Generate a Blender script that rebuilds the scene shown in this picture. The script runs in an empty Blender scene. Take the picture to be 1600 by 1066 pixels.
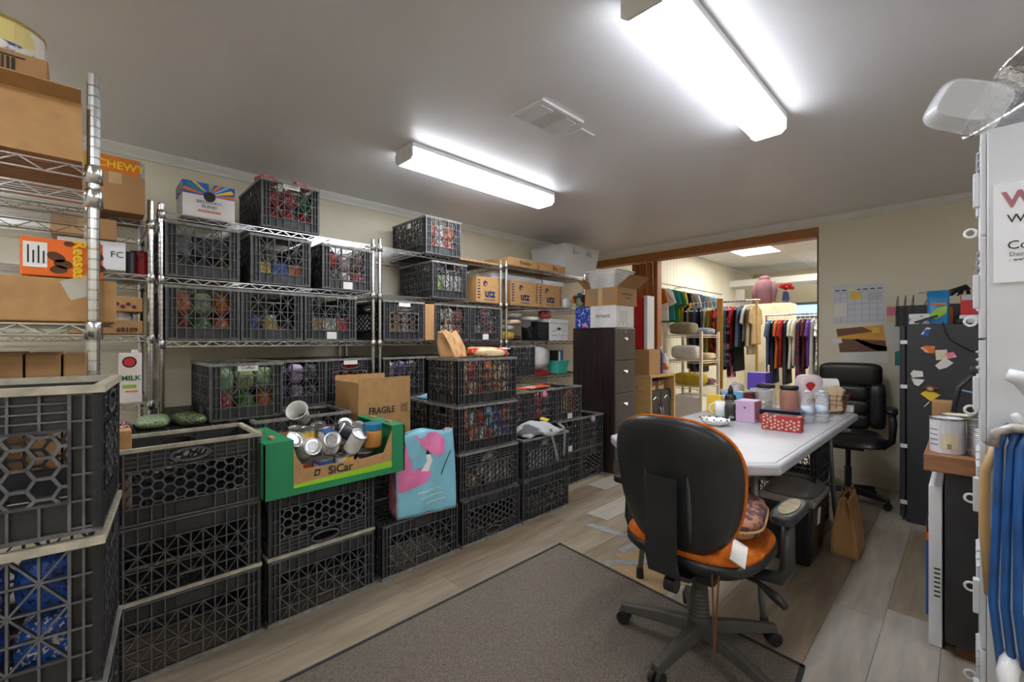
import bpy, math, random
from mathutils import Vector, Matrix, Euler

SC = bpy.context.scene
COL = SC.collection
rnd = random.Random(11)
PI = math.pi

# ---------------------------------------------------------------- camera, world, exposure
CAM_H = 1.22
cam_d = bpy.data.cameras.new('camera')
cam_d.sensor_width = 36.0
cam_d.lens = 690.0 / 1600.0 * 36.0
cam_d.clip_start = 0.02
cam = bpy.data.objects.new('camera', cam_d)
COL.objects.link(cam)
cam.location = (0, 0, CAM_H)
cam.rotation_euler = (PI / 2, 0, math.atan2(711.0, 690.0))
SC.camera = cam

world = bpy.data.worlds.new('sky')
SC.world = world
world.use_nodes = True
bg = world.node_tree.nodes['Background']
bg.inputs['Color'].default_value = (0.22, 0.42, 0.85, 1)
bg.inputs['Strength'].default_value = 1.3

SC.view_settings.view_transform = 'Standard'
SC.view_settings.look = 'None'
SC.view_settings.gamma = 1.0
SC.view_settings.use_curve_mapping = False
SC.view_settings.exposure = 1.6
LAMP = 9.0          # radiance of the fluorescent lenses
LAMP_FAR = 6.5      # the lay-in panels of the shop room

# ---------------------------------------------------------------- materials
def lin(c):
    r = []
    for v in c[:3]:
        v = v / 255.0
        r.append(v / 12.92 if v <= 0.04045 else ((v + 0.055) / 1.055) ** 2.4)
    return (r[0], r[1], r[2], 1.0)

MATS = {}
def mat(name, rgb, rough=0.6, metal=0.0, var=0.08, vscale=6.0, bump=0.0, bscale=60.0, stretch=None, rgb2=None,
        alpha=None, trans=0.0, emit=0.0, spec=0.5, thresh=None, coat=0.0, objrand=0.0, coords='Object'):
    """procedural principled material: noise-varied colour (optionally a two-colour print) plus noise bump"""
    if name in MATS:
        return MATS[name]
    m = bpy.data.materials.new(name)
    m.use_nodes = True
    nt = m.node_tree
    b = nt.nodes['Principled BSDF']
    b.inputs['Roughness'].default_value = rough
    b.inputs['Metallic'].default_value = metal
    b.inputs['Specular IOR Level'].default_value = spec
    b.inputs['Transmission Weight'].default_value = trans
    b.inputs['Coat Weight'].default_value = coat
    if alpha is not None:
        b.inputs['Alpha'].default_value = alpha
    tc = nt.nodes.new('ShaderNodeTexCoord')
    mp = nt.nodes.new('ShaderNodeMapping')
    nt.links.new(tc.outputs[coords], mp.inputs['Vector'])
    if stretch:
        mp.inputs['Scale'].default_value = stretch
    nz = nt.nodes.new('ShaderNodeTexNoise')
    nz.inputs['Scale'].default_value = vscale
    nz.inputs['Detail'].default_value = 4.0
    nt.links.new(mp.outputs['Vector'], nz.inputs['Vector'])
    cr = nt.nodes.new('ShaderNodeValToRGB')
    c = lin(rgb)
    e = cr.color_ramp.elements
    if rgb2 is not None:
        c2 = lin(rgb2)
        t = 0.5 if thresh is None else thresh
        w = 0.02 if thresh is not None else 0.2
        e[0].position = max(0, t - w); e[0].color = c
        e[1].position = min(1, t + w); e[1].color = c2
    else:
        e[0].position = 0.3; e[0].color = tuple(x * (1 - var * 2) for x in c[:3]) + (1,)
        e[1].position = 0.7; e[1].color = tuple(min(1, x * (1 + var)) for x in c[:3]) + (1,)
    nt.links.new(nz.outputs['Fac'], cr.inputs['Fac'])
    out = cr.outputs['Color']
    if objrand:
        oi = nt.nodes.new('ShaderNodeObjectInfo')
        hs = nt.nodes.new('ShaderNodeHueSaturation')
        mr = nt.nodes.new('ShaderNodeMapRange')
        mr.inputs['To Min'].default_value = 1 - objrand
        mr.inputs['To Max'].default_value = 1 + objrand
        nt.links.new(oi.outputs['Random'], mr.inputs['Value'])
        nt.links.new(mr.outputs['Result'], hs.inputs['Value'])
        nt.links.new(out, hs.inputs['Color'])
        out = hs.outputs['Color']
    nt.links.new(out, b.inputs['Base Color'])
    if emit:
        nt.links.new(out, b.inputs['Emission Color'])
        b.inputs['Emission Strength'].default_value = emit
    if bump:
        n2 = nt.nodes.new('ShaderNodeTexNoise')
        n2.inputs['Scale'].default_value = bscale
        n2.inputs['Detail'].default_value = 3.0
        nt.links.new(mp.outputs['Vector'], n2.inputs['Vector'])
        bp = nt.nodes.new('ShaderNodeBump')
        bp.inputs['Strength'].default_value = bump
        bp.inputs['Distance'].default_value = 0.01
        nt.links.new(n2.outputs['Fac'], bp.inputs['Height'])
        nt.links.new(bp.outputs['Normal'], b.inputs['Normal'])
    MATS[name] = m
    return m

COLS = dict(red=(196, 34, 34), orange=(226, 110, 30), yellow=(232, 196, 50), green=(70, 140, 60), olive=(140, 160, 90),
            lime=(150, 200, 60), teal=(30, 130, 130), blue=(40, 90, 180), navy=(30, 36, 80), purple=(110, 60, 160),
            pink=(230, 130, 160), white=(228, 226, 220), cream=(224, 212, 180), tan=(196, 160, 110), brown=(110, 66, 38),
            black=(30, 30, 32), grey=(130, 130, 132), silver=(190, 192, 196), maroon=(100, 30, 40), lilac=(200, 170, 210),
            skyblue=(120, 180, 220), denim=(90, 115, 150), khaki=(170, 155, 125), charcoal=(60, 60, 64), mauve=(170, 110, 120),
            sage=(150, 175, 130))
def pk(col, second='white'):
    """glossy printed packaging in two colours"""
    return mat('packaging_%s_%s' % (col, second), COLS[col], 0.35, var=0.1, vscale=14, rgb2=COLS[second], thresh=0.58, bump=0.25, bscale=25)
def cloth(col):
    return mat('cloth_' + col, tuple(0.72 * v + 0.12 * sum(COLS[col]) / 3 for v in COLS[col]), 0.9, var=0.12, vscale=10, bump=0.3, bscale=120, spec=0.2)
def plain(col, rough=0.5):
    return mat('plain_%s_%d' % (col, rough * 100), COLS[col], rough, var=0.05)

M_CRATE = mat('black_crate_plastic', (48, 48, 50), 0.4, var=0.12, vscale=20, bump=0.08, bscale=90)
M_CRATE_EDGE = mat('highlit_crate_ribs', (98, 98, 101), 0.42, var=0.2, vscale=25, bump=0.06, bscale=90)  # light caught by the outer rib faces, painted as a greyer colour
M_RIM = mat('scuffed_crate_rim', (138, 136, 132), 0.5, var=0.2, vscale=30, bump=0.1)
M_RIMT = mat('tan_scuffed_rim', (184, 176, 156), 0.55, var=0.15, vscale=25, bump=0.1)
M_CHROME = mat('chrome_wire', (205, 205, 205), 0.22, 1.0, var=0.04)
M_CARD = mat('kraft_cardboard', (186, 142, 92), 0.8, var=0.07, vscale=30, stretch=(14, 1, 1), bump=0.05, bscale=40)
M_CARD2 = mat('brown_cardboard', (170, 128, 84), 0.8, var=0.08, vscale=5, bump=0.05, bscale=40)
M_TAPE = mat('clear_packing_tape', (200, 170, 125), 0.2, var=0.05)
M_PAPER = mat('white_paper', (232, 230, 224), 0.7, var=0.03)
M_INK = mat('black_print', (28, 28, 30), 0.6, var=0.03)
M_BLUEINK = mat('navy_print', (26, 42, 92), 0.6, var=0.03)
M_REDINK = mat('red_print', (196, 36, 40), 0.6, var=0.03)
M_WALL = mat('cream_wall_paint', (226, 218, 196), 0.7, var=0.02, vscale=3, bump=0.12, bscale=180)
M_CEIL = mat('grey_white_ceiling_paint', (232, 232, 236), 0.38, var=0.015, vscale=2, bump=0.06, bscale=120)
M_TRIM = mat('white_trim_paint', (226, 225, 220), 0.4, var=0.02)
M_WOODTRIM = mat('brown_stained_trim', (168, 106, 54), 0.45, var=0.12, vscale=9, stretch=(1, 14, 14), bump=0.05)
M_WHITE = mat('white_enamel', (232, 232, 234), 0.35, var=0.02)
M_WPLASTIC = mat('white_plastic', (226, 226, 224), 0.4, var=0.03)
M_BLACK = mat('black_plastic', (34, 34, 36), 0.4, var=0.08, bump=0.05)
M_BLACKM = mat('black_enamel', (44, 44, 47), 0.5, var=0.06, bump=0.06, bscale=300)
M_DARKWOOD = mat('espresso_laminate', (44, 32, 30), 0.4, var=0.3, vscale=5, stretch=(8, 8, 0.7))
M_STEEL = mat('tin_steel', (190, 190, 188), 0.3, 1.0, var=0.05)
M_BRASS = mat('brass_tube', (205, 160, 80), 0.35, 0.35, var=0.08)
M_CLEAR = mat('clear_plastic', (240, 242, 245), 0.12, var=0.0, alpha=0.28)
M_CLEARBAG = mat('clear_bag_film', (236, 232, 232), 0.18, var=0.05, alpha=0.45, bump=0.6, bscale=18)
M_LENS = mat('lit_lens', (246, 250, 255), 0.5, var=0.0, emit=LAMP)
M_LENS_SIDE = mat('lit_lens_side', (246, 250, 255), 0.5, var=0.0, emit=LAMP * 0.3)
M_LENS2 = mat('lit_panel_lens', (255, 252, 246), 0.5, var=0.0, emit=LAMP_FAR)

# ---------------------------------------------------------------- mesh builder
class MB:
    def __init__(s, xf=None):
        s.v = []; s.f = []; s.m = []; s.sm = []; s.mi = 0; s.smooth = False; s.xf = xf
    def add(s, vs, fs):
        o = len(s.v)
        if s.xf is not None:
            vs = [s.xf @ Vector(p) for p in vs]
        s.v.extend([tuple(p) for p in vs])
        for f in fs:
            s.f.append(tuple(i + o for i in f)); s.m.append(s.mi); s.sm.append(s.smooth)
        return s
    def bx(s, x0, x1, y0, y1, z0, z1):
        return s.add([(x0, y0, z0), (x1, y0, z0), (x1, y1, z0), (x0, y1, z0), (x0, y0, z1), (x1, y0, z1), (x1, y1, z1), (x0, y1, z1)],
                     [(0, 3, 2, 1), (4, 5, 6, 7), (0, 1, 5, 4), (1, 2, 6, 5), (2, 3, 7, 6), (3, 0, 4, 7)])
    def box(s, c, d, rot=None):
        vs = [Vector((sx * d[0] / 2, sy * d[1] / 2, sz * d[2] / 2)) for sz in (-1, 1) for sx, sy in ((-1, -1), (1, -1), (1, 1), (-1, 1))]
        if rot is not None:
            R = Euler(rot).to_matrix(); vs = [R @ p for p in vs]
        c = Vector(c)
        return s.add([p + c for p in vs], [(0, 3, 2, 1), (4, 5, 6, 7), (0, 1, 5, 4), (1, 2, 6, 5), (2, 3, 7, 6), (3, 0, 4, 7)])
    def tube(s, pts, r, n=6, closed=False, cap=True):
        pts = [Vector(p) for p in pts]; N = len(pts); vs = []
        rr = r if isinstance(r, (list, tuple)) else [r] * N
        prev = None
        for i, p in enumerate(pts):
            a = pts[(i - 1) % N] if (closed or i > 0) else p
            b = pts[(i + 1) % N] if (closed or i < N - 1) else p
            t = (b - a).normalized() if (b - a).length > 1e-9 else Vector((0, 0, 1))
            if prev is None:
                u = t.cross(Vector((0, 0, 1)))
                if u.length < 1e-3: u = t.cross(Vector((1, 0, 0)))
            else:
                u = prev - t * prev.dot(t)
                if u.length < 1e-6: u = t.cross(Vector((0, 0, 1)))
            u.normalize(); prev = u; w = t.cross(u)
            for k in range(n):
                an = 2 * PI * (k + 0.5) / n
                vs.append(p + (u * math.cos(an) + w * math.sin(an)) * rr[i])
        fs = []
        for i in range(N if closed else N - 1):
            for k in range(n):
                j = (i + 1) % N
                fs.append((i * n + k, i * n + (k + 1) % n, j * n + (k + 1) % n, j * n + k))
        if cap and not closed:
            fs.append(tuple(range(n))[::-1]); fs.append(tuple((N - 1) * n + k for k in range(n)))
        return s.add(vs, fs)
    def lathe(s, prof, n=16, c=(0, 0, 0), axis='z', cap=True):
        vs = []; fs = []
        for r, z in prof:
            for k in range(n):
                a = 2 * PI * k / n
                p = (r * math.cos(a), r * math.sin(a), z)
                if axis == 'x': p = (z, p[0], p[1])
                elif axis == 'y': p = (p[1], z, p[0])
                vs.append((p[0] + c[0], p[1] + c[1], p[2] + c[2]))
        for i in range(len(prof) - 1):
            for k in range(n):
                fs.append((i * n + k, i * n + (k + 1) % n, (i + 1) * n + (k + 1) % n, (i + 1) * n + k))
        if cap:
            fs.append(tuple(range(n))[::-1]); fs.append(tuple((len(prof) - 1) * n + k for k in range(n)))
        return s.add(vs, fs)
    def prism(s, poly, a0, a1, plane='xy'):
        n = len(poly)
        def P(u, v, w):
            return {'xy': (u, v, w), 'xz': (u, w, v), 'yz': (w, u, v)}[plane]
        vs = [P(u, v, a0) for u, v in poly] + [P(u, v, a1) for u, v in poly]
        fs = [tuple(range(n))[::-1], tuple(range(n, 2 * n))] + [(i, (i + 1) % n, n + (i + 1) % n, n + i) for i in range(n)]
        return s.add(vs, fs)
    def grid(s, fn, nu, nv, wrapu=False):
        vs = [fn(i / (nu if wrapu else nu - 1), j / (nv - 1)) for j in range(nv) for i in range(nu)]
        fs = [(j * nu + i, j * nu + (i + 1) % nu, (j + 1) * nu + (i + 1) % nu, (j + 1) * nu + i)
              for j in range(nv - 1) for i in range(nu if wrapu else nu - 1)]
        return s.add(vs, fs)
    def pillow(s, c, d, nu=12, nv=8, e=0.55, wr=0.0, seed=0):
        r2 = random.Random(seed); c = Vector(c)
        def sg(x, p): return math.copysign(abs(x) ** p, x)
        ph = [r2.uniform(0, 6) for _ in range(4)]
        def fn(u, v):
            a = 2 * PI * u; b = PI * (v - 0.5) * 0.999
            x = sg(math.cos(b), e) * sg(math.cos(a), e); y = sg(math.cos(b), e) * sg(math.sin(a), e); z = sg(math.sin(b), e)
            w = 1 + wr * (math.sin(5 * x + ph[0]) * math.sin(6 * z + ph[1]) + 0.6 * math.sin(9 * y + 7 * z + ph[2]))
            return c + Vector((x * d[0] / 2 * w, y * d[1] / 2 * w, z * d[2] / 2))
        return s.grid(fn, nu, nv, True)
    def mesh(s, name, mats):
        me = bpy.data.meshes.new(name)
        me.from_pydata(s.v, [], s.f)
        for m_ in (mats if isinstance(mats, (list, tuple)) else [mats]):
            me.materials.append(m_)
        me.polygons.foreach_set('material_index', s.m)
        me.polygons.foreach_set('use_smooth', s.sm)
        me.update()
        return me
    def build(s, name, mats, parent=None, loc=(0, 0, 0), rot=(0, 0, 0), bevel=0.0, seg=2, sub=0, solid=0.0):
        return link(name, s.mesh(name, mats), parent, loc, rot, bevel, seg, sub, solid)

def link(name, me, parent=None, loc=(0, 0, 0), rot=(0, 0, 0), bevel=0.0, seg=2, sub=0, solid=0.0):
    o = bpy.data.objects.new(name, me)
    COL.objects.link(o)
    o.location = loc; o.rotation_euler = rot
    if parent is not None: o.parent = parent
    if solid:
        d = o.modifiers.new('thickness', 'SOLIDIFY'); d.thickness = solid; d.offset = 0
    if bevel:
        b = o.modifiers.new('bevel', 'BEVEL'); b.width = bevel; b.segments = seg; b.limit_method = 'ANGLE'; b.angle_limit = 0.7
    if sub:
        d = o.modifiers.new('subdivision', 'SUBSURF'); d.levels = sub; d.render_levels = sub
    return o

def tag(o, label, cat, group=None):
    o['label'] = label; o['category'] = cat
    if group: o['group'] = group
    return o
def struct(o, label=None):
    o['kind'] = 'structure'
    if label: o['label'] = label
    return o
def thing(name, label, cat, loc=(0, 0, 0), rz=0.0, group=None):
    o = bpy.data.objects.new(name, None)
    o.empty_display_size = 0.05
    COL.objects.link(o)
    o.location = loc; o.rotation_euler = (0, 0, rz)
    return tag(o, label, cat, group)
def copy_tree(o, parent=None):
    c = o.copy(); COL.objects.link(c); c.parent = parent
    for ch in list(o.children): copy_tree(ch, c)
    return c
def recolor(o, m, slot=0):
    o.material_slots[slot].link = 'OBJECT'; o.material_slots[slot].material = m
    return o

def lettering(text, size, parent, loc, rot, m, name='lettering', depth=0.0004, spacing=1.0, sx=1.0, align='CENTER', bold=0.0):
    cu = bpy.data.curves.new('lettering', 'FONT')
    cu.body = text; cu.size = size; cu.extrude = depth; cu.align_x = align; cu.align_y = 'CENTER'; cu.space_character = spacing
    cu.resolution_u = 2; cu.offset = bold
    t = bpy.data.objects.new('lettering', cu)
    me = bpy.data.meshes.new_from_object(t)
    bpy.data.objects.remove(t); bpy.data.curves.remove(cu)
    me.materials.clear(); me.materials.append(m)
    o = link(name, me, parent, loc, rot)
    o.scale = (sx, 1, 1)
    return o
FX = (PI / 2, 0, PI / 2)      # lettering reading on a face turned to +x
FY = (PI / 2, 0, 0)           # lettering reading on a face turned to -y
# ================================================================ THE SETTING
XL, XR, YB, YF, H = -3.33, 1.75, -2.3, 4.75, 2.33     # main room
FXR, FYE, FH = 1.75, 10.7, 2.70                       # shop room beyond the opening
OPX, OPZ = -0.93, 2.16                                # opening: from the left wall to OPX, up to OPZ

def plank_mat(i, a, b):
    return mat('floor_plank_%d' % i, a, 0.42, rgb2=b, vscale=3.2, stretch=(7, 0.9, 1), bump=0.08, bscale=14, objrand=0.1)
PL = [plank_mat(0, (125, 111, 94), (157, 143, 125)), plank_mat(1, (146, 135, 122), (172, 163, 149)), plank_mat(2, (110, 94, 77), (148, 130, 110)),
      plank_mat(3, (134, 119, 100), (164, 148, 127)), plank_mat(4, (153, 146, 135), (181, 172, 161))]
fl = struct(MB().bx(XL, XR, YB, FYE, -0.06, -0.004).build('floor', mat('floor_seam', (70, 62, 54), 0.8)), 'grey brown wood plank floor')
pw, pl = 0.181, 1.22
r3 = random.Random(5)
x = XL; row = 0
while x < XR - 0.01:
    x1 = min(x + pw, XR)
    y = YB - r3.uniform(0, pl)
    while y < 4.9:
        y0, y1 = max(y, YB), min(y + pl, 4.9)
        if y1 - y0 > 0.02:
            cx, cy = (x + x1) / 2, (y0 + y1) / 2
            hx, hy = (x1 - x) / 2 - 0.0008, (y1 - y0) / 2 - 0.0008
            MB().bx(-hx, hx, -hy, hy, -0.004, 0).build('plank', PL[r3.choice((0, 0, 1, 2, 2, 3, 3, 4))], fl, (cx, cy, 0))
        y += pl
    x = x1; row += 1
MB().bx(XL, FXR, 4.9, FYE, -0.004, 0).build('shop_floor', mat('shop_floor_laminate', (150, 140, 126), 0.5, vscale=4, stretch=(6, 1, 1), var=0.12), fl)

ceil = struct(MB().bx(XL - 0.1, XR + 0.1, YB - 0.1, YF + 0.12, H, H + 0.36).build('ceiling', M_CEIL), 'smooth grey white painted ceiling')
struct(MB().bx(XL - 0.12, XL, YB - 0.1, FYE, 0, FH).build('wall_left', M_WALL), 'cream painted wall behind the chrome shelving')
struct(MB().bx(XR, XR + 0.12, YB - 0.1, FYE, 0, FH).build('wall_right', M_WALL))
struct(MB().bx(XL - 0.1, XR + 0.1, YB - 0.12, YB, 0, H).build('wall_front', M_WALL))
wb = MB(); wb.bx(OPX, XR, YF, YF + 0.12, 0, H + 0.02); wb.bx(XL, OPX, YF, YF + 0.12, 2.245, H + 0.02)
struct(wb.build('wall_back', M_WALL), 'cream partition wall with a wide opening to the clothes room')
struct(MB().bx(XL, OPX + 0.001, YF - 0.012, YF + 0.13, 2.16, 2.246).build('trim_1', M_WOODTRIM, bevel=0.004), 'brown stained wooden header over the wide opening')
struct(MB().bx(OPX - 0.012, OPX, YF - 0.004, YF + 0.124, 0, 2.16).build('trim_2', mat('dark_jamb', (96, 84, 66), 0.5)), 'narrow dark jamb at the end of the opening')
def crown(a, b, name, inward):
    prof = [(0, 0), (0.012, 0), (0.016, 0.012), (0.012, 0.018), (0.03, 0.04), (0.036, 0.05), (0.036, 0.058), (0, 0.058)]
    mb = MB(); vs = []
    for p in (a, b):
        for d, z in prof:
            vs.append((p[0] + inward[0] * d, p[1] + inward[1] * d, H - 0.0585 + z))
    n = len(prof)
    mb.add(vs, [(i, (i + 1) % n, n + (i + 1) % n, n + i) for i in range(n)] + [tuple(range(n))[::-1], tuple(range(n, 2 * n))])
    return struct(mb.build(name, M_TRIM), 'white crown moulding')
crown((XL, YB), (XL, YF), 'trim_3', (1, 0)); crown((XL, YF), (XR, YF), 'trim_4', (0, -1))
struct(MB().bx(XL, XL + 0.012, YB, YF, 0, 0.09).build('baseboard_left', M_TRIM, bevel=0.003))
struct(MB().bx(OPX, XR, YF - 0.012, YF, 0, 0.10).build('baseboard_back', mat('cream_baseboard', (216, 208, 186), 0.5), bevel=0.003))

# accordion door folded at the left end of the opening
ad = thing('accordion_door', 'brown accordion folding door pushed back at the wide opening', 'door', (-2.52, YF + 0.05, 0.01))
for i in range(7):
    MB().box((-0.045 * i, (0.012 if i % 2 else -0.012), 1.07), (0.012, 0.085, 2.13), (0, 0, 0.5 if i % 2 else -0.5)).build('fold', M_WOODTRIM, ad)
MB().bx(0.012, 0.035, -0.05, 0.05, 0, 2.14).build('lead_post', M_WOODTRIM, ad, bevel=0.004)
MB().bx(0.035, 0.05, -0.012, 0.012, 0.95, 1.1).build('pull_handle', M_BRASS, ad, bevel=0.004)

# shop room
struct(MB().bx(XL, FXR, FYE, FYE + 0.12, 0, 1.70).build('wall_far', M_WALL), 'far cream wall of the clothes room')
wf = MB(); wf.bx(XL, -2.62, FYE, FYE + 0.12, 1.70, FH); wf.bx(-2.62, FXR, FYE, FYE + 0.12, 2.02, FH); wf.bx(-1.2, FXR, FYE, FYE + 0.12, 1.70, 2.02)
struct(wf.build('wall_far_upper', M_WALL))
win = struct(MB().bx(-2.62, -2.56, FYE - 0.02, FYE + 0.1, 1.70, 2.02).build('window_1', mat('grey_window_frame', (110, 112, 114), 0.4)), 'grey framed clerestory window showing blue sky')
for nm, b in (('frame_head', (-2.56, -1.2, 1.97, 2.02)), ('frame_sill', (-2.56, -1.2, 1.70, 1.735)), ('frame_mullion', (-1.3, -1.2, 1.735, 1.97))):
    MB().bx(b[0], b[1], FYE - 0.02, FYE + 0.1, b[2], b[3]).build(nm, MATS['grey_window_frame'], win)
MB().bx(-2.56, -1.3, FYE + 0.04, FYE + 0.045, 1.735, 1.97).build('pane', mat('window_glass', (235, 245, 250), 0.02, alpha=0.08), win)
struct(MB().bx(XL + 0.0, FXR, 9.3, 9.9, 2.3, 2.42).build('trim_5', M_TRIM), 'white soffit beam in the clothes room')
sc = struct(MB().bx(XL - 0.1, FXR + 0.1, YF + 0.12, FYE + 0.1, FH + 0.012, FH + 0.1).build('ceiling_shop', M_TRIM), 'lay-in tile ceiling of the clothes room')
M_TILE = mat('ceiling_tile', (214, 214, 214), 0.85, var=0.04, vscale=40, bump=0.2, bscale=70)
tile = MB().bx(-0.296, 0.296, -0.601, 0.601, -0.008, 0.01).mesh('tile', M_TILE)
tl, tp = 0.61, 1.22
LIT = {(3, 1), (3, 3), (6, 1), (6, 3), (1, 2)}  # one panel is in view; the unseen rest are added for brightness
nx = 8; ny = 5
for i in range(nx):
    for j in range(ny):
        px, py = XL + 0.305 + i * tl, YF + 0.12 + 0.61 + j * tp - 0.3
        if (i, j) in LIT:
            tr = thing('ceiling_panel_light', 'lit lay-in fluorescent panel in the tiled shop ceiling, most added out of view', 'ceiling light', (px, py, FH), 0, 'shop ceiling lights')
            MB().bx(-0.28, 0.28, -0.58, 0.58, -0.004, 0.006).build('lens', M_LENS2, tr)
            fr = MB()
            for b in ((-0.297, -0.28, -0.6, 0.6), (0.28, 0.297, -0.6, 0.6), (-0.28, 0.28, -0.6, -0.58), (-0.28, 0.28, 0.58, 0.6)): fr.bx(*b, -0.006, 0.01)
            fr.build('frame', M_WHITE, tr)
        else:
            link('tile', tile, sc, (px, py, FH))
for i in range(nx + 1):
    MB().bx(-0.012, 0.012, YF + 0.12, FYE, FH - 0.012, FH + 0.01).build('grid_bar', M_WHITE, sc, (XL + i * tl, 0, 0))
for j in range(ny + 1):
    MB().bx(XL, FXR, -0.012, 0.012, FH - 0.011, FH + 0.01).build('grid_bar', M_WHITE, sc, (0, YF + 0.12 - 0.3 + j * tp + 0.0, 0)) if j else None
# vertical panelling of the shop wall: battens standing proud of the left wall
pn = struct(MB().bx(XL, XL + 0.006, YF + 0.12, FYE, 0, FH).build('wall_panelling', mat('cream_panelling', (224, 218, 198), 0.6, var=0.02)), 'cream grooved panelling in the clothes room')
bat = MB().bx(0.006, 0.012, -0.052, 0.052, 0, FH - 0.012).mesh('board', MATS['cream_panelling'])
for k in range(52):
    link('board', bat, pn, (XL, YF + 0.2 + k * 0.11, 0))
struct(MB().bx(XL + 0.012, XL + 0.03, YF + 0.12, FYE, FH - 0.05, FH - 0.012).build('trim_6', M_TRIM))

# ---------------------------------------------------------------- ceiling lights
def wrap_light(x0, x1, y0, y1, label):
    t = thing('fluorescent_light', label, 'ceiling light', ((x0 + x1) / 2, (y0 + y1) / 2, H), 0, None)
    w, l = (x1 - x0) / 2, (y1 - y0) / 2
    MB().bx(-w - 0.012, w + 0.012, -l, l, -0.028, -0.0005).build('housing', M_WHITE, t, bevel=0.003)
    pr = [(-w, -0.028), (-w, -0.07), (-w + 0.02, -0.088), (w - 0.02, -0.088), (w, -0.07), (w, -0.028)]
    le = MB(); n_ = len(pr); ya, yb = -l + 0.006, l - 0.006
    for i in range(n_ - 1):
        le.mi = 0 if i == 2 else 1
        (xa, za), (xb, zb) = pr[i], pr[i + 1]
        le.add([(xa, ya, za), (xb, ya, zb), (xb, yb, zb), (xa, yb, za)], [(0, 1, 2, 3)])
    le.build('lens', [M_LENS, M_LENS_SIDE], t)
    ec = [(-w - 0.008, -0.0285), (-w - 0.008, -0.074), (-w + 0.016, -0.093), (w - 0.016, -0.093), (w + 0.008, -0.074), (w + 0.008, -0.0285)]
    for s in (-1, 1):
        MB().prism(ec, s * l - 0.005, s * l + 0.005, 'xz').build('end_cap', M_WPLASTIC, t)
    rb = MB()
    for k in range(-8, 9):
        rb.bx(k * w / 9.5 - 0.0015, k * w / 9.5 + 0.0015, -l + 0.006, l - 0.006, -0.0895, -0.0881)
    rb.build('lens_ribs', M_LENS, t)
    return t
wrap_light(-2.315, -2.15, 1.31, 2.52, 'lit fluorescent wrap fixture above the chrome shelving')
wrap_light(-0.765, -0.62, 1.24, 2.46, 'lit fluorescent wrap fixture above the folding table')
wrap_light(-2.315, -2.15, -1.75, -0.55, 'unseen added fluorescent wrap fixture over the back of the room')  # this and the next three are unseen fixtures, added to brighten the room
wrap_light(-0.765, -0.62, -1.75, -0.55, 'unseen added fluorescent wrap fixture over the middle of the rear floor')
wrap_light(0.785, 0.93, 1.24, 2.46, 'unseen added fluorescent wrap fixture beyond the white locker')  # added out of view to light the crate fronts and walls
wrap_light(0.785, 0.93, -1.75, -0.55, 'unseen added fluorescent wrap fixture in the rear corner of the room')
vt = thing('ceiling_vent', 'white metal ceiling air register with louvres', 'vent', (-1.45, 1.655, H))
fr = MB()
for b in ((-0.105, -0.085, -0.155, 0.155), (0.085, 0.105, -0.155, 0.155), (-0.085, 0.085, -0.155, -0.13), (-0.085, 0.085, 0.13, 0.155)): fr.bx(*b, -0.012, 0)
fr.build('frame', M_WHITE, vt, bevel=0.003)
MB().bx(-0.085, 0.085, -0.13, 0.13, -0.003, -0.0005).build('backing', plain('charcoal'), vt)
sl = MB().box((0, 0, 0), (0.17, 0.003, 0.012), (0.5, 0, 0)).mesh('louvre', M_WHITE)
for k in range(6): link('louvre', sl, vt, (0, -0.04 + k * 0.016, -0.008))
sl2 = MB().box((0, 0, 0), (0.003, 0.085, 0.012), (0, 0.5, 0)).mesh('louvre', M_WHITE)
for k in range(10):
    link('louvre', sl2, vt, (-0.075 + k * 0.0165, -0.087, -0.008)); link('louvre', sl2, vt, (-0.075 + k * 0.0165, 0.09, -0.008))
cp = tag(MB().bx(-0.06, 0.06, -0.06, 0.06, -0.008, -0.0005).build('cover_plate', M_WHITE, None, (-1.455, 1.915, H), bevel=0.003), 'blank white square cover plate beside the ceiling vent', 'cover plate')
for sx in (-0.04, 0.04): MB().lathe([(0.004, -0.0095), (0.004, -0.008)], 8, (sx, 0, 0)).build('screw', M_STEEL, cp)

# ---------------------------------------------------------------- rug and worn floor
M_RUG = mat('speckled_carpet', (84, 76, 68), 0.95, rgb2=(142, 131, 120), vscale=260, bump=0.5, bscale=400, spec=0.1)
rg = thing('floor_mat', 'brown grey speckled carpet mat with dark rubber edge', 'rug', (0, 0, 0))
rot = [(-1.70, 2.05), (-1.70, -0.6), (-0.2, -0.65), (-0.42, 1.93)]
MB().prism(rot, 0.0005, 0.009).build('carpet', M_RUG, rg)
ed = MB()
for i in range(4):
    a, b = Vector(rot[i]), Vector(rot[(i + 1) % 4]); d = (b - a).normalized(); n = Vector((-d.y, d.x)) * 0.016
    ed.prism([tuple(a - d * 0.016), tuple(b + d * 0.016), tuple(b + d * 0.016 - n), tuple(a - d * 0.016 - n)] if False else
             [tuple(a), tuple(b), tuple(b + n), tuple(a + n)], 0.0006, 0.0105)
ed.build('rubber_edge', mat('rubber_edge', (44, 40, 37), 0.7), rg)
pt = tag(MB().prism([(-1.35, 2.02), (-1.02, 1.98), (-0.95, 2.34), (-1.22, 2.42), (-1.42, 2.3)], 0.0004, 0.0014).build('floor_patch', mat('bare_plywood', (176, 146, 104), 0.7, vscale=4, stretch=(1, 6, 1), var=0.15)), 'worn bare tan patch of floor beside the mat', 'floor patch')
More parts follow.
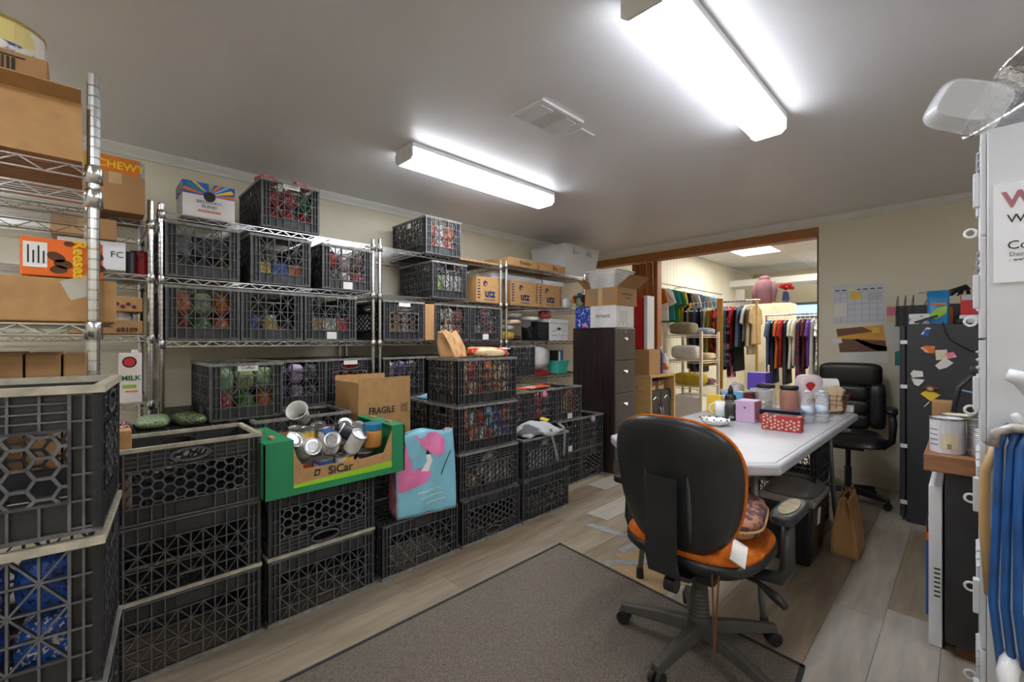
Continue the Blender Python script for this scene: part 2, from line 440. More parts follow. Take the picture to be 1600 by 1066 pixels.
for i, (q, rz) in enumerate((((-1.62, 2.42), 0.1), ((-1.38, 2.36), 1.45), ((-1.3, 2.15), 0.9))):
    tag(MB().prism([(-0.14, -0.026), (0.13, -0.03), (0.15, 0.024), (-0.12, 0.03)], 0.0015, 0.0022).build('tape_strip', mat('grey_duct_tape', (150, 152, 156), 0.45, var=0.12, vscale=20), None, (q[0], q[1], 0.0002 * i), (0, 0, rz)),
        ['peeling grey duct tape strip on the planks', 'grey duct tape strip crossing another near the mat', 'grey duct tape strip over the bare tan patch'][i], 'tape')
# ================================================================ CHROME WIRE SHELVING
def wire_shelf_mesh(L, D):
    """a wire deck: length along y, depth along x, deck top at z=0"""
    mb = MB()
    hx, hy = D / 2 - 0.012, L / 2 - 0.012
    for z in (-0.004, -0.03):
        for s in (-1, 1):
            mb.tube([(s * hx, -hy, z), (s * hx, hy, z)], 0.0032, 5); mb.tube([(-hx, s * hy, z), (hx, s * hy, z)], 0.0032, 5)
    def zig(a, b):
        a, b = Vector(a), Vector(b); n = max(4, int((b - a).length / 0.042)); n += n % 2
        pts = [a.lerp(b, k / n) + Vector((0, 0, -0.004 if k % 2 else -0.03)) for k in range(n + 1)]
        mb.tube(pts, 0.0024, 4)
    for s in (-1, 1):
        zig((s * hx, -hy, 0), (s * hx, hy, 0)); zig((-hx, s * hy, 0), (hx, s * hy, 0))
    n = int(D / 0.023)
    for k in range(1, n):
        xx = -hx + 2 * hx * k / n
        mb.tube([(xx, -hy, -0.0016), (xx, hy, -0.0016)], 0.0016, 4, cap=False)
    for k in range(1, 4):
        yy = -hy + 2 * hy * k / 4
        mb.tube([(-hx, yy, -0.006), (hx, yy, -0.006)], 0.0026, 4, cap=False)
        mb.tube([(-hx, yy, -0.028), (hx, yy, -0.028)], 0.0022, 4, cap=False)
    return mb.mesh('wire_deck', M_CHROME)
def post_mesh(h):
    pr = [(0.0127, 0.03)]; z = 0.05
    while z < h - 0.03:
        pr += [(0.0127, z), (0.0115, z + 0.0012), (0.0115, z + 0.0028), (0.0127, z + 0.004)]; z += 0.0254
    pr += [(0.0127, h - 0.004), (0.011, h)]
    mb = MB()
    mb.lathe(pr, 14)
    mb.lathe([(0.016, 0), (0.016, 0.012), (0.008, 0.016), (0.008, 0.03)], 10)
    return mb.mesh('post', M_CHROME)
_mb = MB(); _mb.smooth = True
_mb.lathe([(0.0135, -0.042), (0.0185, -0.04), (0.0175, -0.012), (0.0165, 0.0), (0.0145, 0.004)], 12)
CLAMP = _mb.mesh('shelf_clamp', M_CHROME)
def shelving(label, x1, y0, y1, D, h, levels):
    """x1 = front plane (towards the aisle), the unit runs back to x1-D"""
    L = y1 - y0
    t = thing('wire_shelving_unit', label, 'shelving', (x1 - D / 2, (y0 + y1) / 2, 0))
    pm = post_mesh(h); dm = wire_shelf_mesh(L, D)
    for sx in (-1, 1):
        for sy in (-1, 1):
            p = link('post', pm, t, (sx * (D / 2 - 0.012), sy * (L / 2 - 0.012), 0))
            for z in levels: link('shelf_clamp', CLAMP, p, (0, 0, z))
    for z in levels: link('wire_deck', dm, t, (0, 0, z))
    return t
SX = -2.75                       # front plane of the wall shelving
L1, L2, L3, L4, L5 = 1.862, 1.54, 1.222, 0.83, 0.12
shelving('chrome wire shelving unit beside the posts of the breakfast blend shelves', SX + 0.015, -0.97, 0.245, 0.55, 1.9, [1.80, 1.54, 1.25, 0.93, 0.12])
shelving('chrome wire shelving unit with the sunburst coffee carton on top', SX, 0.262, 1.40, 0.55, 1.9, [L1, L2, L3, L4, L5])
shelving('chrome wire shelving unit with two crates stepped on its upper decks', SX, 1.425, 2.56, 0.55, 1.91, [L1, L2, L3, L4, L5])
shelving('chrome wire shelving unit behind the dark filing cabinet', SX, 2.6, 3.74, 0.55, 1.91, [1.88, L2, L3, 0.90, L5])
AX = -1.515
shelving('chrome wire shelving unit with open carton and formula tins on top', AX, -1.185, 0.03, 0.5, 1.89, [1.655, 1.595, 1.265, 0.86, 0.12])

# ================================================================ MILK CRATES
W, D, CH = 0.478, 0.32, 0.276
def bar2(mb, P, a, b, w, d0, d1):
    """flat bar from a to b in face coordinates (u, z), width w, from depth d0 to d1 (outward positive)"""
    a, b = Vector(a), Vector(b); t = (b - a)
    if t.length < 1e-6: return
    n = Vector((-t.y, t.x)).normalized() * w / 2
    c = [a + n, b + n, b - n, a - n]
    vs = [P(q.x, d1, q.y) for q in c] + [P(q.x, d0, q.y) for q in c]
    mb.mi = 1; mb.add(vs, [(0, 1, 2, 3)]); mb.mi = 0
    mb.add(vs, [(7, 6, 5, 4), (0, 4, 5, 1), (2, 6, 7, 3)])
def skin(mb, P, u0, u1, z0, z1, d0, d1):
    vs = [P(u, d, z) for d in (d0, d1) for u, z in ((u0, z0), (u1, z0), (u1, z1), (u0, z1))]
    mb.add(vs, [(4, 5, 6, 7), (3, 2, 1, 0), (0, 1, 5, 4), (1, 2, 6, 5), (2, 3, 7, 6), (3, 0, 4, 7)])
def crate_face(mb, P, Wf, kind):
    hw, cw, zt, zb = Wf / 2, 0.045, CH - 0.014, 0.062
    for s in (-1, 1):                                     # ladder columns at the corners
        a, b = sorted((s * hw, s * (hw - cw)))
        skin(mb, P, a, b, 0.006, zt, -0.014, -0.011)
        bar2(mb, P, (s * (hw - 0.005), 0.004), (s * (hw - 0.005), zt), 0.010, -0.012, 0)
        bar2(mb, P, (s * (hw - 0.026), 0.004), (s * (hw - 0.026), zt), 0.004, -0.012, -0.001)
        bar2(mb, P, (s * (hw - cw), 0.004), (s * (hw - cw), zt), 0.005, -0.012, 0)
        for k in range(6):
            z = 0.012 + (zt - 0.014) * k / 5
            bar2(mb, P, (a, z), (b, z), 0.004, -0.012, -0.001)
    iw = hw - cw
    n = max(4, round(2 * iw / 0.038)); n += n % 2
    pu = 2 * iw / n
    skin(mb, P, -iw, iw, 0.004, zb, -0.014, -0.009)       # solid lower band with ribs and a name plate
    bar2(mb, P, (-hw, 0.004), (hw, 0.004), 0.008, -0.012, 0)
    bar2(mb, P, (-iw, zb), (iw, zb), 0.005, -0.012, 0)
    for k in range(1, n):
        u = -iw + pu * k
        if abs(u) > pu * 1.2 or n < 7: bar2(mb, P, (u, 0.006), (u, zb), 0.004, -0.010, -0.001)
    skin(mb, P, -pu * 1.2, pu * 1.2, 0.012, zb - 0.006, -0.010, -0.004)
    if kind == 'star':
        rows = 4; ph = (zt - zb) / rows
        hu, hz = pu * 1.0, 3
        for j in range(rows + 1):
            z = zb + ph * j
            bar2(mb, P, (-iw, z), (iw, z), 0.004, -0.010, 0)
        for k in range(1, n):
            u = -iw + pu * k
            top = zb + ph * hz if abs(u) < hu - 0.002 else zt
            bar2(mb, P, (u, zb), (u, top), 0.004, -0.010, 0)
        for k in range(n):
            for j in range(rows):
                u0, z0 = -iw + pu * k, zb + ph * j
                if j >= hz and abs(u0 + pu / 2) < hu: continue
                if (k + j) % 2 == 0: bar2(mb, P, (u0, z0), (u0 + pu, z0 + ph), 0.0036, -0.009, -0.0005)
                else: bar2(mb, P, (u0 + pu, z0), (u0, z0 + ph), 0.0036, -0.009, -0.0005)
        for s in (-1, 1): bar2(mb, P, (s * hu, zb + ph * hz), (s * hu, zt), 0.006, -0.014, 0.001)
        bar2(mb, P, (-hu, zb + ph * hz), (hu, zb + ph * hz), 0.008, -0.014, 0.001)
    else:
        zh = 0.195                                        # honeycomb below, ribbed band with oval grip above
        ea, eb, ez = 0.062, 0.022, (zh + zt) / 2 + 0.002
        for s in (-1, 1):
            a, b = sorted((s * iw, s * ea)); skin(mb, P, a, b, zh, zt, -0.014, -0.009)
        skin(mb, P, -ea, ea, zt - 0.012, zt, -0.014, -0.009); skin(mb, P, -ea, ea, zh, zh + 0.008, -0.014, -0.009)
        pts = [(ea * math.cos(2 * PI * k / 20), ez + eb * math.sin(2 * PI * k / 20)) for k in range(20)]
        for k in range(20): bar2(mb, P, pts[k], pts[(k + 1) % 20], 0.008, -0.014, 0.001)
        for j in range(5):
            z = zh + (zt - zh) * j / 4
            for s in (-1, 1):
                a, b = sorted((s * iw, s * (ea + 0.004))); bar2(mb, P, (a, z), (b, z), 0.003, -0.010, -0.001)
        bar2(mb, P, (-iw, zh), (iw, zh), 0.005, -0.012, 0)
        for k in range(n + 1):
            u = -iw + pu * k
            if abs(u) > ea + 0.004: bar2(mb, P, (u, zh), (u, zt), 0.004, -0.010, -0.001)
        R = 0.0215; done = set(); hh = R * math.sqrt(3)
        ncol = int(2 * iw / (1.5 * R)) + 2
        for c in range(-ncol // 2 - 1, ncol // 2 + 2):
            for r in range(-1, 5):
                cu, cz = c * 1.5 * R, zb + 0.012 + r * hh + (hh / 2 if c % 2 else 0)
                for k in range(6):
                    p = [(cu + R * math.cos(PI / 3 * q), cz + R * math.sin(PI / 3 * q)) for q in (k, k + 1)]
                    key = tuple(sorted((round(q[0] * 500), round(q[1] * 500)) for q in p))
                    if key in done: continue
                    done.add(key)
                    q = [(max(-iw, min(iw, a)), max(zb, min(zh, b))) for a, b in p]
                    bar2(mb, P, q[0], q[1], 0.0055, -0.012, 0)
def make_crate(kind):
    mb = MB()
    hx, hy = D / 2, W / 2
    crate_face(mb, lambda u, d, z: (hx + d, u, z), W, kind)
    crate_face(mb, lambda u, d, z: (-hx - d, -u, z), W, kind)
    crate_face(mb, lambda u, d, z: (-u, hy + d, z), D, kind)
    crate_face(mb, lambda u, d, z: (u, -hy - d, z), D, kind)
    for k in range(9):
        y = -hy + 0.02 + (W - 0.04) * k / 8; mb.bx(-hx + 0.012, hx - 0.012, y - 0.003, y + 0.003, 0.001, 0.009)
    for k in range(7):
        xx = -hx + 0.02 + (D - 0.04) * k / 6; mb.bx(xx - 0.003, xx + 0.003, -hy + 0.012, hy - 0.012, 0.0, 0.008)
    rim = MB()
    a, b = 0.004, 0.014
    for s in (-1, 1):
        rim.bx(*sorted((s * (hx + a), s * (hx - b))), -hy - a, hy + a, CH - 0.014, CH)
        rim.bx(-hx + b, hx - b, *sorted((s * (hy + a), s * (hy - b))), CH - 0.014, CH)
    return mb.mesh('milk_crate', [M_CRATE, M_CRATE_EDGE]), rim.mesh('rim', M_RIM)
CR = {'star': make_crate('star'), 'hex': make_crate('hex')}

# ---- small packed goods -------------------------------------------------------
def _pouch(seed):
    mb = MB(); mb.smooth = True; mb.pillow((0, 0, 0.5), (1, 1, 1), 14, 9, 0.6, 0.05, seed)
    return mb.mesh('pouch', pk('red'))
POUCH = [_pouch(k) for k in range(4)]
_c = MB(); _c.smooth = False; _c.lathe([(0.46, 0.0), (0.5, 0.03), (0.48, 0.05), (0.48, 0.95), (0.5, 0.97), (0.46, 1.0)], 18); CANM = _c.mesh('can', pk('red'))
_c = MB(); _c.lathe([(0.0, 0.99), (0.44, 0.99), (0.47, 1.012), (0.505, 1.012), (0.505, 0.985)], 18, cap=False); CANL = _c.mesh('lid', M_STEEL)
_c = MB(); _c.lathe([(0.42, 0), (0.5, 0.04), (0.5, 0.7), (0.4, 0.82), (0.38, 0.86)], 18); JARM = _c.mesh('jar', pk('red'))
_c = MB(); _c.lathe([(0.43, 0.84), (0.43, 1.0)], 18); JARL = _c.mesh('lid', plain('white'))
_c = MB(); _c.bx(-0.5, 0.5, -0.5, 0.5, 0, 1); PACKM = _c.mesh('packet', pk('red'))
_c = MB(); _c.bx(-0.5, 0.5, -0.006, 0.006, 0.0, 1.0); 
def goods(kind, col, second, loc, size, rz, label, group=None, rx=0.0, ry=0.0, lidcol=None):
    """one packed item standing at loc; size = full x, y, z extent"""
    me = {'pouch': POUCH[rnd.randrange(4)], 'can': CANM, 'jar': JARM, 'packet': PACKM}[kind]
    o = link({'pouch': 'food_pouch', 'can': 'food_can', 'jar': 'food_jar', 'packet': 'food_packet'}[kind], me, None, loc, (rx, ry, rz))
    o.scale = size
    recolor(o, pk(col, second))
    if kind == 'can': link('lid', CANL, o)
    if kind == 'jar': recolor(link('lid', JARL, o), plain(lidcol or 'white'))
    if kind == 'packet':
        pass
    return tag(o, label, {'pouch': 'pouch', 'can': 'can', 'jar': 'jar', 'packet': 'packet'}[kind], group)

CRATES = []
def crate(kind, label, x1, y0, z, face='S', inv=False, rz=0.0, short=None, items=None, rows=2, tag_text=None, note=False, rimmat=None, length=1.0, fill=1.0):
    me, rim = CR[kind]
    ex, ey = (D, W) if face == 'L' else (W * length, D)
    c = (x1 - ex / 2, y0 + ey / 2)
    r = (0 if face == 'L' else PI / 2) + rz
    o = link('milk_crate', me, None, (c[0], c[1], z + (CH if inv else 0)), (PI if inv else 0, 0, r))
    if face == 'S': o.scale = (1, length, 1)
    tag(o, label, 'crate', 'black milk crates')
    rm = link('rim', rim, o)
    if rimmat: recolor(rm, rimmat)
    # local direction of the aisle face
    if tag_text is not None or note:
        q = (D / 2 + 0.0015, 0, 0) if face == 'L' else (0, -W / 2 - 0.0015, 0)
        zz = CH - 0.024 if tag_text is not None else 0.03
        hw = 0.045 if tag_text is not None else 0.03
        hh = 0.016 if tag_text is not None else 0.022
        m = MB()
        if face == 'L': m.bx(q[0], q[0] + 0.002, -hw, hw, zz - hh, zz + hh)
        else: m.bx(-hw, hw, q[1] - 0.002, q[1], zz - hh, zz + hh)
        tg = m.build('paper_tag', M_PAPER, o); tg['label'] = 'white paper tag'
        if tag_text:
            if face == 'L': lettering(tag_text, 0.022, tg, (q[0] + 0.0026, 0, zz), FX, M_INK)
            else: lettering(tag_text, 0.022, tg, (0, q[1] - 0.0026, zz), FY, M_INK)
    if items:
        cw = W if face == 'L' else D
        n = len(items) // rows
        usable = cw - 0.05; iw = usable / n
        hgt = (0.235 * fill) / rows
        for i, it in enumerate(items[:n * rows]):
            kd, col, sec = it
            j, k = divmod(i, n)
            v = -usable / 2 + iw * (k + 0.5)
            dp = min(0.11, iw * 0.95) if kd in ('can', 'jar') else 0.10
            wx = iw * 0.9
            if kd in ('can', 'jar'): wx = dp = min(iw * 0.9, 0.085)
            zz = z + 0.012 + j * (hgt + 0.003)
            px, py = x1 - 0.03 - dp / 2, c[1] + v
            if rz:
                dx, dy = px - c[0], py - c[1]
                px, py = c[0] + dx * math.cos(rz) - dy * math.sin(rz), c[1] + dx * math.sin(rz) + dy * math.cos(rz)
            goods(kd, col, sec, (px, py, zz), (dp, wx, hgt * rnd.uniform(0.93, 1.0)), rz,
                  '%s %s inside the %s' % (col if sec in ('black',) else col + ' and ' + sec, {'pouch': 'food pouch', 'can': 'food can', 'jar': 'food jar', 'packet': 'food packet'}[kd], short),
                  'goods in the ' + short)
    return o
def mix(kinds, cols, n):
    r = random.Random(len(cols) * 7 + n + len(kinds[0]) + sum(len(c[0]) for c in cols))
    out = []
    for i in range(n):
        c = cols[i % len(cols)]; out.append((kinds[r.randrange(len(kinds))], c[0], c[1]))
    return out
P_, K_, C_, J_ = ['pouch'], ['packet'], ['can'], ['jar']

# ---- near stack at the left, turned a little
RZ = -0.12
def near(kind, z, label, inv=False, **kw):
    o = crate(kind, label, -1.145, -0.452, z, 'L', inv, **kw)
    # turn about the aisle corner (-1.145, 0.026)
    return o
def turn(objs, piv, a):
    for o in objs:
        if o.parent: continue
        dx, dy = o.location.x - piv[0], o.location.y - piv[1]
        o.location.x = piv[0] + dx * math.cos(a) - dy * math.sin(a); o.location.y = piv[1] + dx * math.sin(a) + dy * math.cos(a)
        if o.rotation_euler.x > 3: o.rotation_euler.z += a
        else: o.rotation_euler.z += a
n0 = set(bpy.data.objects)
near('star', 0.0, 'bottom black milk crate of the stack with blue snack bags')
near('hex', 0.287, 'empty honeycomb milk crate beneath the crate of blue bags')
near('star', 0.574, 'black milk crate stuffed with shiny blue snack bags', short='crate under the near honeycomb crate', items=mix(P_, [('blue', 'white'), ('blue', 'navy'), ('blue', 'red')], 8), rimmat=M_RIMT)
near('hex', 0.861, 'large empty honeycomb milk crate on top of the near stack', rimmat=M_RIMT)
turn([o for o in bpy.data.objects if o not in n0], (-1.145, 0.02), RZ)

# ---- front row standing on the floor
RX = -2.06
crate('star', 'upside down star lattice crate on the floor below another like it', RX, 0.055, 0, 'L', True, rimmat=M_RIM)
crate('star', 'upside down star lattice crate in the middle, under the open honeycomb crate', RX, 0.055, 0.28, 'L', True, rimmat=M_RIMT)
crate('hex', 'open scuffed honeycomb crate with oval grip beside the green produce box', RX, 0.055, 0.56, 'L', rimmat=M_RIMT)
crate('star', 'upside down star lattice crate on the floor under the green box stack', RX, 0.562, 0, 'L', True)
crate('hex', 'upside down honeycomb crate carrying the green produce box', RX, 0.562, 0.28, 'L', True, rimmat=M_RIMT)
crate('star', 'upside down star lattice crate carrying the flamingo shopping bag', RX, 1.085, 0, 'L', True)
crate('hex', 'upside down honeycomb crate at the foot of the four crate tower', RX, 1.592, 0, 'L', True)
crate('hex', 'honeycomb crate of bottles, second from the floor in the tower', RX, 1.575, 0.28, 'L', short='second crate of the tower', items=mix(C_ + J_, [('white', 'navy'), ('tan', 'white'), ('black', 'white'), ('white', 'red'), ('cream', 'navy')], 12), rows=2)
crate('star', 'star lattice crate of bright pouches, third in the tower', RX, 1.565, 0.56, 'L', short='third crate of the tower', items=mix(P_ + K_, [('purple', 'white'), ('orange', 'white'), ('white', 'blue'), ('red', 'yellow'), ('skyblue', 'white')], 12), rows=2)
crate('star', 'top crate of the tower with a paper bag lying on it', RX, 1.56, 0.84, 'L', short='top crate of the tower', items=mix(P_ + K_, [('cream', 'red'), ('tan', 'white'), ('red', 'black'), ('brown', 'cream'), ('orange', 'cream')], 12), rows=2)
crate('star', 'upside down star lattice crate on the floor under the grey tote', RX, 2.105, 0, 'L', True)
crate('hex', 'honeycomb crate full of white cans with a grey tote hung over it', RX, 2.105, 0.28, 'L', short='crate under the grey tote', items=mix(C_, [('white', 'grey'), ('silver', 'white')], 12), rows=2)

# ---- second row
R2 = -2.405
crate('star', 'floor level crate behind the stack of upside down crates', R2, 0.03, 0, 'L', True)
crate('star', 'middle crate in the stack that carries the flat food pouches', R2, 0.03, 0.277, 'L')
crate('hex', 'top crate in the stack that carries the flat food pouches', R2, 0.03, 0.554, 'L', True)
crate('star', 'floor level crate in the stack behind the green produce box', R2, 0.595, 0, 'L', True)
crate('hex', 'middle crate in the stack behind the green produce box', R2, 0.595, 0.277, 'L')
crate('star', 'open empty crate behind the green produce box', R2, 0.595, 0.554, 'L', short='open crate behind the produce box')
crate('star', 'floor level crate in the stack that carries the FRAGILE carton', R2, 1.095, 0, 'L', True)
crate('hex', 'crate directly under the FRAGILE carton', R2, 1.095, 0.277, 'L', True)
crate('star', 'floor level crate behind the four crate tower', R2, 1.6, 0, 'L', True)
crate('star', 'middle crate behind the four crate tower', R2, 1.6, 0.277, 'L')
crate('star', 'crate behind the tower with a blue cloth lying on it', R2, 1.6, 0.554, 'L', short='crate with the blue cloth on it', items=mix(P_, [('yellow', 'green'), ('yellow', 'red'), ('olive', 'white')], 8))
R3 = -2.335
for k, (y0, lab) in enumerate(((2.785, 'floor level crate under the crate with the paper tag'), (3.115, 'upside down honeycomb crate at the foot of the filing cabinet'))):
    crate('star' if k == 0 else 'hex', lab, R3, y0, 0, 'S', True, length=0.85)
crate('star', 'small faced crate of dark goods between the tote and the cabinet', R3, 2.785, 0.28, 'S', length=0.85, short='dark goods crate by the cabinet', items=mix(P_, [('black', 'grey'), ('charcoal', 'white'), ('black', 'maroon')], 6), note=True)
crate('star', 'crate with a pink flower clip against the filing cabinet', R3, 3.115, 0.28, 'S', length=0.85, short='flower clip crate', items=mix(P_, [('black', 'lilac'), ('charcoal', 'black'), ('mauve', 'black')], 6))
for y0, lab in ((2.125, 'floor level crate hidden behind the crate with white cans'), (2.455, 'floor level crate behind the corner of the tote stack')):
    crate('star', lab, R3 - 0.055, y0, 0, 'S', True, length=0.74)
for y0, lab in ((2.125, 'middle crate hidden behind the crate with white cans'), (2.455, 'middle crate behind the corner of the tote stack')):
    crate('star', lab, R3 - 0.055, y0, 0.28, 'S', length=0.74)
crate('star', 'crate with red and white packets right beside the tower', R3, 2.125, 0.56, 'S', length=0.85, short='crate beside the tower', items=mix(P_, [('red', 'white'), ('pink', 'white'), ('maroon', 'white')], 6))
crate('star', 'crate with a pink rosette on its grip', R3, 2.455, 0.56, 'S', length=0.85, short='pink rosette crate', items=mix(P_, [('black', 'pink'), ('red', 'white'), ('charcoal', 'white')], 6))
crate('hex', 'honeycomb crate with white tag and striped goods by the cabinet', R3, 2.785, 0.56, 'S', length=0.85, short='striped goods crate', items=mix(C_, [('orange', 'white'), ('tan', 'black'), ('red', 'white')], 6), note=True)

# ---- crates on the wall shelving
SF = SX + 0.004
e = 0.0025
crate('star', 'crate of red coffee bags with a paper label, on the very top deck', SF, 0.712, L1 + e, short='top deck coffee crate', items=mix(P_, [('red', 'maroon'), ('red', 'white'), ('red', 'black')], 5) + [('pouch', 'green', 'teal')], tag_text='COFFEE', rows=2)
crate('star', 'crate of black goods at the corner post under the sunburst carton', SF, 0.288, L2 + e, short='crate under the sunburst carton', items=mix(P_ + K_, [('black', 'grey'), ('charcoal', 'black'), ('black', 'yellow'), ('grey', 'black')], 6), fill=0.9)
crate('star', 'crate with yellow and blue boxes and a paper note in its grip', SF, 0.66, L2 + e, short='crate with yellow and blue boxes', items=[('packet', 'yellow', 'white'), ('packet', 'blue', 'skyblue'), ('packet', 'orange', 'teal')], rows=1, fill=0.5)
crate('star', 'crate of red and white pouches with a torn paper note', SF, 1.048, L2 + e, short='crate with the torn note', items=mix(P_, [('navy', 'yellow'), ('white', 'yellow'), ('red', 'white'), ('red', 'orange'), ('white', 'red'), ('brown', 'white')], 6), note=True)
crate('star', 'crate heaped with orange and green snack bags above the rim', SF, 0.289, L3 + e, short='orange and green snack crate', items=mix(P_, [('brown', 'red'), ('green', 'white'), ('orange', 'white'), ('orange', 'white'), ('sage', 'white'), ('orange', 'green')], 6))
crate('star', 'crate of yellow and blue jars and bags', SF, 0.615, L3 + e, short='yellow and blue jar crate', items=[('pouch', 'blue', 'yellow'), ('jar', 'yellow', 'white'), ('pouch', 'navy', 'brown')], rows=1, fill=0.6)
crate('star', 'crate of tan and red packets with a chipped paper tag', SF, 0.945, L3 + e, short='tan and red packet crate', items=[('packet', 'tan', 'orange'), ('packet', 'white', 'tan'), ('packet', 'red', 'white')], rows=1, fill=0.55, note=True)
crate('star', 'crate with lilac and white bottles behind the tilted paper cup', SF, 0.755, L4 + e, short='lilac bottle crate', items=mix(P_, [('navy', 'lilac'), ('lilac', 'white'), ('charcoal', 'white')], 6))
crate('hex', 'honeycomb crate full of small red and orange packs', SX - 0.035, 1.083, L4 + e, short='red pack honeycomb crate', items=mix(P_, [('red', 'orange'), ('red', 'white'), ('orange', 'red')], 12), rows=2, tag_text='')
crate('star', 'crate of red goods on the top deck beside the flat brown board', SF, 1.79, L1 + e, short='top deck red goods crate', items=mix(P_, [('red', 'cream'), ('white', 'red'), ('orange', 'white')], 6))
crate('star', 'crate with lime and white packs one deck below the red one', SF, 1.848, L2 + e, short='lime pack crate', items=mix(K_, [('lime', 'white'), ('white', 'brown'), ('white', 'grey')], 3), rows=1, fill=0.75)
crate('hex', 'honeycomb crate with rows of yellow topped cans and a blank tag', SF, 1.455, L3 + e, short='yellow can honeycomb crate', items=mix(C_, [('yellow', 'black'), ('tan', 'red'), ('white', 'orange'), ('brown', 'white')], 8), rows=2, tag_text='')
crate('star', 'crate with white and red packs between carton and honeycomb crate', SF, 1.872, L3 + e, short='crate beside the upright carton', items=mix(P_, [('white', 'grey'), ('cream', 'white'), ('red', 'white')], 6))
crate('hex', 'honeycomb crate with red and silver cans at the right post', SF, 2.202, L3 + e, short='red and silver can crate', items=mix(C_, [('red', 'white'), ('silver', 'white'), ('maroon', 'white')], 8), rows=2, note=True)
crate('star', 'crate of white and purple packs below the yellow can crate', SF, 1.455, L4 + e, short='white and purple pack crate', items=mix(P_, [('white', 'navy'), ('purple', 'white'), ('charcoal', 'white')], 6))
crate('star', 'crate on the low deck directly behind the tower top', SF, 1.80, L4 + e, short='low deck crate behind the tower', items=mix(P_, [('black', 'grey'), ('charcoal', 'white')], 6))
crate('star', 'empty slanted lattice crate beside the plastic grocery bag', SF, 2.64, 0.90 + e)
crate('star', 'crate tagged Coffee pulled forward with green tea bags', -2.475, 0.424, 0.836, short='forward crate tagged Coffee', items=mix(P_, [('red', 'white'), ('green', 'sage'), ('orange', 'green'), ('sage', 'green'), ('olive', 'sage'), ('sage', 'olive')], 6), tag_text='Coffee')
# ================================================================ CARTONS AND GOODS ON THE SHELVES
def carton(label, x0, x1, y0, y1, z0, z1, m=None, tape=True, name='cardboard_box', cat='box', rz=0.0, flaps=(), open_=False, ry=0.0, bevel=0.003):
    m = m or M_CARD
    sx, sy, sz = (x1 - x0) / 2, (y1 - y0) / 2, z1 - z0
    mb = MB()
    if open_:
        w = 0.004
        mb.bx(-sx, sx, -sy, sy, 0, w)
        mb.bx(-sx, -sx + w, -sy, sy, w, sz); mb.bx(sx - w, sx, -sy, sy, w, sz)
        mb.bx(-sx + w, sx - w, -sy, -sy + w, w, sz); mb.bx(-sx + w, sx - w, sy - w, sy, w, sz)
    else:
        mb.bx(-sx, sx, -sy, sy, 0, sz)
    o = mb.build(name, m, None, ((x0 + x1) / 2, (y0 + y1) / 2, z0), (0, ry, rz), bevel=0 if open_ else bevel, seg=2)
    tag(o, label, cat)
    o['hx'] = sx; o['hy'] = sy; o['hz'] = sz
    for side, ln, ang in flaps:           # hinged flaps: ang 0 = standing straight up, positive = leaning outwards
        f = MB()
        if side in '+x-x':
            s = 1 if side == '+x' else -1
            f.bx(-0.0015, 0.0015, -sy + 0.002, sy - 0.002, 0, ln)
            f.build('flap', m, o, (s * (sx - 0.002), 0, sz), (0, s * ang, 0))
        else:
            s = 1 if side == '+y' else -1
            f.bx(-sx + 0.002, sx - 0.002, -0.0015, 0.0015, 0, ln)
            f.build('flap', m, o, (0, s * (sy - 0.002), sz), (-s * ang, 0, 0))
    if tape and not open_:
        tp = MB(); tp.bx(sx, sx + 0.0006, -0.022, 0.022, sz - 0.05, sz); tp.bx(-sx, sx + 0.0006, -0.022, 0.022, sz, sz + 0.0006)
        tp.build('tape', M_TAPE, o)
    return o
def face_print(o, face, u0, u1, z0, z1, m, name='printed_panel', d=0.0012):
    """flat print on one face of a carton; u, z in carton coordinates"""
    hx, hy = o['hx'], o['hy']
    mb = MB()
    if face == '+x': mb.bx(hx, hx + d, u0, u1, z0, z1)
    elif face == '-y': mb.bx(u0, u1, -hy - d, -hy, z0, z1)
    elif face == '+z': mb.bx(u0, u1, z0, z1, o['hz'], o['hz'] + d)
    return mb.build(name, m, o)
def face_text(o, face, text, size, u, z, m=None, d=0.0016, **kw):
    m = m or M_INK
    if face == '+x': return lettering(text, size, o, (o['hx'] + d, u, z), FX, m, **kw)
    return lettering(text, size, o, (u, -o['hy'] - d, z), FY, m, **kw)
def tin(label, loc, r, h, m, name='food_tin', lid=None, cat='can', n=28, ribs=False):
    mb = MB(); mb.smooth = True
    if ribs:
        pr = [(r, 0), (r, 0.012)]; z = 0.016
        while z < h - 0.016: pr += [(r - 0.0015, z), (r + 0.0012, z + 0.004)]; z += 0.008
        pr += [(r, h - 0.01), (r, h)]
        mb.smooth = False
        mb.lathe(pr, n)
    else:
        mb.smooth = False; mb.lathe([(r - 0.001, 0), (r, 0.002), (r, h - 0.002), (r - 0.001, h)], n)
    o = mb.build(name, m, None, loc); tag(o, label, cat)
    l = MB(); l.lathe([(0.001, h - 0.003), (r - 0.004, h - 0.003), (r - 0.002, h + 0.003), (r + 0.0015, h + 0.003), (r + 0.0015, h - 0.004)], n, cap=False)
    l.build('lid', lid or M_STEEL, o)
    return o

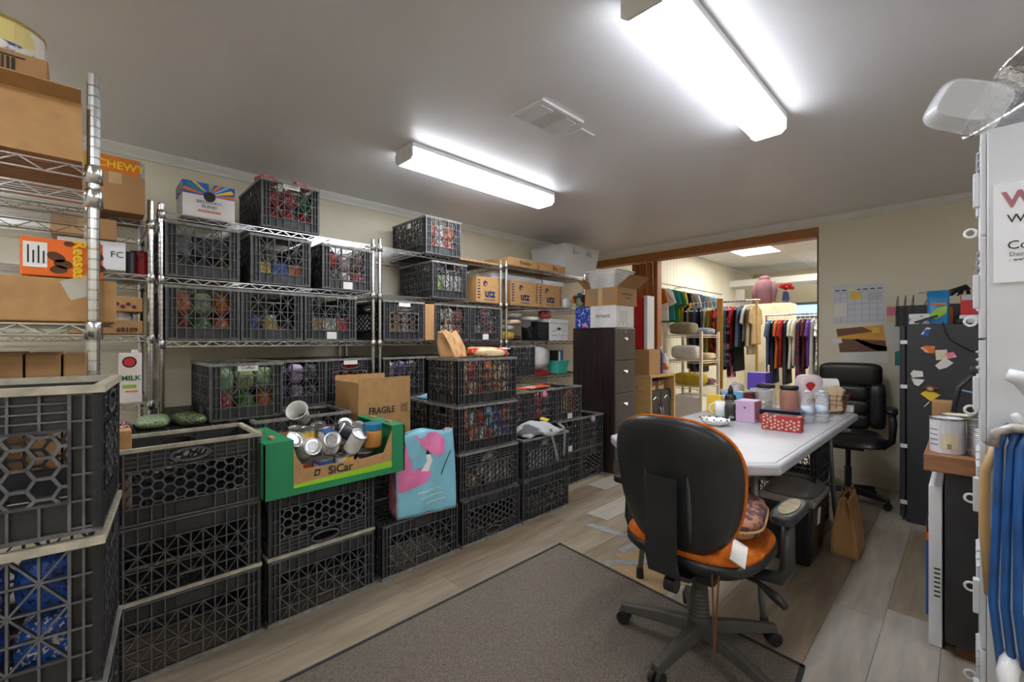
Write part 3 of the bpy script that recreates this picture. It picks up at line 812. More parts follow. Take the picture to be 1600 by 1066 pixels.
# --- near shelf A
M_GOLD = mat('gold_lid', (196, 166, 90), 0.35, 0.6)
bigA = carton('large open kraft carton overhanging the top deck of the near shelf', AX - 0.46, AX + 0.006, -0.53, -0.002, 1.6585, 1.80, M_CARD, flaps=(('+x', 0.05, 1.25),), tape=False, open_=True)
MB().bx(-0.1, 0.18, 0.13, 0.16, 0.13, 0.1318).build('white_bar_print', M_PAPER, bigA)
tag(MB().bx(-0.12, 0.12, -0.075, 0.075, 0, 0.006).build('carton_insert', M_CARD, None, (AX - 0.16, -0.36, 1.6665)), 'flat cardboard insert inside the large open carton', 'cardboard')
def formula(label, x, y, z, r, h):
    o = tin(label, (x, y, z), r, h, mat('formula_label', (232, 214, 140), 0.4, rgb2=(240, 236, 224), thresh=0.5, vscale=7), 'formula_tin', M_GOLD)
    MB().lathe([(r + 0.0006, 0.01), (r + 0.0006, h * 0.35)], 28, cap=False).build('blue_band', mat('formula_blue', (66, 84, 160), 0.4, rgb2=(236, 234, 228), vscale=16, thresh=0.52), o)
    return o
formula('formula tin standing in the open carton with a kraft box upon it', AX - 0.12, -0.2, 1.664, 0.075, 0.165)
formula('gold rimmed formula tin at the corner of the open carton', AX - 0.095, -0.06 + 0.005, 1.664, 0.05, 0.165)
bx = carton('small kraft box with black barcode stacked on the formula tins', AX - 0.26, AX - 0.04, -0.36, -0.062, 1.8335, 1.90, M_CARD2)
for k in range(9): face_print(bx, '+x', 0.03 + k * 0.0075, 0.033 + k * 0.0075 + (k % 3) * 0.0012, 0.022, 0.05, M_INK, 'barcode_stripe')
face_print(bx, '+x', 0.02, 0.112, 0.052, 0.055, M_INK, 'barcode_edge'); face_print(bx, '+x', 0.02, 0.112, 0.017, 0.02, M_INK, 'barcode_edge')
formula('yellow labelled formula tin on top of the small kraft box', AX - 0.15, -0.155, 1.9025, 0.085, 0.085)
bA2 = carton('long kraft carton with torn tape on the second deck of the near shelf', AX - 0.4, AX - 0.03, -0.55, 0.062, 1.268, 1.374, M_CARD, tape=False)
MB().box((0.1858, 0.235, 0.085), (0.0012, 0.05, 0.05), (0.4, 0, 0)).build('torn_tape', mat('loose_tape', (225, 220, 205), 0.15, alpha=0.6), bA2)
M_OR = mat('orange_candy_box', (238, 108, 22), 0.4, var=0.03)
rb = carton('bright orange chocolate egg box lying on the long kraft carton', AX - 0.25, AX - 0.03, -0.107, 0.036, 1.3765, 1.468, M_OR, tape=False, name='candy_box')
face_print(rb, '+x', -0.067, -0.027, 0.02, 0.08, M_PAPER, 'white_panel')
face_text(rb, '+x', 'Grasscraft', 0.0001, 0, 0.05) if False else None
lettering('Egg Soup Eggs', 0.012, rb, (rb['hx'] + 0.002, -0.047, 0.05), (PI / 2, PI / 2, PI / 2), M_INK) if False else None
M_CHOC = mat('chocolate_print', (96, 52, 26), 0.35, var=0.2, vscale=30)
for (a, b, rr, sc_) in ((-0.012, 0.048, 0.5, 1.0), (0.0, 0.032, 0.2, 1.0), (-0.008, 0.018, -0.1, 0.9), (0.062, 0.06, 0.9, 0.8), (0.064, 0.03, 0.5, 0.8), (0.01, 0.083, 0.0, 0.55)):
    mb = MB(); mb.prism([(0.017 * sc_ * math.cos(t * PI / 8), 0.011 * sc_ * math.sin(t * PI / 8)) for t in range(16)], 0, 0.0014, 'xy')
    mb.build('egg_print', M_CHOC, rb, (rb['hx'], a, b), (PI / 2, rr, PI / 2))
lettering("Reeses", 0.034, rb, (rb['hx'] + 0.002, 0.028, 0.046), (PI / 2, PI / 2, PI / 2), mat('yellow_print', (250, 200, 30), 0.5), bold=0.0012)
for k in range(4): MB().bx(rb['hx'], rb['hx'] + 0.0016, -0.06 + k * 0.0085, -0.057 + k * 0.0085, 0.03, 0.072 - (k % 2) * 0.012).build('script_print', M_INK, rb)
for k, (a, b, lab) in enumerate(((-0.20, -0.109, 'left corrugated carton in the row seen over the near crate'), (-0.105, -0.042, 'middle corrugated carton in the row seen over the near crate'), (-0.038, 0.006, 'narrow corrugated carton beside the near shelf post'))):
    carton(lab, AX - 0.36, AX - 0.13, a, b, 0.8625, 1.19 - 0.002 * k, M_CARD2, tape=False)
tin('dark green jar behind the rim of the near crate', (AX - 0.06, -0.19, 0.8625), 0.04, 0.3, mat('dark_jar', (34, 60, 54), 0.25, var=0.3), 'jar', M_BLACK, 'jar')
tag(MB().bx(-0.012, 0.012, -0.006, 0.006, 0, 0.075).build('yellow_packet', pk('yellow', 'skyblue'), None, (AX - 0.40, 0.0, 1.6585)).copy() if False else
    MB().bx(-0.03, 0.03, -0.012, 0.012, 0, 0.14).build('snack_packet', pk('yellow', 'blue'), None, (AX - 0.40, 0.012, 1.659)), 'yellow and blue packet behind the big open carton', 'packet')

# --- shelf B
ch = carton('worn kraft carton of chewy bars on the top deck', -3.0, -2.655, 0.0, 0.205, 1.803, 1.975, M_CARD2)
face_print(ch, '+x', -0.1, 0.085, 0.172 - 0.0, 0.245, mat('chewy_orange', (214, 120, 30), 0.4), 'bar_display').location.x = -0.006
face_text(ch, '+x', 'CHEWY', 0.046, 0.02, 0.205, mat('yellow_print', (250, 200, 30), 0.5), d=-0.003, bold=0.001)
MB().bx(-0.16, 0.165, 0.085, 0.102, 0.1722, 0.24).build('bar_display_end', mat('pale_blue_card', (150, 180, 205), 0.5), ch)
wx = carton('white shipping box with small print under a kraft box', -3.0, -2.70, -0.08, 0.14, 1.5425, 1.672, M_WHITE, name='white_box')
face_text(wx, '+x', 'FC', 0.04, 0.08, 0.07, M_INK)
carton('flat kraft box lying on the white shipping box', -3.0, -2.68, -0.1, 0.108, 1.674, 1.765, M_CARD2)
tin('dark jar between the white box and the red can', (-2.80, 0.163, 1.5425), 0.019, 0.1, plain('charcoal', 0.3), 'jar', M_BLACK, 'jar')
tin('red and blue coffee tin by the shelf posts', (-2.86, 0.2, 1.5425), 0.036, 0.115, pk('red', 'navy'), 'coffee_tin', M_BLACK)
b6 = carton('kraft box stamped 68109 on the third deck', -3.0, -2.70, -0.05, 0.2, 1.2525, 1.315, M_CARD2, tape=False)
face_text(b6, '+x', '68109', 0.03, 0.07, 0.018, M_INK, bold=0.0006)
for k in range(2): face_print(b6, '+x', -0.07, 0.02, 0.03 + 0.012 * k, 0.034 + 0.012 * k, M_INK, 'print_line')
tin('short white tin lying between two kraft boxes', (-2.82, 0.12, 1.3165), 0.052, 0.036, pk('white', 'skyblue'))
b7 = carton('kraft box with purple grape print on the white tin', -2.98, -2.71, -0.02, 0.2, 1.3565, 1.425, M_CARD, tape=False)
for k in range(7):
    MB().lathe([(0.009, 0), (0.009, 0.0014)], 10, axis='x').build('grape_print', mat('grape_ink', (92, 36, 70), 0.6), b7, (b7['hx'], -0.04 + 0.02 * k, 0.022 + 0.012 * (k % 2)))
mk = carton('milk carton with green letters on the low deck', -2.80, -2.70, 0.118, 0.198, 0.9325, 1.165, mat('milk_carton_board', (226, 214, 210), 0.4, var=0.05), tape=False, name='milk_carton', cat='carton')
face_text(mk, '+x', 'MILK', 0.032, 0, 0.115, mat('green_print', (30, 120, 60), 0.5), bold=0.0008)
MB().lathe([(0.02, 0), (0.02, 0.0015)], 18, axis='x').build('red_dot_logo', M_REDINK, mk, (mk['hx'], -0.005, 0.19))
MB().lathe([(0.026, 0), (0.026, 0.001)], 18, axis='x').build('dark_ring_logo', M_INK, mk, (mk['hx'], -0.005, 0.19))
face_print(mk, '+x', -0.03, 0.02, 0.07, 0.085, mat('lime_print', (150, 180, 60), 0.5), 'lime_swoosh'); face_print(mk, '+x', -0.02, 0.025, 0.05, 0.058, mat('orange_print', (226, 140, 50), 0.5), 'orange_swoosh')
MB().lathe([(0.012, 0), (0.012, 0.014)], 12).build('screw_cap', M_WPLASTIC, mk, (0.01, 0.015, 0.233))

# --- pouches on the back stack, narrow carton in the open honeycomb crate
for k, (yy, xx, rz, c, s, lab) in enumerate(((0.085, -2.52, 0.15, 'maroon', 'white', 'maroon flat food pouch lying behind the open honeycomb crate'), (0.225, -2.56, -0.15, 'sage', 'charcoal', 'sage green flat food pouch behind the open honeycomb crate'), (0.355, -2.53, 0.2, 'charcoal', 'lime', 'dark flat food pouch with lime patch beside the Coffee crate'))):
    goods('pouch', c, s, (xx, yy, 0.832), (0.2, 0.12 if k < 2 else 0.1, 0.05), rz, lab)
carton('narrow kraft carton standing upright in the open honeycomb crate', -2.16, -2.085, 0.075, 0.125, 0.572, 0.9, M_CARD, tape=False)
cup = MB(); cup.smooth = True; cup.lathe([(0.035, 0), (0.052, 0.11), (0.055, 0.112), (0.05, 0.112), (0.034, 0.004)], 20, cap=False)
cu_ = tag(cup.build('paper_cup', M_PAPER, None, (-2.475, 0.845, 0.80), (0.15, 0.95, -0.5)), 'white paper tub with blue print tilted over the open crate', 'tub')
_m = MB(); _m.lathe([(0.0395, 0.03), (0.0455, 0.075)], 20, cap=False); _m.build('blue_print_band', mat('blue_print', (70, 100, 170), 0.5, rgb2=(230, 230, 228), thresh=0.52, vscale=24), cu_)
goods('pouch', 'red', 'white', (-2.46, 0.95, 0.565), (0.1, 0.12, 0.19), 0.2, 'red and white pouch standing in the open empty crate')

# --- FRAGILE carton
fg = carton('tall open kraft carton printed FRAGILE behind the produce box', -2.725, -2.405, 1.118, 1.455, 0.555, 0.857, M_CARD, open_=True, tape=False,
            flaps=(('+x', 0.148, 0.02), ('-x', 0.15, 0.05), ('-y', 0.12, -0.05)))
face_text(fg, '+x', 'FRAGILE', 0.055, -0.022, 0.255, M_INK, sx=0.82, bold=0.001)
ar = MB()
for s in (-0.008, 0.008): ar.bx(0.0, 0.0012, s - 0.002, s + 0.002, -0.014, 0.012); ar.prism([(s - 0.006, 0.008), (s + 0.006, 0.008), (s, 0.018)], 0, 0.0012, 'yz')
ar.bx(0, 0.0012, -0.016, 0.016, -0.02, -0.017)
for b in ((-0.022, -0.020, -0.026, 0.026), (0.02, 0.022, -0.026, 0.026), (-0.022, 0.022, -0.026, -0.024), (-0.022, 0.022, 0.024, 0.026)): ar.bx(0, 0.0012, *b)
ar.build('this_way_up_mark', M_INK, fg, (fg['hx'], 0.125, 0.262))
# --- blue cloth behind the tower
bc = MB(); bc.smooth = True
bc.grid(lambda u, v: (-2.60 + 0.16 * u, 1.62 + 0.22 * v, 0.838 + 0.045 * math.sin(PI * u) * math.sin(PI * v) + 0.012 * math.sin(9 * u + 5 * v) * math.sin(PI * u) * math.sin(PI * v)), 14, 12)
tag(bc.build('folded_cloth', mat('pale_blue_cloth', (140, 185, 222), 0.9, var=0.15, bump=0.3), solid=0.012), 'pale blue cloth crumpled on the crate behind the tower', 'cloth')

# --- SiCar produce tray
M_GREENC = mat('green_corrugated', (38, 136, 88), 0.6, var=0.04, vscale=8, bump=0.08, bscale=60)
pt_ = thing('produce_box', 'green and kraft SiCar produce tray heaped with canned food', 'box', (-2.203, 0.855, 0.5585))
TX, TY, TZ = 0.195, 0.325, 0.232
MB().bx(-TX, TX, -TY, TY, 0, 0.006).build('tray_bottom', M_CARD, pt_)
fpoly = [(-TY + 0.115, 0), (TY - 0.07, 0), (TY - 0.07, 0.215), (TY - 0.115, 0.11), (TY - 0.2, 0.10), (-TY + 0.16, 0.105), (-TY + 0.13, 0.16), (-TY + 0.115, 0.21)]
MB().prism(fpoly, TX - 0.005, TX, 'yz').build('front_panel', M_CARD, pt_)
MB().bx(TX, TX + 0.0015, -TY + 0.115, TY - 0.07, 0.0, 0.03).build('green_stripe', M_GREENC, pt_)
MB().prism([(-TY + 0.115, 0.03), (TY - 0.07, 0.03), (TY - 0.07, 0.062), (-TY + 0.115, 0.044)], TX, TX + 0.0015, 'yz').build('lime_stripe', mat('lime_stripe', (150, 206, 40), 0.6), pt_)
MB().bx(-TX, -TX + 0.005, -TY, TY, 0.006, TZ - 0.03).build('back_panel', M_CARD, pt_)
for s, w in ((-1, 0.115), (1, 0.07)):
    a, b = sorted((s * TY, s * (TY - w)))
    MB().bx(TX - 0.005, TX + 0.003, a, b, 0, TZ).build('corner_panel', M_GREENC, pt_)
    MB().bx(-TX, -TX + 0.006, a, b, 0, TZ).build('corner_panel', M_GREENC, pt_)
    y0_, y1_ = sorted((s * TY, s * (TY - 0.006)))
    MB().bx(-TX, TX + 0.003, y0_, y1_, 0, TZ).build('end_panel', M_GREENC, pt_)
    tf = MB(); tf.bx(-TX, TX + 0.003, a, b, TZ, TZ + 0.006)
    to = tf.build('top_flange', M_GREENC, pt_)
    tb = MB(); mid = (a + b) / 2
    for xx in (-0.08, 0.1): tb.bx(xx - 0.025, xx + 0.025, mid - 0.008, mid + 0.008, TZ + 0.006, TZ + 0.014)
    tb.build('stacking_tab', M_CARD, to)
lettering('SiCar', 0.052, pt_, (TX + 0.0022, -0.005, 0.076), FX, mat('dark_green_print', (24, 56, 40), 0.6), bold=0.001)
lg = MB(); lg.prism([(-0.014, -0.014), (0.008, -0.014), (0.014, 0.012), (-0.01, 0.016)], 0, 0.0012, 'yz'); lg.build('leaf_logo', MATS['dark_green_print'], pt_, (TX, -0.11, 0.078))
lg = MB(); lg.prism([(-0.007, -0.006), (0.004, -0.008), (0.007, 0.005), (-0.005, 0.008)], 0.0012, 0.002, 'yz'); lg.build('leaf_logo_heart', M_CARD, pt_, (TX, -0.11, 0.078))
# heap of cans: (x, y, z of axis centre, tilt about x, tilt about y, radius, height, colours, label)
def heap_can(x, y, z, rx, ry, rz, r, h, m, label, lidm=None):
    o = MB(); o.lathe([(r - 0.002, -h / 2), (r, -h / 2 + 0.003), (r - 0.0015, -h / 2 + 0.006), (r - 0.0015, h / 2 - 0.006), (r, h / 2 - 0.003), (r - 0.002, h / 2)], 24)
    b = tag(o.build('food_can', m, None, (-2.203 + x, 0.855 + y, 0.5585 + z), (rx, ry, rz)), label, 'can', 'cans in the produce tray')
    for s in (-1, 1):
        l = MB(); l.lathe([(0.001, s * (h / 2 + 0.0006)), (r * 0.55, s * (h / 2 + 0.0006)), (r * 0.6, s * (h / 2 + 0.0018)), (r * 0.85, s * (h / 2 + 0.0006)), (r - 0.001, s * (h / 2 + 0.002)), (r + 0.001, s * (h / 2 + 0.002)), (r + 0.001, s * (h / 2 - 0.005))], 24, cap=False)
        l.build('can_end', lidm or M_STEEL, b)
    return b
WL = mat('white_can_label', (226, 224, 216), 0.45, rgb2=(150, 148, 150), thresh=0.68, vscale=18)
YL = mat('yellow_can_label', (228, 176, 50), 0.4, rgb2=(232, 228, 218), thresh=0.5, vscale=9)
BL = mat('blue_can_label', (52, 92, 160), 0.4, rgb2=(226, 226, 228), thresh=0.55, vscale=9)
GL = mat('green_can_label', (128, 150, 100), 0.4, rgb2=(228, 222, 206), thresh=0.5, vscale=9)
RL = mat('red_can_label', (180, 50, 36), 0.4, rgb2=(232, 196, 110), thresh=0.52, vscale=9)
NL = mat('dark_can_label', (40, 36, 52), 0.4, rgb2=(222, 216, 204), thresh=0.6, vscale=8)
lower = [(0.13, -0.16, RL), (0.13, -0.06, BL), (0.13, 0.04, YL), (0.13, 0.14, NL), (0.02, -0.17, YL), (0.02, -0.07, WL), (0.02, 0.03, GL), (0.02, 0.13, RL), (-0.09, -0.17, GL), (-0.09, -0.07, NL), (-0.09, 0.03, WL), (-0.09, 0.13, YL)]
lname = ['red', 'blue', 'yellow', 'dark', 'second yellow', 'white', 'green', 'second red', 'second green', 'second dark', 'second white', 'third yellow']
for (a, b, m_), nm in zip(lower, lname):
    heap_can(a, b, 0.064, 0, 0, 0, 0.044, 0.112, m_, '%s labelled can standing in the bottom layer of the produce tray' % nm.replace('second ', '').replace('third ', ''))
top = [(0.125, -0.125, 0.162, 0.15, 1.2, 0.25, WL, 'white can lying end on at the front of the green tray'),
       (0.115, -0.015, 0.165, 0.1, 1.0, -0.15, WL, 'white and yellow can tipped forward at the front of the green tray'),
       (0.13, 0.095, 0.16, -0.1, 0.6, 0.2, WL, 'small white can leaning beside the peanut butter jar'),
       (0.045, -0.185, 0.172, 0.1, 0.9, 0.6, GL, 'olive labelled can tipped with its silver end showing'),
       (0.01, -0.095, 0.185, 0.0, 0.2, 0, YL, 'yellow labelled can standing tallest in the green tray'),
       (0.02, 0.0, 0.175, 0.1, -0.3, 0, BL, 'blue and white can half buried in the green tray'),
       (-0.03, 0.085, 0.188, -0.2, 1.15, 0.1, NL, 'can with bare silver end facing out of the green tray'),
       (0.035, 0.105, 0.185, 1.0, 0.2, -0.5, NL, 'dark and white can lying slantwise across the green tray'),
       (-0.1, -0.1, 0.175, 0, 0.15, 0, GL, 'olive can at the back of the green tray'),
       (-0.1, 0.01, 0.178, 0.3, 0.4, 0, GL, 'can with green band tilted at the back of the green tray'),
       (-0.1, 0.135, 0.182, 0.3, 0.8, 0.3, YL, 'yellow can tilted at the back near the green end flap'),
       (-0.03, 0.185, 0.17, 0.7, 0.6, 0.4, WL, 'white can leaning on the end flap of the green tray')]
for a, b, z, rx, ry, rz, m_, lab in top:
    heap_can(a, b, z + 0.012, rx, ry, rz, 0.038, 0.098, m_, lab)
pb = MB(); pb.smooth = True; pb.lathe([(0.038, 0), (0.045, 0.008), (0.046, 0.075), (0.04, 0.09)], 24)
pbo = tag(pb.build('peanut_butter_jar', mat('peanut_butter', (196, 136, 70), 0.3, var=0.06), None, (-2.203 + 0.125, 0.855 + 0.185, 0.69)), 'tan peanut butter jar with blue lid in the green tray', 'jar')
_m = MB(); _m.lathe([(0.046, 0.088), (0.047, 0.09), (0.047, 0.115), (0.044, 0.119)], 24); _m.build('blue_lid', mat('teal_blue_lid', (30, 122, 160), 0.4), pbo)

# --- flamingo shopping bag
def shopping_bag(label, loc, rz, w, d, h, m, side_m, seed=1, name='shopping_bag', lean=0.0):
    t = thing(name, label, 'bag', loc, rz)
    r2 = random.Random(seed); ph = [r2.uniform(0, 6) for _ in range(4)]
    def wr(u, v): return 0.010 * math.sin(7 * u + 5 * v + ph[0]) * math.sin(4 * v + ph[1]) + 0.006 * math.sin(17 * u - 9 * v + ph[2])
    for s, nm in ((1, 'front_panel'), (-1, 'back_panel')):
        mb = MB(); mb.smooth = True
        mb.grid(lambda u, v: ((d / 2 * (1 - 0.75 * v ** 2)) * s + wr(u, v) * math.sin(PI * u) + lean * v, (u - 0.5) * w * (1 + 0.03 * v), v * h + 0.012 * math.sin(9 * u + ph[3]) * v), 22, 22)
        mb.build(nm, m, t, solid=0.003)
    for s in (-1, 1):
        mb = MB(); mb.smooth = True
        mb.grid(lambda u, v: ((u - 0.5) * d * (1 - 0.75 * v ** 2) + lean * v, s * w / 2 * (1 + 0.03 * v) - s * 0.04 * math.sin(PI * u) * v, v * h), 8, 14)
        mb.build('gusset', side_m, t, solid=0.003)
    MB().bx(-d / 2, d / 2, -w / 2, w / 2, 0.0005, 0.004).build('bag_bottom', side_m, t)
    return t
M_AQUA = mat('aqua_bag_fabric', (132, 196, 214), 0.45, var=0.08, vscale=5, bump=0.25, bscale=14)
M_PINK = mat('pink_bag_print', (226, 120, 170), 0.45, var=0.12, vscale=10, bump=0.25, bscale=14)
M_ROSE = mat('rose_gusset', (206, 130, 150), 0.5, rgb2=(230, 180, 190), thresh=0.55, vscale=12, bump=0.25)
fb = shopping_bag('aqua and pink shopping bag with flamingo print on a crate', (-2.12, 1.36, 0.279), -0.18, 0.34, 0.15, 0.44, M_AQUA, M_ROSE, 3)
fm = next(c for c in fb.children if c.name.startswith('front_panel'))
def on_bag(poly, m, nm, off=0.004):
    """print shape draped on the bag front: poly in (y, z)"""
    from mathutils.geometry import tessellate_polygon
    ph_ = random.Random(3); ph = [ph_.uniform(0, 6) for _ in range(4)]
    n = 9; mb = MB()
    ys = [p[0] for p in poly]; zs = [p[1] for p in poly]
    cy, cz = sum(ys) / len(ys), sum(zs) / len(zs)
    def bp(y, z):
        u, v = y / 0.34 + 0.5, z / 0.44
        w = 0.010 * math.sin(7 * u + 5 * v + ph[0]) * math.sin(4 * v + ph[1]) + 0.006 * math.sin(17 * u - 9 * v + ph[2])
        return (0.075 * (1 - 0.75 * v * v) + w * math.sin(PI * u) + off, y, z)
    vs = []; fs = []
    N = len(poly)
    for r in range(n + 1):
        for (y, z) in poly: vs.append(bp(cy + (y - cy) * r / n, cz + (z - cz) * r / n))
    for r in range(n):
        for k in range(N): fs.append((r * N + k, r * N + (k + 1) % N, (r + 1) * N + (k + 1) % N, (r + 1) * N + k))
    mb.smooth = True; mb.add(vs, fs)
    return mb.build(nm, m, fm)
def dense(poly, k=4):
    out = []
    for i in range(len(poly)):
        a, b = poly[i], poly[(i + 1) % len(poly)]
        for j in range(k): out.append((a[0] + (b[0] - a[0]) * j / k, a[1] + (b[1] - a[1]) * j / k))
    return out
on_bag(dense([(-0.165, 0.14), (-0.10, 0.15), (0.0, 0.17), (0.03, 0.22), (-0.01, 0.25), (-0.05, 0.21), (-0.11, 0.2), (-0.12, 0.42), (-0.165, 0.425)]), M_PINK, 'flamingo_body', 0.004)
on_bag(dense([(-0.02, 0.36), (0.06, 0.3), (0.11, 0.31), (0.12, 0.38), (0.08, 0.43), (-0.06, 0.425)]), M_PINK, 'flamingo_plumage', 0.0045)
on_bag(dense([(-0.03, 0.23), (0.01, 0.225), (0.035, 0.28), (0.025, 0.32), (0.0, 0.32), (0.008, 0.28)]), M_PAPER, 'flamingo_bill', 0.005)
on_bag(dense([(0.0, 0.315), (0.028, 0.315), (0.012, 0.345)]), M_INK, 'flamingo_bill_tip', 0.0055)
for k in range(3): on_bag(dense([(-0.06 + 0.02 * k, 0.118 - 0.03 * k), (0.08 + 0.01 * k, 0.128 - 0.03 * k), (0.08 + 0.01 * k, 0.133 - 0.03 * k), (-0.06 + 0.02 * k, 0.123 - 0.03 * k)], 6), M_PAPER, 'white_script', 0.004)
_s = MB(); _s.tube([(0.09 - 0.05 * t - 0.02 * t * t, 0.15 - 0.045 * math.sin(2.2 * t) - 0.02, 0.33 - 0.25 * t) for t in [i / 14 for i in range(15)]], 0.0025, 6)
_s.build('black_cord', M_BLACK, fb)

# --- bags on the tower
kb = shopping_bag('open kraft paper bag with twisted handles lying on the tower', (-2.24, 1.67, 1.1195), 0.5, 0.2, 0.1, 0.16, mat('kraft_paper', (196, 150, 100), 0.75, var=0.08, vscale=5, bump=0.3, bscale=12), MATS['kraft_paper'] if 'kraft_paper' in MATS else None, 9, 'paper_bag', lean=-0.05)
_s = MB(); _s.tube([(-0.05, 0.02 + 0.06 * math.cos(t), 0.15 + 0.09 * math.sin(t)) for t in [PI * i / 12 for i in range(13)]], 0.0025, 6); _s.build('handle', M_CARD2, kb)
pb2 = MB(); pb2.smooth = True
pb2.pillow((0, 0, 0.03), (0.22, 0.26, 0.06), 20, 10, 0.6, 0.08, 4)
po = tag(pb2.build('snack_bag', mat('bright_snack_print', (214, 60, 50), 0.35, rgb2=(236, 214, 170), thresh=0.48, vscale=16, bump=0.4, bscale=20), None, (-2.19, 1.90, 1.1195), (0, 0.08, 0.2)), 'red and cream printed snack bag lying on the tower', 'bag')
_m = MB(); _m.box((0.07, 0.1, 0.058), (0.05, 0.05, 0.004)); _m.build('white_label', M_PAPER, po)

# --- grey tote draped over the crate with white cans
gt = thing('tote_bag', 'grey and white tote bag drooping over the crate of cans', 'bag', (-2.17, 2.34, 0.5575))
_m = MB(); _m.smooth = True
_m.grid(lambda u, v: (-0.14 + 0.26 * u, -0.18 + 0.38 * v, 0.004 + 0.075 * math.sin(PI * u) ** 0.6 * math.sin(PI * v) ** 0.6 + 0.014 * math.sin(11 * u + 3) * math.sin(8 * v)), 20, 20)
_m.build('bag_body', mat('grey_tote_fabric', (176, 176, 178), 0.8, rgb2=(92, 92, 96), thresh=0.56, vscale=5, bump=0.3), gt, solid=0.004)
for q, (yy, ln) in enumerate(((0.05, 0.2), (0.19, 0.18))):
    _m = MB(); _m.smooth = True
    pts = [(0.06, 0.05), (0.105, 0.03), (0.117, -0.02), (0.118, -0.1), (0.117, -ln)]
    _m.grid(lambda u, v: (lambda i, f: (pts[i][0] + (pts[i + 1][0] - pts[i][0]) * f, yy + (u - 0.5) * 0.028 + (0.12 if q == 0 else -0.02) * max(0, v - 0.5), pts[i][1] + (pts[i + 1][1] - pts[i][1]) * f))(min(3, int(v * 4)), v * 4 - min(3, int(v * 4))), 3, 13)
    _m.build('strap', mat('grey_strap', (128, 128, 132), 0.8), gt, solid=0.003)
_m = MB(); _m.box((0.0, 0.1, 0.085), (0.06, 0.05, 0.006), (0.1, 0.2, 0.4)); _m.build('yellow_label', plain('yellow'), gt)
def rosette(label, loc, m):
    t = MB(); t.smooth = True
    for k in range(7):
        a = 2 * PI * k / 7; t.pillow((0.004, 0.017 * math.cos(a), 0.017 * math.sin(a)), (0.014, 0.022, 0.022), 8, 6, 0.9)
    o = tag(t.build('flower_clip', m, None, loc), label, 'flower clip')
    _c = MB(); _c.pillow((0.01, 0, 0), (0.012, 0.014, 0.014), 8, 6, 1.0); _c.build('flower_centre', plain('white'), o); return o
rosette('pink rosette clipped on the crate beside the tower', (R3 + 0.004, 2.62, 0.80), plain('pink', 0.8))
rosette('lilac flower clip on the crate against the filing cabinet', (R3 + 0.004, 3.27, 0.525), plain('lilac', 0.8))
tag(MB().box((0, 0, 0), (0.1, 0.34, 0.012), (0, 0.0, 0.1)).build('magazine', mat('orange_magazine', (232, 96, 40), 0.4, rgb2=(220, 220, 214), thresh=0.56, vscale=7), None, (-2.45, 2.62, 0.846)), 'orange magazine lying flat across two crates', 'magazine')

# --- top decks of the wall shelving
sb = carton('white coffee carton with a colourful sunburst top, on the top deck', -2.98, -2.775, 0.36, 0.592, L1 + e, 2.045, mat('white_carton', (226, 222, 220), 0.5), tape=False, name='coffee_carton')
SBC = ['orange', 'yellow', 'skyblue', 'orange', 'olive', 'blue', 'yellow', 'teal', 'orange']
for face, a0, a1 in (('+x', -0.115, 0.115), ('-y', -0.101, 0.101)):
    face_print(sb, face, a0, a1, 0.115, 0.18, plain('blue'), 'sunburst_ground')
    for k in range(9):
        t0, t1 = PI * k / 9, PI * (k + 0.62) / 9
        cx = 0.0; m_ = plain(SBC[k])
        def pt(t, r):
            return (max(a0, min(a1, cx + r * math.cos(t) * 1.3)), max(0.116, min(0.179, 0.118 + r * math.sin(t))))
        poly = [pt(t0, 0.022), pt(t0, 0.09), pt(t1, 0.09), pt(t1, 0.022)]
        q = MB(); 
        if face == '+x': q.prism(poly, sb['hx'] + 0.0013, sb['hx'] + 0.002, 'yz')
        else: q.prism(poly, -sb['hy'] - 0.002, -sb['hy'] - 0.0013, 'xz')
        q.build('sunburst_ray', m_, sb)
_m = MB(); _m.lathe([(0.026, 0), (0.026, 0.003)], 20, axis='x'); _m.build('black_oval_logo', M_INK, sb, (sb['hx'], 0.0, 0.112))
face_text(sb, '+x', 'BREAKFAST\nBLEND', 0.022, 0, 0.07, mat('slate_print', (70, 80, 100), 0.6))
face_print(sb, '+x', -0.05, 0.05, 0.028, 0.04, mat('salmon_print', (210, 140, 120), 0.6), 'salmon_bar')
for yy, c, lab in ((0.70 + 0.05, 'red', 'red coffee brick lying on the rim of the top deck crate'), (0.93, 'red', 'second red coffee brick leaning out of the top deck crate')):
    goods('packet', c, 'white', (-2.86, yy + 0.02, L1 + e + CH + 0.001), (0.1, 0.09, 0.035), 0.2, lab)
tag(MB().bx(-0.24, 0.2, -0.22, 0.2, 0, 0.012).build('cardboard_sheet', M_CARD2, None, (-2.98, 2.345, L1 + 0.003)), 'flat brown cardboard sheet on the top deck', 'cardboard')
for yy, w, t_, lab in ((2.84, 0.36, 'Breakfast', 'flat kraft carton with handwriting on the top deck'), (3.245, 0.36, 'Box', 'second flat kraft carton with handwriting beside the clear tote')):
    b_ = carton(lab, -3.1, -2.77, yy - w / 2 - 0.02, yy + w / 2, 1.8825, 1.955, M_CARD, tape=False)
    face_text(b_, '+x', t_, 0.05, 0.03, 0.036, M_INK, sx=0.8)
M_TOTE = mat('frosted_tote', (232, 234, 236), 0.3, var=0.03, alpha=0.72)
tt = thing('storage_tote', 'frosted white plastic storage tote on the top deck', 'storage bin', (-3.02, 3.73, 1.8825))
_m = MB(); hx0, hy0, hx1, hy1, hh = 0.2, 0.25, 0.235, 0.29, 0.30
def ring(a, b, z): return [(-a, -b, z), (a, -b, z), (a, b, z), (-a, b, z)]
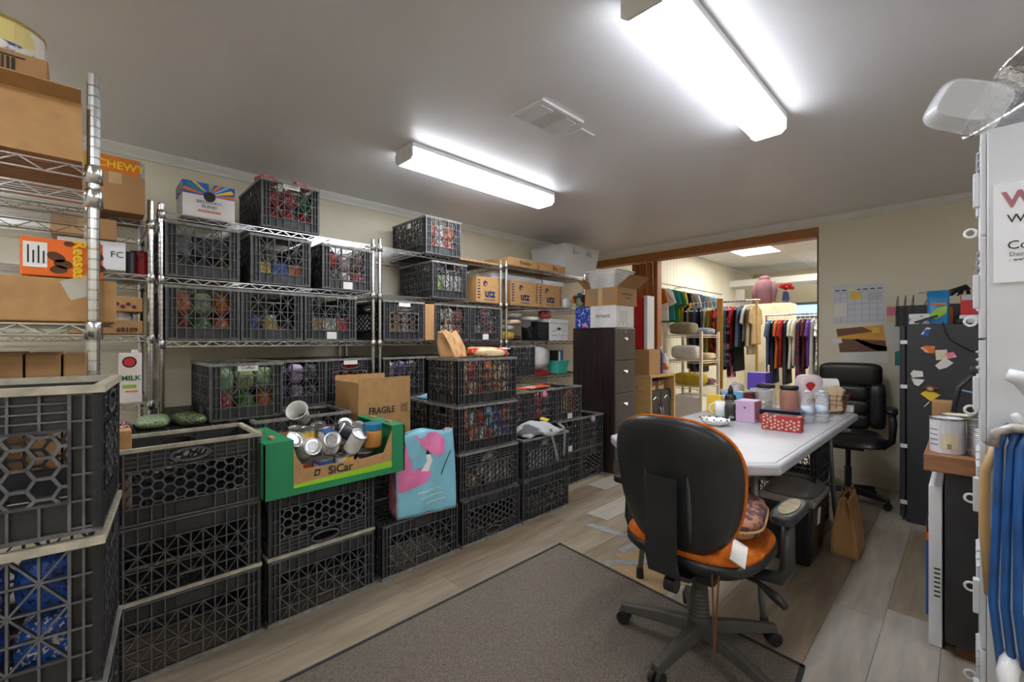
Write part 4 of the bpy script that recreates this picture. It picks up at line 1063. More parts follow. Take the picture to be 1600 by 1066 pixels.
_m.add(ring(hx0, hy0, 0) + ring(hx1, hy1, hh) + ring(hx1 - 0.004, hy1 - 0.004, hh) + ring(hx0 - 0.004, hy0 - 0.004, 0.004),
       [(3, 2, 1, 0)] + [(k, (k + 1) % 4, 4 + (k + 1) % 4, 4 + k) for k in range(4)] + [(4 + k, 4 + (k + 1) % 4, 8 + (k + 1) % 4, 8 + k) for k in range(4)] + [(8 + k, 8 + (k + 1) % 4, 12 + (k + 1) % 4, 12 + k) for k in range(4)] + [(12, 13, 14, 15)])
_m.build('tub', M_TOTE, tt)
_m = MB(); _m.bx(-hx1 - 0.008, hx1 + 0.008, -hy1 - 0.008, hy1 + 0.008, hh, hh + 0.014); _m.build('lid', M_TOTE, tt, bevel=0.005)
for s in (-1, 1):
    _m = MB(); _m.box((hx1 * s * 0.0 + hx1 + 0.008, 0.12 * s, hh - 0.03), (0.012, 0.06, 0.07)); _m.build('latch', plain('silver', 0.3), tt, bevel=0.004)
# utz cartons
for y0, y1, lab in ((2.30, 2.63 - 0.04, 'utz snack carton behind the paired shelf posts'), (2.69, 3.045, 'utz snack carton in the middle of three'), (3.05, 3.385, 'utz snack carton at the far end of the three')):
    b_ = carton(lab, -3.12, -2.785, y0, y1, L2 + e, 1.755, M_CARD, tape=False, name='snack_carton')
    face_text(b_, '+x', 'utz', 0.10, 0.0, 0.075, M_BLUEINK, sx=0.9, bold=0.003)
    for s in (-1, 1):
        for k in range(7): face_print(b_, '+x', s * (b_['hy'] - 0.012) - 0.018 if s > 0 else -b_['hy'] + 0.01, s * (b_['hy'] - 0.012) if s > 0 else -b_['hy'] + 0.04, 0.03 + 0.024 * k, 0.04 + 0.024 * k, M_BLUEINK, 'stripe_print')
    face_print(b_, '+x', -0.06, 0.06, 0.018, 0.024, M_BLUEINK, 'print_line')
    MB().lathe([(0.024, 0), (0.024, 0.0014)], 16, axis='x').build('face_logo', M_BLUEINK, b_, (b_['hx'], -0.05, 0.155))
    MB().lathe([(0.013, 0), (0.013, 0.0016)], 16, axis='x').build('face_logo_heart', M_CARD, b_, (b_['hx'] + 0.0004, -0.045, 0.148))
for y0, y1, z, m_, lab in ((2.48, 3.1, 1.758, M_CLEAR, 'stack of clear clamshell trays on the utz cartons'), (3.12, 3.45, 1.758, M_WPLASTIC, 'white plastic tray on the farthest utz carton')):
    t = thing('food_tray', lab, 'tray', (-2.94, (y0 + y1) / 2, z))
    hy = (y1 - y0) / 2
    for k in range(2):
        _m = MB(); _m.bx(-0.13, 0.13, -hy, hy, 0.022 * k, 0.004 + 0.022 * k)
        for s in (-1, 1): _m.bx(-0.135, 0.135, *sorted((s * hy, s * (hy - 0.008))), 0.004 + 0.022 * k, 0.02 + 0.022 * k); _m.bx(*sorted((s * 0.135, s * 0.127)), -hy, hy, 0.004 + 0.022 * k, 0.02 + 0.022 * k)
        _m.build('tray', m_, t)

# --- third and fourth deck, far unit
for k, (y, x, c, s, sz, rz, lab) in enumerate(((2.74, -2.9, 'silver', 'white', (0.14, 0.13, 0.05), 0.3, 'silver packet in the clutter on the third deck'), (2.74, -2.92, 'yellow', 'purple', (0.16, 0.15, 0.09), 0, 'yellow packet under the silver packet'),
        (2.885, -2.97, 'navy', 'orange', (0.16, 0.14, 0.05), -0.3, 'navy and orange packet beside the tumbler'), )):
    goods('pouch', c, s, (x, y, L3 + e + (0.09 if k == 0 else 0)), sz, rz, lab)
bb = carton('black plastic basket on the third deck beside the file box', -3.02, -2.80, 3.06, 3.21, L3 + e, 1.40, plain('black', 0.4), tape=False, name='black_basket', cat='basket', open_=True)
for k in range(4): face_print(bb, '+x', -0.07, 0.07, 0.03 + 0.035 * k, 0.036 + 0.035 * k, plain('charcoal', 0.4), 'rib')
for k, (c, s, y, z, lab) in enumerate((('cream', 'orange', 2.79, 1.366, 'cream envelope pack on the clutter pile'), ('white', 'tan', 3.03, 1.403, 'white paper bag lying over the black basket'), ('grey', 'white', 2.8, 1.42, 'grey plastic bag on top of the clutter pile'))):
    goods('pouch', c, s, (-2.9, y, z - 0.0 if k else 1.366), (0.2, 0.15, 0.05), 0.1 * k, lab)
tum = MB(); tum.smooth = True; tum.lathe([(0.03, 0), (0.042, 0.15), (0.044, 0.155)], 20)
to_ = tag(tum.build('tumbler', plain('black', 0.3), None, (-2.80, 2.955, L3 + 0.05), (0.9, 0.2, 0.3)), 'black travel tumbler lying on its side', 'tumbler')
_m = MB(); _m.lathe([(0.046, 0.152), (0.046, 0.168)], 20); _m.build('lid', plain('charcoal'), to_)
goods('pouch', 'red', 'white', (-2.93, 3.3, 1.437), (0.08, 0.16, 0.09), 0.1, 'red and white pouch on the white file box')
fbx = carton('white cardboard file box with oval hand hole', -3.15, -2.80, 3.225, 3.50, L3 + e, 1.395, mat('file_box_white', (222, 222, 218), 0.6), tape=False, name='file_box')
_m = MB(); _m.bx(-0.18, 0.18, -0.142, 0.142, 0.171, 0.2105); _m.build('lid', MATS['file_box_white'], fbx, bevel=0.002)
_m = MB(); _m.prism([(0.03 * math.cos(PI * k / 8), 0.014 * math.sin(PI * k / 8)) for k in range(16)], 0, 0.0014, 'yz'); _m.build('hand_hole', plain('brown'), fbx, (fbx['hx'], 0.0, 0.115))
for k in range(4): face_print(fbx, '+x', -0.11 if k % 2 else 0.05, -0.04 if k % 2 else 0.11, 0.05 + 0.04 * (k // 2), 0.056 + 0.04 * (k // 2), plain('grey'), 'print_line')
gb = MB(); gb.smooth = True; gb.pillow((0, 0, 0.12), (0.24, 0.29, 0.24), 24, 16, 0.85, 0.07, 5)
go = tag(gb.build('grocery_bag', mat('white_film_bag', (226, 222, 220), 0.3, var=0.1, bump=0.7, bscale=16), None, (-2.9, 3.12, 0.935)), 'knotted white plastic grocery bag on the low deck', 'bag')
_m = MB(); _m.smooth = True; _m.lathe([(0.03, 0.225), (0.008, 0.25), (0.03, 0.285)], 12, cap=False); _m.build('knot', MATS['white_film_bag'], go)
goods('packet', 'red', 'maroon', (-2.9, 3.12, 0.9025), (0.2, 0.22, 0.03), 0.0, 'flat red packet beneath the plastic grocery bag')
tb = thing('teal_bin', 'small teal plastic bin of books beside the cabinet', 'bin', (-2.85, 3.40, 0.9025))
_m = MB(); _m.add(ring(0.06, 0.07, 0) + ring(0.075, 0.09, 0.12) + ring(0.07, 0.085, 0.12) + ring(0.056, 0.066, 0.004), [(3, 2, 1, 0)] + [(k, (k + 1) % 4, 4 + (k + 1) % 4, 4 + k) for k in range(4)] + [(4 + k, 4 + (k + 1) % 4, 8 + (k + 1) % 4, 8 + k) for k in range(4)] + [(8 + k, 8 + (k + 1) % 4, 12 + (k + 1) % 4, 12 + k) for k in range(4)] + [(12, 13, 14, 15)])
_m.build('tub', mat('teal_plastic', (70, 190, 170), 0.4), tb)
_m = MB(); _m.bx(-0.08, 0.08, -0.095, -0.085, 0.115, 0.125); _m.bx(-0.08, 0.08, 0.085, 0.095, 0.115, 0.125); _m.bx(0.07, 0.08, -0.085, 0.085, 0.115, 0.125); _m.build('rim', MATS['teal_plastic'], tb)
for k, (c, lab) in enumerate((('black', 'black book standing in the teal bin'), ('white', 'white book standing in the teal bin'), ('grey', 'grey book standing in the teal bin'), ('blue', 'blue book standing in the teal bin'), ('yellow', 'yellow book standing in the teal bin'))):
    b_ = MB(); b_.bx(-0.05, 0.05, -0.009, 0.009, 0, 0.22 - 0.012 * (k % 3)); o = tag(b_.build('book', plain(c), None, (-2.855, 3.352 + 0.024 * k, 0.908)), lab, 'book', 'books in the teal bin')
    _m = MB(); _m.bx(-0.048, 0.047, -0.007, 0.007, 0.22 - 0.012 * (k % 3), 0.2205 - 0.012 * (k % 3)); _m.build('pages', M_PAPER, o)
carton('upright narrow kraft carton between two crates on the third deck', -3.1, -2.745, 1.784, 1.864, L3 + e, 1.49, M_CARD, tape=False)
# ================================================================ FOLDING TABLE
M_TABLE = mat('white_table_plastic', (186, 186, 190), 0.38, var=0.03, vscale=8, bump=0.06, bscale=160)
tb_ = thing('folding_table', 'long white plastic folding table with grey edge line', 'table', (-0.885, 2.80, 0))
TW, TL, TH = 0.385, 0.95, 0.74
def octo(a, b, c): return [(-a + c, -b), (a - c, -b), (a, -b + c), (a, b - c), (a - c, b), (-a + c, b), (-a, b - c), (-a, -b + c)]
MB().prism(octo(TW, TL, 0.085), TH - 0.045, TH).build('table_top', M_TABLE, tb_, bevel=0.012, seg=3)
oa, ob = octo(TW - 0.022, TL - 0.022, 0.08), octo(TW - 0.027, TL - 0.027, 0.0785)
ln = MB(); ln.add([(p[0], p[1], TH + 0.0006) for p in oa] + [(p[0], p[1], TH + 0.0006) for p in ob], [(k, (k + 1) % 8, 8 + (k + 1) % 8, 8 + k) for k in range(8)])
ln.build('edge_line', mat('table_edge_line', (96, 98, 104), 0.5), tb_)
M_LEG = mat('grey_table_steel', (128, 130, 132), 0.4, 0.6)
for sy in (-1, 1):
    y0 = sy * 0.74
    for sx in (-1, 1):
        lg_ = MB(); lg_.smooth = True; lg_.tube([(sx * 0.25, y0, TH - 0.05), (sx * 0.26, y0, 0.45), (sx * 0.28, y0 + sy * 0.0, 0.12), (sx * 0.29, y0, 0.03)], 0.0135, 10)
        l_ = lg_.build('leg', M_LEG, tb_)
        MB().lathe([(0.02, 0), (0.017, 0.05), (0.015, 0.055)], 12, (sx * 0.29, y0, 0)).build('rubber_foot', M_BLACK, l_)
    br = MB(); br.tube([(-0.255, y0, 0.62), (0.255, y0, 0.62)], 0.01, 8); br.tube([(-0.25, y0, TH - 0.05), (0.25, y0, TH - 0.05)], 0.0135, 8); br.tube([(0, y0, 0.62), (0, y0 - sy * 0.14, TH - 0.05)], 0.009, 8)
    br.build('brace', M_LEG, tb_)

# ================================================================ TASK CHAIR (seen from behind)
def disc_shell(outline, front, back, n=40, rings=9, axis='y'):
    """closed lens over a 2-D outline(theta)->(a, b); front/back(a, b, r)->offset along the axis"""
    vs = []; fs = []; R = [i / rings for i in range(1, rings + 1)]
    def put(a, b, d): return (a, d, b) if axis == 'y' else (a, b, d)
    def o2(r, k):
        a, b = outline(2 * PI * k / n); return a * r, b * r
    vs.append(put(0, 0, back(0, 0, 0)))
    for r in R:
        for k in range(n): a, b = o2(r, k); vs.append(put(a, b, back(a, b, r)))
    nb = len(vs)
    vs.append(put(0, 0, front(0, 0, 0)))
    for r in R:
        for k in range(n): a, b = o2(r, k); vs.append(put(a, b, front(a, b, r)))
    for base, flip in ((0, False), (nb, True)):
        for k in range(n):
            f = (base, base + 1 + k, base + 1 + (k + 1) % n); fs.append(f if not flip else f[::-1])
        for i in range(rings - 1):
            for k in range(n):
                p, q = base + 1 + i * n, base + 1 + (i + 1) * n
                f = (p + k, q + k, q + (k + 1) % n, p + (k + 1) % n); fs.append(f if not flip else f[::-1])
    p, q = 1 + (rings - 1) * n, nb + 1 + (rings - 1) * n
    for k in range(n): fs.append((p + k, q + k, q + (k + 1) % n, p + (k + 1) % n))
    mb = MB(); mb.smooth = True; mb.add(vs, fs); return mb
def sup(th, a, b, e):
    c, s = math.cos(th), math.sin(th)
    return (a * math.copysign(abs(c) ** (2 / e), c), b * math.copysign(abs(s) ** (2 / e), s))
def star_base(t, n, r, angs, m, hub_z, caster_r=0.027):
    for a in angs:
        d = Vector((math.cos(a), math.sin(a), 0)); s = Vector((-d.y, d.x, 0))
        lg = MB(); lg.smooth = False
        sec = [(0.03, 0.030, hub_z, 0.05), (r * 0.5, 0.026, hub_z - 0.012, 0.042), (r, 0.02, hub_z - 0.035, 0.03)]
        vs = []
        for q, w, z, h_ in sec:
            for (sw, sz) in ((-1, 0), (-0.6, 1), (0.6, 1), (1, 0)): vs.append(tuple(d * q + s * (w * sw) + Vector((0, 0, z - h_ + h_ * sz))))
        fs = [(0, 3, 2, 1), (8, 9, 10, 11)]
        for i in range(2):
            for k in range(4): fs.append((i * 4 + k, i * 4 + (k + 1) % 4, i * 4 + 4 + (k + 1) % 4, i * 4 + 4 + k))
        lg.add(vs, fs)
        lo = lg.build('base_leg', m, t, bevel=0.006, seg=2)
        cz = MB(); e_ = d * (r - 0.012)
        for sg in (-1, 1):
            o_ = e_ + s * (sg * 0.014)
            pts = []
            for k in range(20): pass
            cz.xf = Matrix.Translation((o_.x, o_.y, caster_r)) @ Matrix.Rotation(a, 4, 'Z')
            cz.lathe([(caster_r * 0.6, -0.010), (caster_r, -0.008), (caster_r, 0.008), (caster_r * 0.6, 0.010)], 18, axis='y')
        cz.xf = None
        cz.tube([tuple(e_ + Vector((0, 0, caster_r))), tuple(e_ + Vector((0, 0, hub_z - 0.05)))], 0.006, 8)
        cz.build('caster', M_BLACK, lo)
M_ORANGE = mat('rust_orange_fabric', (206, 108, 36), 0.9, var=0.12, vscale=30, bump=0.4, bscale=260, spec=0.15)
M_SHELL = mat('scuffed_black_shell', (40, 41, 43), 0.36, var=0.15, vscale=7, bump=0.08, bscale=140)
M_DUSTY_GLOSS = mat('dusty_glossed_black_plastic', (74, 70, 66), 0.55, var=0.15, vscale=12)
ch1 = thing('task_chair', 'black shelled task chair with worn rust orange upholstery', 'chair', (-0.735, 1.745, 0.0105))
star_base(ch1, 5, 0.315, [math.radians(a) for a in (194, 266, 338, 50, 122)], M_DUSTY_GLOSS, 0.115)
cl = MB(); cl.smooth = False
pr = [(0.045, 0.05), (0.045, 0.12)]
for k in range(8): pr += [(0.038 - 0.0008 * k, 0.125 + 0.015 * k), (0.034 - 0.0008 * k, 0.133 + 0.015 * k)]
pr += [(0.03, 0.25), (0.03, 0.32)]
cl.lathe(pr, 20); cl.build('gas_column', M_DUSTY_GLOSS, ch1)
MB().bx(-0.1, 0.1, -0.12, 0.12, 0.315, 0.352).build('seat_mechanism', M_BLACK, ch1, bevel=0.01)
so = lambda th: sup(th, 0.252, 0.245, 3.0)
disc_shell(so, lambda a, b, r: 0.452, lambda a, b, r: 0.352 + 0.075 * r ** 4, axis='z').build('seat_pan', M_SHELL, ch1)
disc_shell(lambda th: sup(th, 0.246, 0.24, 3.0), lambda a, b, r: 0.502 - 0.035 * r ** 6, lambda a, b, r: 0.453, axis='z').build('seat_cushion', M_ORANGE, ch1)
BZ, BY = 0.70, -0.275                                   # back centre
def bo(th):
    a, b = sup(th, 0.25, 0.242, 2.7)
    return a * (0.92 + 0.10 * (b / 0.24)), b
def curv(a, b): return 0.55 * a * a - 0.10 * (b + 0.05) ** 2 * 4 + 0.04 - 0.10 * b
bk = disc_shell(bo, lambda a, b, r: curv(a, b) + 0.012, lambda a, b, r: curv(a, b) - 0.035 * (1 - r ** 5) - 0.004, n=48)
bk.build('back_shell', M_SHELL, ch1, (0, BY, BZ))
disc_shell(lambda th: tuple(1.02 * q for q in bo(th)), lambda a, b, r: curv(a, b) + 0.06 - 0.035 * r ** 6, lambda a, b, r: curv(a, b) + 0.013, n=48).build('back_cushion', M_ORANGE, ch1, (0, BY, BZ))
sp = MB()
pts = [(-0.05, 0.74), (-0.052, 0.6), (-0.048, 0.46), (-0.028, 0.40), (0.06, 0.355), (0.22, 0.345)]
for i in range(len(pts) - 1):
    (ya, za), (yb, zb_) = pts[i], pts[i + 1]
    vs = []
    for (yy, zz) in ((ya, za), (yb, zb_)):
        for xx, dd in ((-0.055, 0), (0.055, 0), (0.055, 0.014), (-0.055, 0.014)): vs.append((xx, BY + yy + dd * (1 if i < 3 else 0.3), zz + (0 if i < 3 else dd)))
    sp.add(vs, [(0, 1, 5, 4), (1, 2, 6, 5), (2, 3, 7, 6), (3, 0, 4, 7), (3, 2, 1, 0), (4, 5, 6, 7)])
sp.build('back_bar', M_SHELL, ch1)
for s in (-1, 1):
    rb_ = MB(); rb_.smooth = True
    rb_.tube([(s * 0.078, BY - 0.037 + curv(0.078, z) - 0.006 * (1 - abs(z) * 2), BZ + z) for z in (0.05, 0.0, -0.06, -0.12, -0.18)], [0.002, 0.007, 0.008, 0.007, 0.003], 8)
    rb_.build('back_ridge', M_DUSTY_GLOSS, ch1)  # lighter plastic puts the gloss of the ridges into their colour
    ap = MB(); ap.smooth = True
    ap.tube([(s * 0.2, -0.01, 0.375), (s * 0.285, -0.01, 0.385), (s * 0.305, -0.005, 0.43), (s * 0.305, 0.0, 0.6)], [0.02, 0.024, 0.024, 0.02], 10)
    a_ = ap.build('arm_post', M_SHELL, ch1)
    MB().prism([(s * 0.305 + 0.042 * math.copysign(abs(math.cos(t)) ** 0.6, math.cos(t)), 0.02 + 0.125 * math.copysign(abs(math.sin(t)) ** 0.6, math.sin(t))) for t in [2 * PI * k / 28 for k in range(28)]], 0.6, 0.632).build('arm_pad', M_BLACK, a_, bevel=0.01, seg=3)
    MB().prism([(s * 0.305 + 0.026 * math.cos(t), 0.02 + 0.095 * math.sin(t)) for t in [2 * PI * k / 28 for k in range(28)]], 0.632, 0.635).build('worn_pad_top', mat('worn_tan_vinyl', (150, 138, 112), 0.6, var=0.2, vscale=20), a_)
lv = MB(); lv.smooth = True; lv.tube([(0.1, 0.02, 0.34), (0.2, 0.03, 0.325), (0.26, 0.02, 0.30), (0.30, 0.0, 0.285)], [0.006, 0.008, 0.018, 0.012], 8); lv.build('lever', M_BLACK, ch1)
lv = MB(); lv.lathe([(0.028, -0.09), (0.028, -0.05)], 16, (0, BY + 0.03, 0.0), axis='x'); lv.build('tension_knob', M_BLACK, ch1, (0.06, 0.03, 0.33))
st = MB(); st.box((0.155, -0.235, 0.30), (0.006, 0.002, 0.26), (0, 0.06, 0)); st.box((0.145, -0.237, 0.31), (0.005, 0.002, 0.24), (0, -0.03, 0)); st.build('hanging_strap', plain('brown', 0.8), ch1)
st = MB(); st.box((0.2, -0.16, 0.495), (0.05, 0.14, 0.004), (0.1, 0.5, 0.3)); st.build('care_label', M_PAPER, ch1)
sc_ = MB(); sc_.smooth = True; sc_.pillow((0, 0, 0.042), (0.37, 0.35, 0.085), 32, 14, 0.5, 0.02, 6)
so_ = tag(sc_.build('seat_pillow', mat('patterned_cushion', (170, 120, 96), 0.9, rgb2=(92, 64, 66), thresh=0.5, vscale=26, bump=0.3), None, (-0.705, 1.80, 0.512), (0.05, 0, 0.2)), 'mauve and tan patterned cushion on the task chair seat', 'cushion')
_m = MB(); _m.tube([(0.186 * math.copysign(abs(math.cos(t)) ** 0.5, math.cos(t)), 0.176 * math.copysign(abs(math.sin(t)) ** 0.5, math.sin(t)), 0.042) for t in [2 * PI * k / 40 for k in range(40)]], 0.005, 6, closed=True); _m.build('piping', plain('tan', 0.9), so_)

# ================================================================ EXECUTIVE CHAIR
M_LEATHER = mat('black_leather', (32, 31, 32), 0.3, var=0.12, vscale=14, bump=0.12, bscale=90)
ex = thing('executive_chair', 'black padded leather executive chair by the partition wall', 'chair', (-0.635, 4.2, 0), PI + 0.1)
ex.scale = (0.82, 0.86, 1.0)
star_base(ex, 5, 0.31, [math.radians(a) for a in (90, 162, 234, 306, 18)], M_BLACK, 0.12)
MB().lathe([(0.04, 0.06), (0.04, 0.13), (0.028, 0.14), (0.028, 0.26), (0.02, 0.27), (0.02, 0.42)], 18).build('gas_column', M_BLACK, ex)
MB().bx(-0.12, 0.12, -0.14, 0.1, 0.405, 0.435).build('seat_mechanism', M_BLACK, ex, bevel=0.008)
disc_shell(lambda th: sup(th, 0.265, 0.26, 4.0), lambda a, b, r: 0.535 - 0.05 * r ** 8 - 0.03 * max(0, b / 0.26) ** 3, lambda a, b, r: 0.435 + 0.015 * r ** 4, axis='z').build('seat_cushion', M_LEATHER, ex)
def back_seg(nm, z0, z1, w, t0, bulge):
    mb = MB(); mb.smooth = True; mb.pillow((0, -0.275 - 0.07 * ((z0 + z1) / 2 - 0.5), (z0 + z1) / 2), (w, 0.12 + bulge, z1 - z0), 28, 12, 0.38)
    mb.build(nm, M_LEATHER, ex)
back_seg('headrest', 0.86, 1.045, 0.50, 0.1, 0.02)
for x0, nm in ((-0.21, 'back_wing'), (0.21, 'back_wing')):
    mb = MB(); mb.smooth = True; mb.pillow((x0, -0.285, 0.71), (0.13, 0.15, 0.36), 20, 12, 0.4); mb.build(nm, M_LEATHER, ex)
for z0, z1 in ((0.745, 0.87), (0.635, 0.755), (0.52, 0.645)):
    mb = MB(); mb.smooth = True; mb.pillow((0, -0.28, (z0 + z1) / 2), (0.31, 0.15, z1 - z0), 24, 10, 0.42); mb.build('back_panel', M_LEATHER, ex)
for s in (-1, 1):
    mb = MB(); mb.smooth = True
    mb.tube([(s * 0.24, -0.13, 0.44), (s * 0.315, -0.12, 0.47), (s * 0.325, -0.13, 0.6), (s * 0.315, -0.1, 0.685), (s * 0.31, 0.1, 0.69), (s * 0.315, 0.15, 0.65), (s * 0.31, 0.1, 0.5), (s * 0.25, 0.08, 0.44)], [0.02, 0.026, 0.026, 0.024, 0.024, 0.026, 0.024, 0.018], 10)
    am = mb.build('arm', M_BLACK, ex)
    mb = MB(); mb.smooth = True; mb.pillow((s * 0.312, 0.0, 0.71), (0.085, 0.27, 0.05), 18, 8, 0.5); mb.build('arm_pad', M_LEATHER, am)
bl = MB(); bl.tube([(-0.05 + 0.06 * math.sin(3 * t), 0.03 + 0.1 * t, 0.0) for t in [k / 12 for k in range(13)]], 0.012, 6)
tag(bl.build('bundled_strap', plain('grey', 0.8), None, (-0.62, 4.02, 0.55)), 'grey bundled strap lying on the executive chair seat', 'strap')

# ================================================================ FILING CABINET AND WHAT STANDS ON IT
fc = thing('filing_cabinet', 'tall dark wood filing cabinet with cup pull drawers', 'filing cabinet', (-2.482, 3.668, 0))
MB().bx(-0.238, 0.225, -0.186, 0.186, 0.0, 1.345).build('case', M_DARKWOOD, fc, bevel=0.003)
for k in range(4):
    z0 = 0.12 + k * 0.306
    dr = MB().bx(0.2255, 0.24, -0.176, 0.176, z0 + 0.003, z0 + 0.303).build('drawer', mat('drawer_laminate', (72, 64, 66), 0.28, var=0.15, vscale=5, stretch=(8, 8, 0.7)), fc, bevel=0.003)
    cp_ = MB(); cp_.smooth = True
    cp_.grid(lambda u, v: (0.24 + 0.02 * math.sin(PI * v / 2) * math.sin(PI * u), -0.035 + 0.07 * u, z0 + 0.2 - 0.028 * v * math.sin(PI * u) ** 0.5 + 0.014), 12, 6)
    cp_.build('cup_pull', M_STEEL, dr, solid=0.002)
    if k == 3: MB().lathe([(0.007, 0.24), (0.007, 0.245)], 12, (0, 0, z0 + 0.27), axis='x').build('lock', M_STEEL, dr)
tv = carton('white carton printed thrivent on top of the filing cabinet', -2.535, -2.245, 3.512, 3.82, 1.3465, 1.553, mat('white_carton', (226, 222, 220), 0.5), tape=False, name='white_box')
face_text(tv, '-y', 'thrivent', 0.058, 0.0, 0.11, M_INK, sx=0.85)
for k in range(5): face_print(tv, '+x', -0.1 + 0.03 * k, -0.085 + 0.03 * k, 0.02 + 0.02 * (k % 2), 0.16, plain('silver'), 'grey_print')
tc_ = carton('open kraft carton with spread flaps on the thrivent box', -2.60, -2.235, 3.515, 3.86, 1.5545, 1.72, M_CARD2, open_=True, tape=False, flaps=(('+x', 0.17, 0.95), ('-x', 0.16, 0.8)))
for a in (-0.13, 0.06): face_print(tc_, '-y', a, a + 0.06, 0.09, 0.13, plain('grey'), 'barcode_label')
face_print(tc_, '-y', -0.03, 0.02, 0.0, 0.165, M_TAPE, 'tape')
face_text(tc_, '+x', 'TORTILLA MIXED', 0.028, 0.0, 0.105, plain('charcoal'), sx=0.9); face_text(tc_, '+x', 'YELLOW CORN', 0.014, 0.02, 0.07, plain('charcoal'))
wb_ = thing('laundry_basket', 'white perforated plastic basket sitting in the open kraft carton', 'basket', (-2.425, 3.69, 1.70))
M_PERF = mat('perforated_white_plastic', (228, 228, 228), 0.4, var=0.02)
_m = MB()
def bwall(a0, b0, a1, b1, hh, n, rows):
    for (p, q, p2, q2) in (((-a0, -b0), (a0, -b0), (-a1, -b1), (a1, -b1)), ((a0, -b0), (a0, b0), (a1, -b1), (a1, b1)), ((a0, b0), (-a0, b0), (a1, b1), (-a1, b1)), ((-a0, b0), (-a0, -b0), (-a1, b1), (-a1, -b1))):
        P = lambda u, v: tuple((p[i] + (q[i] - p[i]) * u) * (1 - v) + (p2[i] + (q2[i] - p2[i]) * u) * v for i in (0, 1)) + (hh * v,)
        for k in range(n + 1):
            _m.tube([P(k / n, 0), P(k / n, 1)], 0.0045, 4, cap=False)
        for j in range(rows + 1):
            _m.tube([P(0, j / rows), P(1, j / rows)], 0.0045, 4, cap=False)
bwall(0.13, 0.13, 0.16, 0.16, 0.19, 15, 10)
_m.bx(-0.13, 0.13, -0.13, 0.13, 0, 0.004); _m.build('lattice_wall', M_PERF, wb_)
_m = MB()
for s in (-1, 1): _m.bx(*sorted((s * 0.155, s * 0.172)), -0.172, 0.172, 0.185, 0.197); _m.bx(-0.155, 0.155, *sorted((s * 0.155, s * 0.172)), 0.185, 0.197)
_m.build('rim', M_WPLASTIC, wb_, bevel=0.003)
gb_ = tag(MB().bx(-0.085, 0.085, -0.04, 0.04, 0, 0.205).build('gift_bag', mat('blue_star_paper', (36, 66, 160), 0.5, rgb2=(226, 228, 236), thresh=0.6, vscale=46), None, (-2.628, 3.55, 1.3465), bevel=0.002), 'blue patterned gift bag with white stars on the cabinet', 'gift bag')
MB().bx(0.01, 0.06, -0.0415, -0.04, 0.01, 0.04).build('pink_print', plain('pink'), gb_)
pl_ = thing('plush_parrot', 'plush parrot toy with red and green wings on the gift bag', 'toy', (-2.685, 3.55, 1.5525))
for nm, c, d_, m_ in (('body', (0, 0, 0.05), (0.09, 0.08, 0.1), cloth('sage')), ('head', (0, -0.005, 0.12), (0.055, 0.055, 0.055), cloth('teal')), ('wing', (-0.055, -0.01, 0.085), (0.05, 0.06, 0.08), cloth('red')), ('wing', (0.05, -0.01, 0.085), (0.05, 0.06, 0.08), cloth('maroon')), ('wing_stripe', (-0.06, -0.03, 0.07), (0.03, 0.03, 0.05), cloth('yellow')), ('crest', (0.02, 0, 0.15), (0.04, 0.03, 0.03), cloth('white'))):
    mb = MB(); mb.smooth = True; mb.pillow(c, d_, 14, 10, 0.9); mb.build(nm, m_, pl_)
goods('pouch', 'white', 'silver', (-2.84, 3.5, L2 + e), (0.12, 0.17, 0.11), 0.2, 'crumpled white plastic bag beside the plush parrot')

# ================================================================ UNDER AND BESIDE THE TABLE
sh = thing('shredder_bin', 'black waste bin with grey shredder lid under the table edge', 'bin', (-0.69, 2.94, 0))
_m = MB(); _m.add(ring(0.105, 0.155, 0.0) + ring(0.125, 0.18, 0.335), [(3, 2, 1, 0), (4, 5, 6, 7)] + [(k, (k + 1) % 4, 4 + (k + 1) % 4, 4 + k) for k in range(4)]); _m.build('bin_body', mat('glossy_black_bin', (30, 30, 31), 0.25, var=0.05), sh, bevel=0.02, seg=3)
_m = MB(); _m.add(ring(0.132, 0.188, 0.33) + ring(0.136, 0.192, 0.375), [(3, 2, 1, 0), (4, 5, 6, 7)] + [(k, (k + 1) % 4, 4 + (k + 1) % 4, 4 + k) for k in range(4)]); _m.build('lid_skirt', mat('translucent_grey_skirt', (150, 144, 140), 0.35), sh, bevel=0.015, seg=3)
disc_shell(lambda th: sup(th, 0.13, 0.188, 4.0), lambda a, b, r: 0.44 - 0.055 * r ** 4, lambda a, b, r: 0.376, axis='z').build('shredder_head', mat('grey_shredder_plastic', (104, 98, 94), 0.35, var=0.05), sh)
MB().bx(-0.1, 0.1, -0.012, 0.012, 0.425, 0.4405).build('feed_slot', M_BLACK, sh); MB().bx(0.03, 0.09, 0.05, 0.1, 0.42, 0.437).build('control_panel', M_BLACK, sh)
MB().box((0.124, -0.04, 0.26), (0.003, 0.05, 0.09), (0, 0.06, 0)).build('white_sticker', M_PAPER, sh)
kg = shopping_bag('brown kraft grocery bag with twisted handles by the shredder', (-0.485, 3.20, 0.0005), PI, 0.25, 0.12, 0.33, MATS['kraft_paper'], MATS['kraft_paper'], 21, 'paper_bag')
for s in (-0.02, 0.02):
    _m = MB(); _m.tube([(s, 0.05 * math.cos(t), 0.325 + 0.06 * math.sin(t)) for t in [PI * k / 12 for k in range(13)]], 0.003, 6); _m.build('handle', M_CARD2, kg)
for z, lab in ((0, 'black milk crate standing on the floor under the table'), (0.28, 'black milk crate stacked on another under the table')):
    crate('star', lab, -0.66, 3.36, z, 'S')
